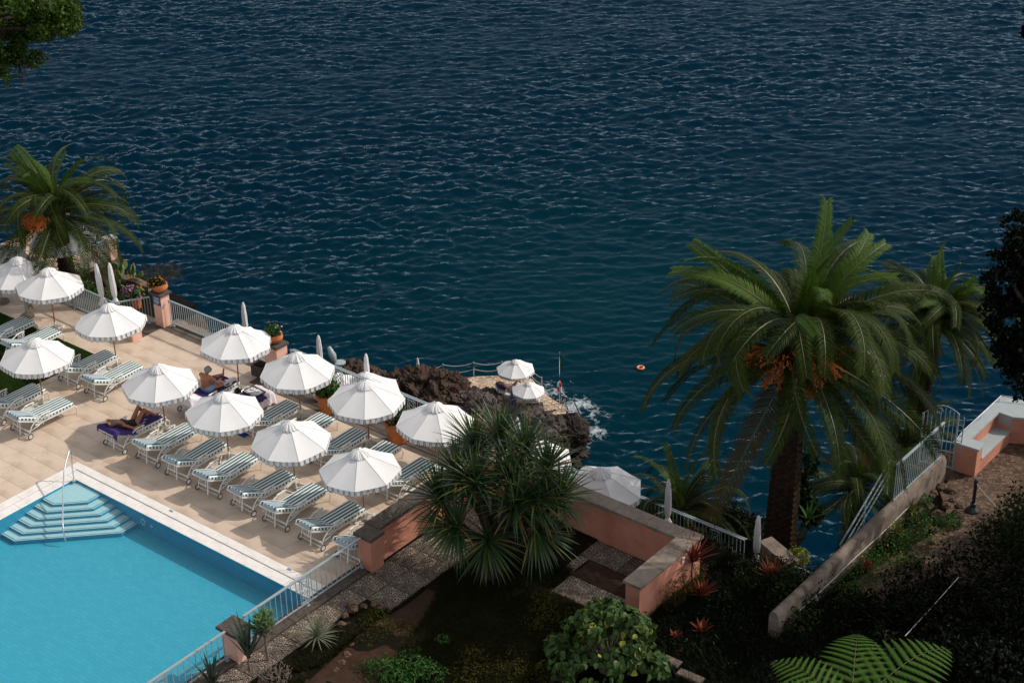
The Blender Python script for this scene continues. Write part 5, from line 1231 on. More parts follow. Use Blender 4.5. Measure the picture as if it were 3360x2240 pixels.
def tree(label, base, top, blobs, n, L_, w, mat, name='tree', limbs=8, twig=None, hollow=.45):
    """base, top: trunk ends; blobs in world coordinates"""
    base = Vector(base); t = thing(name, label, 'tree', base); rng = np.random.default_rng(n % 9973)
    bl = [(b[0] - base.x, b[1] - base.y, b[2] - base.z, b[3], b[4], b[5]) for b in blobs]; clumps = []
    for b in bl:       # break every mass up into leafy clumps of uneven size so the outline is ragged
        for q in range(9):
            d = rng.normal(size=3); d /= np.linalg.norm(d); f = rng.uniform(.55, 1.08); s_ = rng.uniform(.20, .42); clumps.append((b[0] + d[0] * b[3] * f, b[1] + d[1] * b[4] * f, b[2] + d[2] * b[5] * f, b[3] * s_, b[4] * s_, b[5] * s_))
        clumps.append((b[0], b[1], b[2], b[3] * .6, b[4] * .6, b[5] * .6))
    V, F = foliage_np(n, clumps, L_, w, rng, hollow=hollow, lump=.3, freq=1.7); o = link('crown', np_mesh('crown', V, F, mat), t); stuff(o)
    m_ = MB(); T_ = Vector(top) - base; m_.tube([(0, 0, -.3), T_ * .5 + Vector((R3(.2), R3(.2), 0)), T_], [.28, .22, .15], 9)
    for q in bl[:limbs]: c_ = Vector(q[:3]); m_.tube([T_ * .8, T_.lerp(c_, .55) + Vector((R3(.2), R3(.2), .1)), c_], [.11, .07, .03], 6)
    m_.build('trunk', 'bark', t)
    if twig:
        m_ = MB()
        for q in range(len(twig)):
            a_, b_, k_ = twig[q]; a_ = Vector(a_) - base; b_ = Vector(b_) - base
            for z in range(k_):
                e = b_ + Vector((R3(.35), R3(.35), R3(.3))); mid = a_.lerp(e, .5) + Vector((R3(.1), R3(.1), .05)); m_.tube([a_, mid, e], [.014, .008, .003], 4)
                for y in range(4): s = random.uniform(.4, 1); p = mid.lerp(e, s); m_.tube([p, p + Vector((R3(.18), R3(.18), R3(.15)))], [.005, .002], 3)
        stuff(m_.build('twigs', 'bark', t))
    return t
# overhanging tree, top left
D1 = 44
cs = [(30, 60, .75), (130, 30, .8), (60, 130, .55), (190, 90, .55), (205, 30, .6), (120, 100, .6), (-60, 60, 1.0), (-70, 170, .7), (30, 185, .55), (100, 200, .40), (20, 250, .30), (215, 70, .35)]
bl = [(*undep(px, py, D1 + R3(.6)), r, r, r * .75) for px, py, r in cs]
tw = [(undep(190, 110, D1), undep(240, 160, D1), 4), (undep(175, 115, D1), undep(190, 190, D1), 3), (undep(60, 200, D1), undep(95, 252, D1), 7), (undep(20, 200, D1), undep(70, 255, D1), 6), (undep(30, 190, D1), undep(20, 235, D1), 4)]
trunk_b = undep(-420, 900, 44); trunk_b.z = 0
tree('green tree overhanging the sea in the top left corner', trunk_b, undep(-200, 120, 44), bl, 24000, .105, .034, 'tree_leaf', twig=tw)
# dark tree at the right edge
D2 = 47
cs = [(3340, 770, .55), (3355, 860, .75), (3300, 900, .55), (3370, 980, 1.0), (3310, 1010, .6), (3290, 1090, .42), (3350, 1120, .75), (3400, 1200, .8), (3330, 1220, .45), (3420, 860, 1.0), (3275, 835, .26), (3345, 1270, .34), (3250, 905, .34), (3240, 1000, .32), (3265, 965, .42), (3255, 1050, .36), (3300, 1160, .42)]
bl = [(*undep(px, py, D2 + R3(.5)), r, r, r * .85) for px, py, r in cs]
tbase = undep(3560, 1700, 47); tbase.z = 0
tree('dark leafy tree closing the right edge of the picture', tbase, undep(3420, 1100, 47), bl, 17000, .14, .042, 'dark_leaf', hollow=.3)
# shrubs round the lower terrace, foot of the palm and the wall
def pxs(px, py, z): p = un(px, py, z); return p
p = un(2300, 1790, -.6); shrub('green bush with orange-red flowers spilling over the wall corner', (p.x, p.y, -2.0), [(0, 0, 1.0, .75, .65, .75), (.6, .2, .8, .7, .6, .6), (-.3, .3, .5, .6, .5, .6), (.15, -.2, 1.5, .45, .4, .35)], 4200, .13, .038, 'ivy_leaf', flowers=('flower_red', 200), fr=.055)
p = un(2390, 1700, -1.8); shrub('dark green creeper mound beyond the lower terrace rail', (p.x, p.y, -2.6), [(0, 0, .6, 1.0, .8, .6), (.9, .3, .4, .8, .7, .5), (-.8, .3, .2, .7, .6, .4)], 4200, .12, .036, 'ivy_leaf')
p = un(2460, 1850, -.8); shrub('tangle of grey-green scrub hiding the lower terrace wall', (p.x, p.y, -2.0), [(0, 0, .9, .8, .7, .55), (.7, .3, .8, .6, .6, .5), (-.6, 0, .6, .6, .6, .6), (.1, -.8, .8, .7, .6, .7), (1.0, -.5, .6, .7, .6, .6)], 4200, .09, .018, 'scrub', flowers=('flower_red', 60))
p = un(2620, 1700, -2.2); shrub('ivy-like leaves climbing the right side of the big palm trunk', (p.x, p.y, -2.1), [(0, 0, .8, .35, .3, .8), (.2, .1, 1.9, .28, .25, .6), (.35, 0, .3, .5, .4, .4)], 1700, .13, .045, 'ivy_leaf')
p = un(2600, 1965, .2); shrub('tangled dark plants swallowing the low end of the concrete wall', (p.x, p.y, -.05), [(0, 0, .4, .6, .8, .5), (.5, -.8, .3, .7, .7, .4), (-.5, .4, .4, .6, .7, .5), (.2, .9, .55, .35, .5, .3)], 3600, .12, .028, 'ivy_leaf', flowers=('flower_red', 50))
p = un(2620, 1840, -1.7); shrub('small yellow-green croton behind the concrete wall low end', (p.x, p.y, -1.9), [(0, 0, .35, .35, .3, .3)], 420, .10, .03, 'bush_yellow')
p = un(2170, 1690, -1.7); shrub('low green leaves under the parasol corner by the lower railing', (p.x, p.y, -2.0), [(0, 0, .3, .5, .3, .3), (-.7, 0, .25, .45, .3, .3)], 900, .13, .05, 'bush_leaf')
# flowering slope between wall and path
for (px, py, n, lb, fl) in [(2900, 1800, 2400, 'flowery green tangle with orange blooms along the concrete wall', 150), (2790, 1880, 2200, 'low green tangle with orange blooms at the lower wall end', 110), (3010, 1740, 1600, 'orange-flowered ground plants nearest the gate end of the wall', 90)]:
    p = un(px, py, .1); shrub(lb, (p.x, p.y, -.05), [(0, 0, .18, .8, .9, .22), (.3, -.7, .15, .7, .7, .2), (-.1, .7, .15, .6, .7, .2)], n, .085, .014, 'herb', flowers=('flower_orange', fl), fr=.035, stems=False)
p = un(3120, 1720, .05); shrub('fresh green low plant by the pile of stones near the bollard', (p.x, p.y, .0), [(0, 0, .15, .32, .3, .18)], 600, .08, .018, 'herb', stems=False)
p = un(2990, 1850, .05); shrub('small broad-leaved green plant on the slope', (p.x, p.y, .0), [(0, 0, .12, .32, .35, .14)], 240, .10, .03, 'bush_leaf', stems=False)
p = un(3030, 1650, .05); shrub('small green clump against the concrete wall below the fence', (p.x, p.y, .0), [(0, 0, .15, .25, .25, .2)], 400, .09, .016, 'herb', stems=False)
p = un(3330, 1660, .3); shrub('dark shrub mass at the right edge beside the cobbled path', (p.x + .6, p.y - .3, .0), [(0, 0, .55, .9, .9, .6), (.6, -1.2, .6, 1.1, 1.0, .7), (-.4, -1.3, .3, .7, .8, .4), (1.3, .6, .5, .8, .8, .6)], 5200, .13, .035, 'ivy_leaf')
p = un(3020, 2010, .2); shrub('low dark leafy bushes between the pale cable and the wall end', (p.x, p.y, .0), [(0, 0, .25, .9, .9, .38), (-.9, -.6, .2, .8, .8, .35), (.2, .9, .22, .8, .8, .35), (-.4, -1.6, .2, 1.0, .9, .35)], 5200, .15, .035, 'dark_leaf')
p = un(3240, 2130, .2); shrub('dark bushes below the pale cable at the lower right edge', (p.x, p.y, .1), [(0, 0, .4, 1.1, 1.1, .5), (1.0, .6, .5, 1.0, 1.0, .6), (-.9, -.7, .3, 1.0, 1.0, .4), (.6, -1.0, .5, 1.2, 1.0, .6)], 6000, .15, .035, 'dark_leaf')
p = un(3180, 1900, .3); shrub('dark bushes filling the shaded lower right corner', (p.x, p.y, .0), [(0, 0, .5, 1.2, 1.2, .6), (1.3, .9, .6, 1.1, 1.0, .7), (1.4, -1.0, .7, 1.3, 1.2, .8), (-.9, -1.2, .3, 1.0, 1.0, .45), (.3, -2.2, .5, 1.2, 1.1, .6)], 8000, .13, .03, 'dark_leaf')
p = un(2420, 2000, .1); shrub('dark low growth along the foot of the lit pink wall', (p.x, p.y, -.08), [(0, 0, .12, .9, 1.2, .22), (-.3, 1.6, .2, .8, .9, .35), (-.5, -1.4, .12, .8, 1.1, .22), (.9, 1.2, .15, .9, .9, .3)], 5200, .13, .016, 'ivy_leaf', stems=False, flowers=('flower_red', 60))
p = un(2560, 2080, .2); shrub('dark grassy undergrowth in the shade outside the pink wall', (p.x, p.y, -.05), [(0, 0, .15, 1.6, 1.6, .30), (-1.2, -.3, .15, 1.0, 1.0, .3), (.4, 1.7, .2, 1.2, 1.1, .35), (.9, -1.9, .15, 1.5, 1.3, .3), (-.9, 1.4, .25, .8, .9, .5)], 8500, .16, .012, 'dark_leaf', flowers=('flower_red', 110), stems=False, fr=.03)
# hanging red-flowered creeper on the outside of the wall
p = un(2200, 1930, .5); shrub('wispy red-flowered creeper arching against the lit pink wall', (p.x + .15, p.y, -.1), [(0, 0, .5, .28, .6, .5), (.15, .6, .7, .3, .5, .45)], 1500, .14, .006, 'scrub_yellow', flowers=('flower_red', 70), fr=.04)
# foreground herbs, bottom centre-left
p = un(1350, 2200, .05); shrub('bright green leafy herbs at the bottom edge beside the dirt path', (p.x, p.y, .0), [(0, 0, .22, .55, .5, .25), (-.5, -.5, .2, .5, .5, .25), (.5, .1, .2, .5, .4, .25), (.1, -.6, .3, .5, .5, .25), (-1.0, -.7, .12, .2, .2, .2)], 2100, .10, .024, 'herb', tilt=.6)
for (px, py, n_, lb_) in [(1240, 2065, 1500, 'dark mossy mound behind the stones by the dirt path'), (1700, 2200, 2400, 'dark olive shrub at the bottom edge left of the leafy bush'), (1790, 2020, 1800, 'brownish low shrub between pandanus and leafy bush'), (1560, 2190, 2000, 'olive ground shrub at the bottom edge right of the bright herbs')]:
    p = un(px, py, .05); shrub(lb_, (p.x, p.y, -.02), [(0, 0, .14, .55, .55, .22), (.5, .3, .12, .45, .4, .18), (-.4, .4, .12, .4, .4, .18), (.1, -.5, .1, .5, .4, .16)], n_, .07, .016, 'scrub_yellow', stems=False, hollow=.3)
p = un(1455, 2110, .05); shrub('small green seedling in the middle of the scrub', (p.x, p.y, .02), [(0, 0, .15, .2, .2, .15)], 160, .08, .02, 'herb')
# tree fern, bottom right: three arching fronds seen from above
def fern_frond(L_, seed, w=.42):
    rnd = random.Random(seed); m_ = MB(); n = 15; pts = []
    for i in range(n + 1): s = i / n; pts.append(Vector((L_ * s, 0, .30 * L_ * math.sin(s * 1.9) - .25 * L_ * s * s)))
    m_.tube(pts, [lerp(.018, .003, i / n) for i in range(n + 1)], 5, mi=1)
    for i in range(1, n):
        s = i / n; p = pts[i]; T = (pts[i + 1] - pts[i - 1]).normalized(); pl = L_ * w * (math.sin(min(1, s * 2.6 + .15) * math.pi / 2)) * (1 - s ** 2.2) + .02
        for side in (-1, 1):
            d = (Vector((0, side, 0)) + T * .42).normalized(); k = max(5, int(pl / .030)); a_ = p; prev = p
            for q in range(1, k + 1):
                u_ = q / k; c_ = p + d * (pl * u_) + Vector((0, 0, -.16 * pl * u_ * u_)); tl = .030 * L_ * (1 - u_ ** 3) + .006
                for s2 in (-1, 1):
                    e = (T * s2 + d * .55).normalized(); b0 = prev.lerp(c_, .15); b1 = prev.lerp(c_, .95)
                    tip = b0.lerp(b1, .6) + e * tl + Vector((0, 0, -.008)); m_.add([b0, b1, tip], [(0, 1, 2)] if s2 * side > 0 else [(2, 1, 0)])
                prev = c_
    return m_.mesh('frond', ['fern', 'rachis'])
fz = 1.7; p = un(2790, 2330, fz); t = thing('tree_fern', 'tree fern with three bright fronds at the bottom right', 'fern', (p.x, p.y, fz - 1.7))
MB().tube([(0, 0, -.2), (.02, .02, .8), (0, 0, 1.62)], [.11, .09, .08], 9).build('trunk', 'bark', t)
for k, (tx, ty, tz, L_) in enumerate([(2815, 2082, 1.75, 1.75), (2535, 2190, 1.55, 1.55), (3105, 2150, 1.60, 1.65), (3010, 2300, 1.3, 1.5), (2500, 2330, 1.2, 1.4), (2860, 2500, 1.3, 1.5)]):
    e = un(tx, ty, tz); d = Vector((e.x - p.x, e.y - p.y, 0)); f = link('frond', fern_frond(max(1.1, d.length * 1.04), 30 + k, .36), t, (0, 0, 1.6)); f.rotation_euler = (R3(.1), 0, math.atan2(d.y, d.x))
# succulent tree and its dry sister
p = un(880, 2165, .0); t = thing('succulent_tree', 'small succulent tree with finger-like twigs beside the pool railing', 'shrub', (p.x, p.y, 0))
m_ = MB(); m_.tube([(0, 0, -.1), (-.05, .02, .35), (-.08, .05, .65)], [.045, .035, .03], 7)
m2 = MB(); m3 = MB()
for k in range(150):
    a = random.uniform(0, 6.28); r = .34 * random.random() ** .5; zz = .78 + .55 * random.random(); p0 = Vector((-.08 + r * .7 * math.cos(a), .05 + r * .7 * math.sin(a), zz)); 
    if k < 26: m_.tube([(-.08, .05, .65), (p0 + Vector((-.08, .05, .65))) / 2 + Vector((R3(.05), R3(.05), 0)), p0], [.02, .014, .01], 5)
    low = zz < .95
    for q in range(5):
        e = p0 + Vector((math.cos(a) * .06 + R3(.07), math.sin(a) * .06 + R3(.07), random.uniform(.03, .12) * (1 if not low else .3))); (m3 if low else m2).tube([p0, p0.lerp(e, .6) + Vector((R3(.02), R3(.02), 0)), e], [.011, .0125, .008], 5)
m_.build('trunk', 'deadwood', t); stuff(m2.build('green_twigs', 'cactus', t)); stuff(m3.build('dry_twigs', 'deadwood', t))
p = un(905, 2235, .0); t = thing('dry_shrub', 'grey dried succulent clump at the bottom edge below the little tree', 'shrub', (p.x, p.y, 0)); m_ = MB()
for k in range(170):
    a = random.uniform(0, 6.28); r = .42 * random.random() ** .5; p0 = Vector((r * math.cos(a), r * math.sin(a), .05 + .25 * random.random())); e = p0 + Vector((R3(.12), R3(.12), random.uniform(0, .14))); m_.tube([p0, e], [.012, .008], 5)
stuff(m_.build('twigs', 'deadwood', t))

# ------------------------------------------------------------------ ground cover (nobody could count it)
def blades(name, label, n, sampler, h, w, mat, z=0.0, lean=.6, cat=None, tuft=5):
    rng = np.random.default_rng(n); P = np.array([sampler(rng) for _ in range(n)]); k = tuft
    P = np.repeat(P, k, 0) + np.concatenate([rng.normal(size=(n * k, 2)) * .02, np.zeros((n * k, 1))], 1); N_ = n * k
    a = rng.uniform(0, 6.2832, N_); le = lean * rng.random(N_); hh = h * rng.uniform(.5, 1.2, N_)
    d = np.stack([np.cos(a) * le, np.sin(a) * le, np.ones(N_)], 1) * hh[:, None]; sd_ = np.stack([-np.sin(a), np.cos(a), np.zeros(N_)], 1) * w
    V = np.stack([P - sd_, P + sd_, P + d], 1).reshape(-1, 3); F = np.arange(N_ * 3).reshape(N_, 3)
    o = link(name, np_mesh(name, V, F, mat)); stuff(o); o['label'] = label
    if cat: o['category'] = cat
    return o
def lawn_s(rng):
    while True:
        x, y = rng.uniform(-12, -5.18), rng.uniform(.65, 5.0)
        if inframe((x, y, 0), 40): return (x, y, -.02)
blades('lawn_grass', 'short green lawn grass beneath the left parasols', 26000, lawn_s, .05, .006, 'grass', tuft=4)
def scrub_s(rng):
    while True:
        x, y = rng.uniform(11.0, 16.9), rng.uniform(-4, 4.9)
        if (11.2 < x < 12.2 and y > .45) or (x > 14.9 and y > 3.7) or x < 11.45: continue
        if not inframe((x, y, 0), 60): continue
        px, py = px_of((x, y, 0))
        # keep the dirt path clear
        xl = np.interp(py, [1930, 1985, 2050, 2140, 2250], [1395, 1325, 1232, 1120, 990]); xr_ = np.interp(py, [1950, 2020, 2090, 2170, 2250], [1440, 1400, 1350, 1300, 1280])
        if xl < px < xr_: continue
        if px < 1180 and mnoise.noise(Vector((x * 1.3, y * 1.3, 7))) < -.12: continue
        return (x, y, gz(x, y))
blades('scrub_cover', 'low brownish green scrub covering the garden bed', 30000, scrub_s, .10, .010, 'scrub', lean=1.6, tuft=5)
def slope_s(rng):
    while True:
        x, y = rng.uniform(17.75, 27), rng.uniform(-5, 12.5)
        if 20.4 < x < 21.0 and y > 6.3: continue
        if x < 20.5 and y > 8.1: continue
        if not inframe((x, y, 0), 60): continue
        if x > 20.9 and y > 8 and 21.1 < x < 25: continue
        z = gz2(x, y) if x < 20.7 else -.05 + .10 * (mnoise.noise(Vector((x * .8, y * .8, 9))) + .2) + .10 * max(0, x - 24.5)
        return (x, y, z)
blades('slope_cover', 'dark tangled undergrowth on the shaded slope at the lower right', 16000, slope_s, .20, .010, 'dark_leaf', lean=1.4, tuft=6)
blades('mossy_cover', 'yellow green mossy tufts in the garden bed', 6500, lambda r: (lambda q: q)(scrub_s(r)), .07, .010, 'scrub_yellow', lean=1.6, tuft=4)
# stones edging the beds
def rock_mesh(name, r, seed, mat, sub=3, flat=.7, amp=.35):
    bm = bmesh.new(); bmesh.ops.create_icosphere(bm, subdivisions=sub, radius=r)
    for v in bm.verts:
        k = mnoise.fractal(v.co / r * 1.3 + Vector((seed * 3.1, seed, 0)), 1.0, 2.0, 4); c_ = mnoise.cell(v.co / r * 1.1 + Vector((seed, 0, 0)))
        k2 = mnoise.fractal(v.co / r * 4.5 + Vector((seed, 5, seed)), .8, 2.2, 5); v.co *= 1 + amp * k + .12 * (c_ - .5) + amp * .28 * (abs(k2) * 1.6 - .4); v.co.z *= flat
    me = bpy.data.meshes.new(name); bm.to_mesh(me); bm.free(); me.materials.append(MATS[mat]); return me
RK = [rock_mesh('rock', .12, i, 'garden_rock') for i in range(5)]
spots = [(1130, 2020), (1160, 2000), (1195, 1990), (1228, 1985), (1250, 2000), (1262, 2020), (1120, 2050), (1170, 2095), (1155, 2120), (1140, 2150), (1125, 2175), (1105, 2200), (860, 2240), (1185, 2075), (1195, 2050), (1245, 2050), (1150, 1985)]
for i, (px, py) in enumerate(spots):
    p = un(px, py, .03); o = link('rock', RK[i % 5], None, (p.x, p.y, .05), random.uniform(0, 6), random.uniform(.7, 1.3)); tag(o, 'brown volcanic stone edging the bed beside the pebbled strip', 'stone', 'stones edging the bed by the dirt path')
spots = [(3080, 1690), (3105, 1660), (3125, 1640), (3140, 1690), (3100, 1720), (3070, 1740), (3085, 1600), (3060, 1620), (3150, 1660), (3060, 1780), (2990, 1820), (3010, 1630), (3120, 1610), (3045, 1660)]
for i, (px, py) in enumerate(spots):
    p = un(px, py, .03); o = link('rock', RK[(i + 2) % 5], None, (p.x, p.y, .05), random.uniform(0, 6), random.uniform(.7, 1.5)); tag(o, 'loose brown stone heaped between the concrete wall and cobbled path', 'stone', 'loose stones below the look-out wall')
# two worn kerb stones at the bottom, right of the bush
for (px, py, rz, lb) in [(2190, 2160, .9, 'worn stone kerb block right of the leafy bush'), (2265, 2215, .9, 'second worn kerb block at the bottom edge right of the bush')]:
    p = un(px, py, .05); o = MB().box((-.36, -.15, -.15), (.36, .15, .06), bev=.03).build('kerb_block', 'concrete', None, loc=(p.x, p.y, 0)); o.rotation_euler[2] = rz + math.atan2(RIGHT.y, RIGHT.x) - 1.55; tag(o, lb, 'kerb')
# steel cable strung across the dark corner
a_, b_ = un(2970, 2085, .6), un(3145, 1893, .9); o = MB().tube([Vector((0, 0, 0)), (b_ - a_) * .5 + Vector((0, 0, -.02)), b_ - a_], .011, 6).build('steel_cable', 'rope', None, loc=a_); tag(o, 'thin pale cable stretched over the dark bushes', 'cable')

# ------------------------------------------------------------------ cactus bed
p = un(440, 975, 0); t = thing('prickly_pear', 'prickly pear cactus behind the railing beside the pink pillar', 'cactus', (p.x - .4, p.y + .35, -.05))
pad = leaf_shape(.30, .105, 5, 0, 0); pv = []
def pads(org, dir_, depth):
    L_ = random.uniform(.24, .34); sd_ = dir_.cross(Vector((R3(1), R3(1), R3(.3)))).normalized(); nn = dir_.cross(sd_); m_ = MB(); V = []; n = 12
    for z in (-.022, .022):
        for k in range(n): a = 6.2832 * k / n; V.append(org + dir_ * (L_ / 2 + L_ / 2 * math.cos(a)) + sd_ * (.11 * math.sin(a) * (1 + .15 * math.cos(a))) + nn * z)
    m_.add(V, [tuple(range(n - 1, -1, -1)), tuple(range(n, 2 * n))] + [(k, (k + 1) % n, n + (k + 1) % n, n + k) for k in range(n)]); m_.build('pad', 'cactus', t)
    if depth == 0:
        for k in range(3): q = org + dir_ * L_ + sd_ * R3(.06); MB().lathe([(.0, 0), (.018, .02), (.02, .045), (.012, .06), (0, .062)], 7, q).build('fruit', 'flower_orange', t)
        return
    for k in range(random.choice((1, 2, 2))): pads(org + dir_ * L_ * .93 + sd_ * R3(.05), (dir_ + Vector((R3(.6), R3(.6), .25))).normalized(), depth - 1)
for k in range(7): pads(Vector((R3(.75), R3(.45), 0)), Vector((R3(.4), R3(.4), 1)).normalized(), random.choice((1, 2, 2)))
p = un(490, 935, 0); shrub('dry grey thorn bush spilling over the rubble wall by the sea', (p.x, p.y + .2, -.1), [(0, 0, .35, .7, .5, .4), (.35, .5, .45, .6, .5, .35), (-.5, -.3, .2, .5, .4, .3)], 1600, .22, .005, 'palm_dry', hollow=.2)
p = un(300, 985, 0); shrub('flowering green plants behind the railing left of the cactus', (p.x, p.y + .35, -.05), [(0, 0, .15, .9, .4, .22), (-1.2, .1, .15, .9, .4, .2), (.9, .2, .15, .6, .4, .2)], 1800, .09, .02, 'herb', flowers=('flower_orange', 60), fr=.04)
p = un(425, 985, 0); shrub('lilac-flowered plant in front of the cactus behind the rail', (p.x - .05, p.y + .1, -.05), [(0, 0, .3, .28, .25, .25)], 420, .09, .02, 'herb', flowers=('flower_lilac', 190), fr=.07)
# ================================================================== rocks, bathing platform
def sea_rock(px, py, z, r, mat, label, group, seed, flat=.85, amp=.45, sub=6):
    p = un(px, py, z); me_ = rock_mesh('sea_rock', r, seed, mat, sub, flat, amp); o = link('sea_rock', me_, None, p, random.uniform(0, 6)) if True else link('sea_rock', rock_mesh('sea_rock', r, seed, mat, sub, flat, amp), None, p, random.uniform(0, 6)); tag(o, label, 'rock', group); return o
k = 0
def outcrop(label, mats, spots):
    global k
    p0 = un(spots[0][0], spots[0][1], SEA); t = thing('lava_outcrop', label, 'rock', p0)
    for i, (px, py, z, r) in enumerate(spots):
        k += 1; me = rock_mesh('boulder', r, k, mats[0] if not (len(mats) > 1 and (py > 1470 or px > 1800)) else mats[1], 6, .85, .45); link('boulder', me, t, un(px, py, z) - p0, random.uniform(0, 6))
outcrop('jagged reddish brown lava outcrop left of the bathing platform', ['rock_brown'], [(1385, 1305, -24.9, 1.9), (1340, 1285, -24.7, 1.4), (1435, 1298, -24.8, 1.7), (1472, 1262, -24.3, .95), (1335, 1240, -24.0, .75), (1490, 1320, -25.1, 1.35), (1300, 1330, -25.4, 1.8), (1430, 1355, -25.5, 2.1), (1395, 1262, -24.3, .85), (1370, 1370, -26, 2.2)])
outcrop('rounded grey lava outcrop in front of the bathing platform', ['rock_grey'], [(1562, 1322, -25.1, 1.0), (1600, 1310, -25.1, .75), (1540, 1352, -25.3, 1.35), (1605, 1358, -25.3, 1.15), (1650, 1385, -25.5, 1.1), (1590, 1412, -25.8, 1.8), (1690, 1402, -25.7, 1.1), (1560, 1420, -26, 1.8), (1640, 1430, -25.8, 1.9)])
outcrop('dark wet lava outcrop at the seaward end under the platform', ['rock_grey', 'rock_dark'], [(1755, 1402, -25.9, 1.05), (1815, 1398, -25.9, .85), (1850, 1405, -26.0, .85), (1790, 1430, -26.2, 1.5), (1855, 1435, -26.3, 1.25), (1720, 1440, -26, 1.9), (1715, 1396, -25.9, .8), (1850, 1480, -27, 1.2), (1790, 1490, -27, 1.6), (1870, 1415, -26.2, .9), (1740, 1510, -27, 1.5)])
for (px, py, r, lb) in [(1155, 1218, .75, 'brown sea rock just right of the grey pedestal seat'), (1205, 1222, .6, 'brown sea rock directly behind the closed parasol by the big pots'), (1240, 1240, .7, 'brown sea rock right of the closed parasol, near the lava outcrop'), (1130, 1235, .6, 'low brown sea rock behind the pole of the grey seat')]:
    k += 1; sea_rock(px, py, -26.2, r, 'rock_brown', lb, 'small brown rocks offshore', k, sub=4)
p = un(603, 1082, -1.6); o = link('cliff_boulder', rock_mesh('cliff_boulder', .95, 77, 'rock_brown', 3, 1.0, .18), None, p); tag(o, 'brown weathered boulder below the left sea railing', 'rock')
PZ = -25.0
K = lambda x, y: (1200 + x / 2.851, 1100 + y / 2.851)
poly = [K(880, 420), K(905, 398), K(1000, 383), K(1220, 374), K(1400, 385), K(1560, 402), K(1650, 520), K(1760, 600), K(1895, 690), K(1890, 740), K(1700, 760), K(1400, 720), K(1060, 560)]
P2 = [un(x, y, PZ) for x, y in poly]
struct(MB().prism([(p.x, p.y) for p in P2[::-1]], -28, PZ).build('bathing_platform', 'rock_dark'))
c_ = sum((Vector((p.x, p.y, 0)) for p in P2), Vector()) / len(P2)
struct(MB().prism([(c_.x + (p.x - c_.x) * .965, c_.y + (p.y - c_.y) * .965) for p in P2[::-1]], PZ, PZ + .03).build('platform_floor', 'platform_pebble'))
# rope fence
t = thing('rope_fence', 'row of slim posts with two slack ropes round the bathing platform', 'fence', un(*K(1013, 380), PZ))
posts = [un(*K(x, y), PZ) for x, y in ((560, 430), (728, 402), (1013, 383), (1278, 378), (1520, 402), (1650, 525))]
for p in posts: MB().tube([p - t.location, p - t.location + Vector((0, 0, 1.02))], .035, 6).build('post', 'chrome', t)
for a_, b_ in zip(posts[:-1], posts[1:]):
    for z in (.95, .5): MB().tube([a_.lerp(b_, s) - t.location + Vector((0, 0, z - .16 * math.sin(math.pi * s))) for s in np.linspace(0, 1, 9)], .02, 5).build('rope', 'rope', t)
a_, b_ = un(*K(45, 365), -23.3), un(*K(300, 415), -23.6)
o = MB().tube([Vector((0, 0, 0)), (b_ - a_) * .5 + Vector((0, 0, -.1)), b_ - a_], .025, 5).build('rope', 'rope', None, loc=a_); tag(o, 'pale rope left of the brown rocks', 'rope')
# flag pole, lifebuoy, ladder
fp = un(*K(1818, 640), PZ); t = thing('flag_pole', 'flag pole with a limp green flag at the platform tip', 'flagpole', fp)
MB().tube([(0, 0, 0), (.0, .0, 3.5)], .035, 7).build('pole', 'chrome', t)
m_ = MB(); V = []
for i in range(9):
    for j_ in range(5): V.append((.02 + .055 * j_ * (1 - i * .05) * RIGHT.x, .02 + .055 * j_ * (1 - i * .05) * RIGHT.y + .03 * math.sin(i + j_ * 1.5), 3.35 - .11 * i - .05 * j_))
m_.add(V, [(i * 5 + j_, i * 5 + j_ + 1, (i + 1) * 5 + j_ + 1, (i + 1) * 5 + j_) for i in range(8) for j_ in range(4)]); m_.build('flag', 'flag_green', t)
b_ = fp + Vector((.05, -.12, 1.25)); t = thing('lifebuoy', 'red and white lifebuoy hanging on the flag pole', 'lifebuoy', b_)
for q in range(4):
    m_ = MB(); A_ = np.linspace(q * 1.5708, (q + 1) * 1.5708, 8); m_.tube([(.30 * math.cos(a) * RIGHT.x * .30, .30 * math.cos(a) * RIGHT.y * .30, .31 * math.sin(a)) for a in A_], .06, 8); m_.build('ring_segment', 'buoy_red' if q % 2 == 0 else 'sign_white', t, smooth=True)
lad = thing('bathing_ladder', 'steel handrails and gangway leading from the platform into the water', 'ladder', un(*K(1850, 640), PZ))
A0, A1 = un(*K(1895, 600), PZ + .75), un(*K(2045, 925), SEA + .1)
side = Vector((HEAD.x, HEAD.y, 0)).cross(Vector((0, 0, 1))) * .28
for s in (-1, 1): MB().tube([A0 + side * s - lad.location, A1 + side * s - lad.location], .035, 6).build('rail', 'chrome', lad)
for i in range(14): p = A0.lerp(A1, i / 13) - lad.location + Vector((0, 0, -.75 * (1 - i / 13))); m_ = MB(); obar(m_, p - side, p + side, .10, .03); m_.build('step', 'chrome', lad)
for x, y in ((1815, 645), (1835, 690), (1870, 700)):
    p = un(*K(x, y), PZ) - lad.location; MB().tube([p, p + Vector((0, 0, 1.0)), p + Vector((0, 0, 1.05)) + (A0 - lad.location - p - Vector((0, 0, 1))) * .6], .03, 6).build('grab_rail', 'chrome', lad)
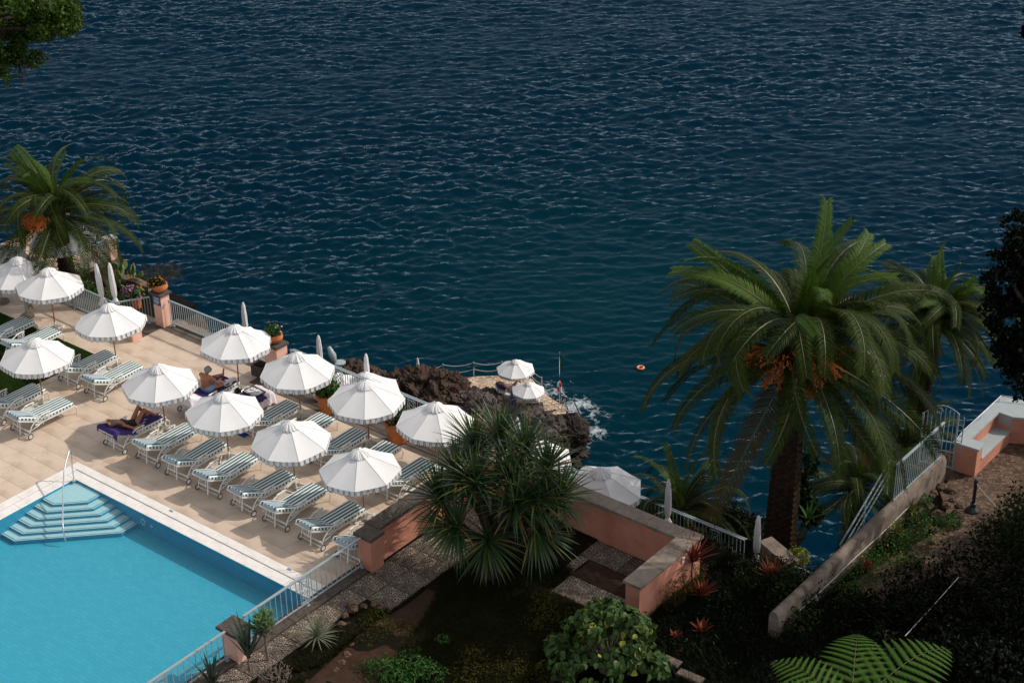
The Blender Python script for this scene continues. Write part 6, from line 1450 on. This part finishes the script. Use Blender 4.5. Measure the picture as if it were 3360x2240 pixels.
# float and boat
p = un(2102, 1208, SEA + .05); t = thing('ring_float', 'peach coloured ring float on the sea left of the large palm', 'float', p)
MB().tube([(.20 * math.cos(a), .20 * math.sin(a), .05) for a in np.linspace(0, 6.2832, 21)], .07, 8, cap=False).build('ring', 'buoy_orange', t, smooth=True)
a_, b_ = un(2815, 1178, SEA), un(2890, 1262, SEA); d_ = b_ - a_; t = thing('motor_boat', 'white boat half hidden behind the fronds of the large palm', 'boat', (a_ + b_) / 2, math.atan2(d_.y, d_.x))
Lb = d_.length * 1.15; m_ = MB(); V = []; ns = 12
for i in range(ns + 1):
    s = i / ns; x = (s - .5) * Lb; w = .82 * (1 - max(0, (s - .55) / .45) ** 2.2) + .02; z = .55 + .18 * s
    V += [(x, -w, z), (x, -w * .75, .05), (x, 0, -.15), (x, w * .75, .05), (x, w, z), (x, w * .85, z - .02), (x, 0, z - .30 if s < .6 else z + .02), (x, -w * .85, z - .02)]
F = [(i * 8 + j_, i * 8 + (j_ + 1) % 8, (i + 1) * 8 + (j_ + 1) % 8, (i + 1) * 8 + j_) for i in range(ns) for j_ in range(8)] + [tuple(range(8)), tuple(ns * 8 + j_ for j_ in range(7, -1, -1))]
m_.add(V, F); m_.build('hull', 'boat_white', t, smooth=True)
MB().box((-.3, -.5, .3), (.3, .5, .95), bev=.12).build('console', 'boat_white', t); MB().box((-.31, -.42, .6), (.33, .42, .85)).build('windscreen', 'glassblack', t)
for s in (-1, 1):
    m_ = MB()
    for i in range(6): m_.lathe([(0, -.1), (.1, -.06), (.12, 0), (.1, .06), (0, .1)], 8, ((i - 2.5) * Lb / 7, s * .86, .42))
    m_.build('fender', 'sheet', t)

# ================================================================== closed parasols
def closed_parasol(label, p, lean=(0, 0), first=[None], H=2.36, cloth=1.36):
    if first[0] is None:
        t = thing('closed_parasol', label, 'parasol', p, group='closed white parasols')
        wob = lambda a, z: 1 + .16 * math.sin(a * 8 + z * 3) + .05 * math.sin(a * 3)
        MB().lathe([(.105, H - cloth - .14), (.075, H - cloth - .02), (.05, H - cloth + .05), (.085, H - cloth + .18), (.095, H - .9), (.085, H - .5), (.06, H - .15), (.03, H - .02), (0, H + .02)], 40, wob=wob).build('furled_canopy', 'canvas', t, smooth=True)
        MB().lathe([(.13, H - cloth - .20), (.10, H - cloth - .10), (.055, H - cloth + .02)], 40, wob=lambda a, z: 1 + .22 * math.sin(a * 9)).build('furled_valance', 'canvas', t, smooth=True)
        MB().tube([(0, 0, 0), (0, 0, H)], .022, 8).build('pole', 'white_metal', t)
        MB().lathe([(.22, 0), (.23, .05), (.19, .08), (.04, .085), (0, .085)], 18).build('base', 'tan_stone', t)
        first[0] = t; o = t
    else: o = dup(first[0], p, 0, label)
    o.location = p; o.rotation_euler = (lean[0], lean[1], random.uniform(0, 6)); return o
def cl_at(px, py, zt, z0): q = un(px, py, zt); return Vector((q.x, q.y, z0))
closed_parasol('closed white parasol rising behind the wind-ruffled open parasol', cl_at(797, 992, .36, -2))
closed_parasol('closed white parasol standing between the middle open parasols and the grey seat', cl_at(1044, 1100, .36, -2))
closed_parasol('closed white parasol seen directly above the back-row parasol by the big pots', cl_at(1200, 1160, .36, -2))
closed_parasol('closed white parasol beyond the brown lava rocks', un(1374, 1262, -24.6) + Vector((0, 0, -.5)))
closed_parasol('closed white parasol top showing above the pandanus', cl_at(1698, 1370, .36, -2))
closed_parasol('left one of two closed parasols leaning by the cactus bed railing', cl_at(341, 990, .86, 0), (0, -.05))
closed_parasol('right one of two closed parasols by the cactus bed railing', cl_at(381, 993, .86, 0), (0, -.03))
closed_parasol('closed white parasol on the lower terrace in front of the small palm', cl_at(2194, 1572, .36, -2))
closed_parasol('closed white parasol among the scrub left of the big palm trunk', cl_at(2489, 1697, .30, -2))
q = un(1757, 1454, .26); put_parasol(q.x, q.y, -2, 20, 'open white parasol glimpsed through the right side of the pandanus', 1)
q = un(1973, 1556, .26); put_parasol(q.x, q.y, -2, 12, 'open white parasol on the lower terrace just behind the tan coping', 0, scale=1.08)
q = un(1193, 1231, .20); put_parasol(q.x, q.y, -2.05, 30, 'open white parasol below the sea railing, behind the back-row parasol', 2)
q = un(1110, 1236, .10); put_parasol(q.x, q.y, -2.1, 5, 'open white parasol below the sea railing, left of the grey seat pole', 1)
q = un(1692, 1184, PZ + 2.26); put_parasol(q.x, q.y, PZ + .03, 25, 'open white parasol at the outer rim of the bathing platform', 2)
q = un(1731, 1255, PZ + 2.0); put_parasol(q.x, q.y, PZ + .03, 20, 'smaller open white parasol over the two sunbathers on the platform', 3, scale=.86)
q = un(190, 700, pz + 2.2); q2 = un(200, 735, pz + 2.26); put_parasol(q2.x, q2.y, pz, 10, 'open white parasol on the far left terrace behind the palm', 3)

# ================================================================== pots, planters
def pot(label, p, r, h, plant, n=900, L_=.13, w=.045, fl=('flower_pink', 60), name='flower_pot', straps=0, bowl=False, tilt=0, pm_='terracotta', rim=True, blob=None):
    t = thing(name, label, 'flower pot', p)
    prof = [(r * .68, 0), (r * .74, h * .08), (r * .95, h * .78), (r * .97, h * .82), (r * 1.06, h * .84), (r * 1.08, h), (r * .93, h), (r * .9, h * .86), (0, h * .85)]
    if bowl: prof = [(r * .45, 0), (r * .7, h * .15), (r * .96, h * .5), (r, h * .72), (r * .9, h * .9), (r * .95, h), (r * .82, h), (r * .8, h * .88), (0, h * .87)]
    MB().lathe(prof, 24).build('pot', pm_, t, smooth=True)
    rng = np.random.default_rng(n); bl = blob or [(0, 0, h + .12, r * 1.05, r * 1.05, .2), (r * .4, 0, h + .2, r * .8, r * .8, .2)]
    V, F = foliage_np(n, bl, L_, w, rng, hollow=.3); stuff(link('foliage', np_mesh('foliage', V, F, plant), t))
    if fl: V, F = foliage_np(fl[1], bl, .07, .035, rng, hollow=.95); stuff(link('blossoms', np_mesh('blossoms', V, F, fl[0]), t))
    for k in range(straps):
        m_ = MB(); a = k * 2.4; th = .25 + .5 * random.random(); d = Vector((math.sin(th) * math.cos(a), math.sin(th) * math.sin(a), math.cos(th))); sword(m_, Vector((0, 0, h * .85)), d, random.uniform(.5, .8), .055, .5); m_.build('leaf', 'herb', t)
    if tilt: t.rotation_euler = (tilt, -tilt, 0)
    return t
p = un(1079, 1352, 0); pot('big terracotta pot with broad green leaves, left one on the basalt walk', p, .36, .72, 'herb', straps=14, fl=('flower_red', 70))
p = un(1306, 1447, 0); pot('big terracotta pot with pink flowers, right one on the basalt walk', p, .38, .78, 'herb', straps=10)
p = un(1048, 1311, 0); t = thing('urn', 'small round whitish urn beside the left big pot', 'urn', p); MB().lathe([(.08, 0), (.16, .08), (.19, .2), (.15, .32), (.08, .37), (.09, .40), (0, .40)], 20).build('body', 'coping', t, smooth=True)
pot('terracotta bowl of yellow-green flowers on the pink sign pillar', (-5.0, 7.90, 1.262), .27, .30, 'ivy_leaf', bowl=True, n=700, L_=.08, w=.03, fl=('flower_orange', 60), blob=[(-.08, -.05, .36, .26, .24, .15), (-.25, -.1, .22, .16, .16, .14)])
pot('terracotta bowl with red and green foliage on the middle pink pillar', (.86, 7.62, 1.302), .26, .30, 'herb', bowl=True, n=900, L_=.08, w=.03, fl=('flower_pink', 40), blob=[(-.05, -.02, .42, .26, .26, .22), (-.16, -.08, .24, .18, .18, .16)])
p = un(441, 1012, 0); pot('orange pot half hidden by the lilac flowers in the cactus bed', (p.x, p.y + .12, -.03), .20, .42, 'herb', n=200, fl=('flower_lilac', 60))
p = un(858, 1228, 0); t = thing('planter_box', 'dark square planter box under the middle pink pillar', 'planter', p); MB().box((-.24, -.22, 0), (.24, .22, .38), bev=.015).build('box', 'basalt', t); MB().box((-.2, -.18, .38), (.2, .18, .384)).build('earth', 'soil', t)
p = un(650, 1000, 0)
# pedestal seat beyond the railing
q = un(1121, 1262, -2.0); hh = crown_h(q, 1118, 1190); t = thing('pedestal_seat', 'grey metal seat on a tall pole beyond the sea railing', 'seat', q)
MB().tube([(0, 0, 0), (0, 0, hh)], .045, 8).build('pole', 'rail_paint', t); MB().lathe([(.0, hh - .03), (.19, hh - .02), (.2, hh + .03), (0, hh + .04)], 18).build('seat', 'rail_paint', t)
m_ = MB(); m_.tube([Vector((RIGHT.x, RIGHT.y, 0)) * -.17 + Vector((0, 0, hh + .02)), Vector((RIGHT.x, RIGHT.y, 0)) * -.24 + Vector((0, 0, hh + .3)), Vector((RIGHT.x, RIGHT.y, 0)) * -.34 + Vector((0, 0, hh + .62))], [.07, .13, .07], 8); m_.build('backrest', 'rail_paint', t, smooth=True)

# ================================================================== people
def body(name, caps, mat, parent, vox=.012, smooth=4):
    """one continuous skin grown over tapered capsules"""
    m_ = MB()
    for (a_, b_, r0, r1) in caps:
        a_, b_ = Vector(a_), Vector(b_); d = b_ - a_; n = 5
        pts = []; rs = []
        if d.length < 1e-4: d = Vector((0, 0, 1e-3)); b_ = a_ + d
        u_ = d.normalized()
        for s in (-.98, -.7, -.35): pts.append(a_ + u_ * r0 * s); rs.append(r0 * math.sqrt(1 - s * s))
        for i in range(n + 1): pts.append(a_.lerp(b_, i / n)); rs.append(lerp(r0, r1, i / n))
        for s in (.35, .7, .98): pts.append(b_ + u_ * r1 * s); rs.append(r1 * math.sqrt(1 - s * s))
        m_.tube(pts, rs, 12)
    o = m_.build(name, mat, parent, smooth=True)
    r_ = o.modifiers.new('skin', 'REMESH'); r_.mode = 'VOXEL'; r_.voxel_size = vox; r_.use_smooth_shade = True
    s_ = o.modifiers.new('soft', 'SMOOTH'); s_.iterations = smooth; s_.factor = .5
    return o
def hand(palm, dir_, nrm, s=1.0, curl=.5):
    """palm block plus five bent fingers"""
    d = Vector(dir_).normalized(); n = Vector(nrm); n = (n - d * n.dot(d)).normalized(); sd_ = d.cross(n); P = Vector(palm); c = [(P, P + d * .075 * s, .030 * s, .032 * s), (P + sd_ * .015, P + d * .07 * s + sd_ * .022, .022, .022), (P - sd_ * .015, P + d * .07 * s - sd_ * .022, .022, .022)]
    for k, (o_, L_) in enumerate(((-.033, .062), (-.011, .075), (.011, .080), (.033, .070))):
        b0 = P + d * .085 * s + sd_ * o_ * s; b1 = b0 + d * L_ * .5 * s - n * L_ * .2 * curl; b2 = b1 + d * L_ * .35 * s - n * L_ * .55 * curl; c += [(b0, b1, .0095, .009), (b1, b2, .009, .0075)]
    t0 = P + d * .02 - sd_ * .03; t1 = t0 + d * .035 - sd_ * .035; c += [(t0, t1, .013, .011), (t1, t1 + d * .03 - sd_ * .005, .011, .008)]
    return c
def foot(ankle, toe): a_, b_ = Vector(ankle), Vector(toe); return [(a_, a_ + Vector((0, 0, -.03)), .038, .036), (a_ + Vector((0, 0, -.025)), b_, .035, .024), (a_ + (a_ - b_).normalized() * .04 + Vector((0, 0, -.03)), a_ + Vector((0, 0, -.03)), .03, .034)]
# --- woman lying with knees raised (lounger frame: y towards the foot end, x to the picture's right)
WL = Vector((.52 - .455, 1.49, 0))
t = thing('person', 'woman in a black swimsuit lying with raised knees on a purple towel', 'person', WL, LOUNGERS[0].rotation_euler[2])
hd = Vector((-.02, .04, .90)); sh_l, sh_r = Vector((-.19, .27, .80)), Vector((.17, .27, .78)); hip = Vector((0, .74, .56)); kl, kr = Vector((-.14, 1.10, .93)), Vector((.09, 1.12, .90)); al, ar = Vector((-.13, 1.36, .53)), Vector((.05, 1.52, .53))
caps = [(hip + Vector((-.07, 0, 0)), hip + Vector((.07, 0, 0)), .105, .105), (hip, (0, .52, .65), .125, .105), ((0, .52, .65), (0, .34, .745), .105, .125), (sh_l, sh_r, .06, .06), ((-.07, .33, .76), (.07, .33, .76), .10, .10), ((0, .24, .81), (-.01, .14, .86), .052, .048), (hd + Vector((0, .02, -.01)), hd + Vector((0, -.04, .02)), .088, .092), (hd + Vector((0, .06, .0)), hd + Vector((0, .075, .03)), .055, .05), (hd + Vector((0, .05, .085)), hd + Vector((0, .062, .075)), .016, .012),
        (hip + Vector((-.09, .02, 0)), kl, .088, .060), (hip + Vector((.09, .02, 0)), kr, .088, .060), (kl, kl.lerp(al, .35), .060, .056), (kl.lerp(al, .35), al, .056, .036), (kr, kr.lerp(ar, .35), .060, .056), (kr.lerp(ar, .35), ar, .056, .036)]
caps += foot(al, al + Vector((-.02, .17, -.03))) + foot(ar, ar + Vector((.03, .17, -.03)))
el = Vector((-.30, .02, .90)); wl = Vector((-.12, -.10, .95)); er = Vector((.36, .46, .66)); wr = Vector((.34, .70, .62))
caps += [(sh_l, el, .046, .038), (el, wl, .036, .026), (sh_r, er, .046, .038), (er, wr, .036, .026)] + hand(wl, (.9, -.1, .1), (0, 0, 1)) + hand(wr, (-.3, .9, 0), (0, 0, 1))
body('body', caps, 'skin_f', t, vox=.009)
body('swimsuit', [(hip + Vector((-.065, 0, .004)), hip + Vector((.065, 0, .004)), .113, .113), (hip + Vector((0, 0, .004)), (0, .52, .655), .135, .116), ((0, .52, .655), (0, .37, .745), .117, .132), ((-.07, .36, .76), (.07, .36, .76), .108, .108)], 'black_cloth', t, vox=.014)
body('hair', [(hd + Vector((0, -.03, -.01)), hd + Vector((0, -.09, -.015)), .098, .085), (hd + Vector((-.05, .0, .02)), hd + Vector((.05, -.02, .02)), .082, .08), (hd + Vector((0, -.02, .055)), hd + Vector((0, -.07, .04)), .07, .07)], 'hair_blond', t, vox=.012)
def sheet_over(name, label, loc, rz, path, x0, x1, mat, amp=.01, hang=0.0, cat='towel', group=None):
    """cloth laid over a lounger: path of (y,z); hang = how far the sides drop"""
    V = []; xs_ = list(np.linspace(x0, x1, 13)); P = []
    for i, (y, z) in enumerate(path):
        row = []
        if hang:
            for q in np.linspace(1, .12, 6): row.append((x0 - .02 - .07 * q - .035 * math.sin(y * 23) * q, y + .02 * q * math.sin(y * 11), z - hang * q))
        for x in xs_: row.append((x, y + .01 * math.sin(x * 17 + i), z + amp * math.sin(x * 13 + y * 9) + amp * .7 * math.sin(x * 29 - y * 21)))
        if hang:
            for q in np.linspace(.12, 1, 6): row.append((x1 + .02 + .07 * q + .035 * math.sin(y * 21 + 1) * q, y + .02 * q * math.sin(y * 13), z - hang * q))
        P.append(row)
    k = len(P[0]); V = [p for r in P for p in r]; F = [(i * k + j_, i * k + j_ + 1, (i + 1) * k + j_ + 1, (i + 1) * k + j_) for i in range(len(P) - 1) for j_ in range(k - 1)]
    o = MB().add(V, F).build(name, mat, None, smooth=True, loc=loc); o.rotation_euler[2] = rz; tag(o, label, cat, group); return o
def dens(path, n=5): return [(lerp(a[0], b[0], s), lerp(a[1], b[1], s)) for a, b in zip(path[:-1], path[1:]) for s in np.linspace(0, 1, n, endpoint=False)] + [path[-1]]
bt = [(-.30, .66), (-.28, .80), (-.22, .865), (-.08, .81), (.10, .725), (.30, .635), (.50, .535)]
sheet_over('towel', 'purple towel over the back rest under the woman', WL, LOUNGERS[0].rotation_euler[2], dens(bt), -.37, .37, 'towel_purple', hang=.10)
sheet_over('towel', 'purple towel spread on the seat under the woman\'s legs', WL, LOUNGERS[0].rotation_euler[2], dens([(.66, .475), (1.2, .475), (1.66, .478)]), -.37, .30, 'towel_purple', amp=.014)
sheet_over('towel', 'crumpled white towel at the foot of the woman\'s lounger', WL, LOUNGERS[0].rotation_euler[2], dens([(1.55, .50), (1.75, .50)]), -.36, .0, 'sheet', amp=.03)

# --- man reading on a covered lounger, and the lounger with the breakfast tray
ML = Vector((.80 - .455, 4.22, 0)); TL = Vector((2.02 - .455, 4.52, 0))
lo1 = dup(L0, ML, .02, 'lounger under white sheet and purple towels with a man reading', 'striped sun loungers round the pool'); lo2 = dup(L0, TL, -.02, 'sheet-covered lounger carrying the breakfast tray', 'striped sun loungers round the pool')
for lo in (lo1, lo2):
    for ch in list(lo.children):
        if ch.name.startswith('towel'): bpy.data.objects.remove(ch)
sheet_over('sheet', 'white sheet hanging over the back of the reading man\'s lounger', ML, .02, dens([(-.30, .55), (-.28, .80), (-.22, .865), (-.08, .81), (.10, .725), (.30, .635), (.50, .54), (.7, .49)]), -.38, .38, 'sheet', hang=.46, cat='sheet')
sheet_over('towel', 'purple towel under the reading man', ML, .02, dens([(.30, .655), (.5, .56), (.72, .505), (1.2, .50), (1.80, .505)]), -.36, .37, 'towel_purple', amp=.012)
sheet_over('sheet', 'white sheet on the foot of the tray lounger reaching the ground', TL, -.02, dens([(1.0, .475), (1.4, .475), (1.78, .475), (1.84, .40), (1.88, .12)]), -.37, .37, 'sheet', hang=.36, cat='sheet')
sheet_over('towel', 'purple towel beside the breakfast tray', TL, -.02, dens([(.55, .50), (1.0, .485), (1.45, .487)]), -.30, .40, 'towel_purple', amp=.012, hang=.08)
sheet_over('sheet', 'folded white cloth beside the tablet at the foot of the man\'s lounger', ML, .02, dens([(1.50, .56), (1.80, .56)]), .05, .36, 'sheet', amp=.03, cat='sheet')
t = thing('person', 'grey-haired man in pale blue shorts sitting and reading on a lounger', 'person', ML, .02)
hip = Vector((-.02, .82, .60)); ch = Vector((.0, .80, .95)); nk = Vector((.01, .86, 1.10)); hd = Vector((.03, .93, 1.22)); sl, sr = Vector((-.20, .82, 1.03)), Vector((.20, .84, 1.03))
kl = Vector((-.22, 1.30, .70)); al = Vector((-.20, 1.72, .62)); kr = Vector((.30, 1.20, .66)); ar = Vector((.02, 1.34, .56))
caps = [(hip + Vector((-.09, 0, 0)), hip + Vector((.09, 0, 0)), .13, .13), (hip, ch.lerp(hip, .45), .15, .15), (ch.lerp(hip, .5), ch, .15, .165), ((-.09, .82, .97), (.10, .83, .97), .12, .12), (sl, sr, .075, .075), (ch + Vector((0, .03, .06)), nk, .07, .06), (nk, hd, .056, .06), (hd + Vector((0, -.03, .02)), hd + Vector((0, .02, .0)), .098, .095), (hd + Vector((.0, .06, -.04)), hd + Vector((.0, .075, -.05)), .06, .05), (hd + Vector((0, .11, -.02)), hd + Vector((0, .118, -.035)), .016, .014),
        (hip + Vector((-.10, .02, 0)), kl, .10, .068), (kl, kl.lerp(al, .4), .066, .06), (kl.lerp(al, .4), al, .06, .04), (hip + Vector((.10, .02, 0)), kr, .10, .068), (kr, kr.lerp(ar, .4), .066, .06), (kr.lerp(ar, .4), ar, .06, .04)]
caps += foot(al, al + Vector((0, .05, .19))) + foot(ar, ar + Vector((-.17, .06, -.02)))
el = Vector((-.30, 1.02, .80)); wl = Vector((-.10, 1.22, .80)); er = Vector((.30, 1.05, .78)); wr = Vector((.15, 1.24, .76))
caps += [(sl, el, .056, .045), (el, wl, .043, .03), (sr, er, .056, .045), (er, wr, .043, .03)] + hand(wl, (.5, .8, -.1), (0, .2, 1)) + hand(wr, (-.3, .9, -.1), (0, .2, 1))
body('body', caps, 'skin', t, vox=.010)
body('shorts', [(hip + Vector((-.09, 0, -.005)), hip + Vector((.09, 0, -.005)), .142, .142), (hip + Vector((0, 0, .0)), hip + Vector((0, 0, .08)), .155, .155), (hip + Vector((-.10, .02, 0)), kl.lerp(hip, .40), .115, .10), (hip + Vector((.10, .02, 0)), kr.lerp(hip, .40), .115, .10)], 'denim', t, vox=.015)
body('hair', [(hd + Vector((0, -.05, .035)), hd + Vector((0, -.0, .06)), .092, .088), (hd + Vector((-.05, -.03, .02)), hd + Vector((.05, -.03, .02)), .085, .085), (hd + Vector((0, -.07, -.02)), hd + Vector((0, -.05, .02)), .075, .08)], 'hair_grey', t, vox=.013)
m_ = MB(); 
for s in (-1, 1): m_.tube([hd + Vector((s * .035, .098, .015)), hd + Vector((s * .06, .09, .01)), hd + Vector((s * .097, .02, .015))], [.018, .02, .006], 6)
m_.build('sunglasses', 'glassblack', t)
t = thing('magazine', 'open magazine in front of the reading man', 'magazine', ML + Vector((.03, 1.40, .53)), .25)
MB().add([(-.2, -.13, .02), (0, -.13, 0), (0, .13, 0), (-.2, .13, .03)], [(0, 1, 2, 3)]).build('left_page', 'paper', t); MB().add([(0, -.13, 0), (.2, -.13, .02), (.2, .13, .03), (0, .13, 0)], [(0, 1, 2, 3)]).build('right_page', 'paper', t)
t = thing('tablet', 'white-framed tablet with dark screen lying on the purple towel', 'tablet', ML + Vector((.22, 1.46, .525)), -.3)
MB().box((-.095, -.125, 0), (.095, .125, .009), bev=.002).build('case', 'sign_white', t); MB().box((-.078, -.10, .009), (.078, .10, .0105)).build('screen', 'glassblack', t)
t = thing('breakfast_tray', 'dark wooden tray of white crockery on the covered lounger', 'tray', TL + Vector((.02, 1.35, .50)), -.05)
MB().box((-.30, -.22, 0), (.30, .22, .012)).build('tray_base', 'china', t)
for a_, b_ in (((-.31, -.23), (.31, -.21)), ((-.31, .21), (.31, .23)), ((-.31, -.21), (-.29, .21)), ((.29, -.21), (.31, .21))): MB().box((a_[0], a_[1], 0), (b_[0], b_[1], .045)).build('rim', 'tray_wood', t)
for (x, y, r) in [(-.15, .08, .075), (.05, .10, .085), (.17, -.06, .09), (-.05, -.10, .07), (-.20, -.09, .05)]: MB().lathe([(r * .5, 0), (r, .03), (r * .97, .034), (r * .5, .012), (0, .012)], 16, (x, y, .013)).build('dish', 'china', t, smooth=True)
t = thing('handbag', 'small dark bag standing by the parasol pole behind the tray', 'bag', (.66, 6.10, .0)); MB().box((-.16, -.08, .0), (.16, .08, .20), bev=.04).build('body', 'glassblack', t); MB().tube([(-.1, 0, .19), (-.07, 0, .30), (.07, 0, .30), (.1, 0, .19)], .010, 6).build('handle', 'glassblack', t)
p = un(795, 1424, 0); t = thing('beach_bag', 'cobalt blue cloth bag lying on the paving under a parasol', 'bag', p)
m_ = MB(); V = []
for i in range(9):
    for j_ in range(7): V.append(((i - 4) * .05, (j_ - 3) * .04, .10 * math.exp(-((i - 4) / 3) ** 2 - ((j_ - 3) / 2.4) ** 2) + .02 * math.sin(i * 2 + j_) ** 2))
m_.add(V, [(i * 7 + j_, (i + 1) * 7 + j_, (i + 1) * 7 + j_ + 1, i * 7 + j_ + 1) for i in range(8) for j_ in range(6)]); m_.build('cloth', 'cobalt', t, smooth=True)

# --- the pair on the bathing platform
for (px, py, rz, lb, who, cloth) in [(1640, 1302, -.75, 'lounger on the bathing platform with a purple towel', 'person in white reclining on the platform lounger nearer the sea', 'sheet'), (1672, 1322, -1.0, 'lounger on the bathing platform under the smaller parasol', 'sunbather lying on the platform lounger beneath the smaller parasol', 'blue_cloth')]:
    q = un(px, py, PZ + .03); lo = dup(L0, q, rz, lb, 'loungers on the bathing platform')
    if 'purple' in lb: sheet_over('towel', 'purple towel on the platform lounger nearer the sea', q, rz, dens([(-.2, .86), (.1, .73), (.5, .54), (1.2, .48), (1.75, .48)]), -.37, .37, 'towel_purple')
    else: sheet_over('towel', 'blue towel hanging off the platform lounger under the smaller parasol', q, rz, dens([(.1, .75), (.45, .58)]), -.38, .38, 'blue_cloth', hang=.62)
    t = thing('person', who, 'person', q, rz); hip = Vector((0, .76, .58)); hd = Vector((0, .02, .92)); sl, sr = Vector((-.2, .28, .80)), Vector((.2, .28, .80))
    kl, kr = (Vector((-.18, 1.15, .95)), Vector((.18, 1.18, .62))) if 'white' in who else (Vector((-.1, 1.2, .62)), Vector((.1, 1.2, .62))); al, ar = Vector((-.16, 1.5, .56)), Vector((.22, 1.62, .56))
    caps = [(hip + Vector((-.08, 0, 0)), hip + Vector((.08, 0, 0)), .12, .12), (hip, (0, .34, .76), .13, .14), (sl, sr, .07, .07), ((0, .25, .82), hd, .055, .06), (hd, hd + Vector((0, -.03, .02)), .1, .1), (hip + Vector((-.09, 0, 0)), kl, .09, .062), (hip + Vector((.09, 0, 0)), kr, .09, .062), (kl, al, .06, .04), (kr, ar, .06, .04)]
    el, er = Vector((-.38, .10, .85)), Vector((.36, .5, .72)); wl, wr = Vector((-.2, -.12, .95)), Vector((.16, .70, .78)); caps += [(sl, el, .05, .04), (el, wl, .038, .03), (sr, er, .05, .04), (er, wr, .038, .03)] + hand(wl, (.8, -.3, 0), (0, 0, 1)) + hand(wr, (-.6, .6, 0), (0, 0, 1)) + foot(al, al + Vector((0, .12, .1))) + foot(ar, ar + Vector((0, .12, .1)))
    body('body', caps, 'skin', t, vox=.012)
    body('clothing', [(hip + Vector((-.08, 0, 0)), hip + Vector((.08, 0, 0)), .132, .132), (hip, (0, .34, .765), .143, .152)] if 'white' in who else [(hip + Vector((-.08, 0, 0)), hip + Vector((.08, 0, 0)), .132, .132), (hip, hip + Vector((0, -.08, .05)), .14, .135)], cloth, t, vox=.016)
    body('hair', [(hd + Vector((0, -.05, .03)), hd + Vector((0, -.06, .0)), .1, .095)], 'hair_blond', t, vox=.014)
# ================================================================== trees beyond the right edge that shade the lower garden
SH = Vector((.70, .92, 1.0))
def shade_tree(label, tgts, h, r, n, base_off=(2.0, 1.0)):
    bl = []
    for (px, py, dh) in tgts:
        p = un(px, py, 0) + SH * (h + dh); bl.append((p.x, p.y, p.z, r, r, r * .8))
    c_ = sum((Vector(b[:3]) for b in bl), Vector()) / len(bl); base = Vector((c_.x + base_off[0], c_.y + base_off[1], .0))
    tree(label, base, (base.x - .3, base.y - .2, c_.z - 1.0), bl, n, .30, .10, 'dark_leaf', hollow=.2)

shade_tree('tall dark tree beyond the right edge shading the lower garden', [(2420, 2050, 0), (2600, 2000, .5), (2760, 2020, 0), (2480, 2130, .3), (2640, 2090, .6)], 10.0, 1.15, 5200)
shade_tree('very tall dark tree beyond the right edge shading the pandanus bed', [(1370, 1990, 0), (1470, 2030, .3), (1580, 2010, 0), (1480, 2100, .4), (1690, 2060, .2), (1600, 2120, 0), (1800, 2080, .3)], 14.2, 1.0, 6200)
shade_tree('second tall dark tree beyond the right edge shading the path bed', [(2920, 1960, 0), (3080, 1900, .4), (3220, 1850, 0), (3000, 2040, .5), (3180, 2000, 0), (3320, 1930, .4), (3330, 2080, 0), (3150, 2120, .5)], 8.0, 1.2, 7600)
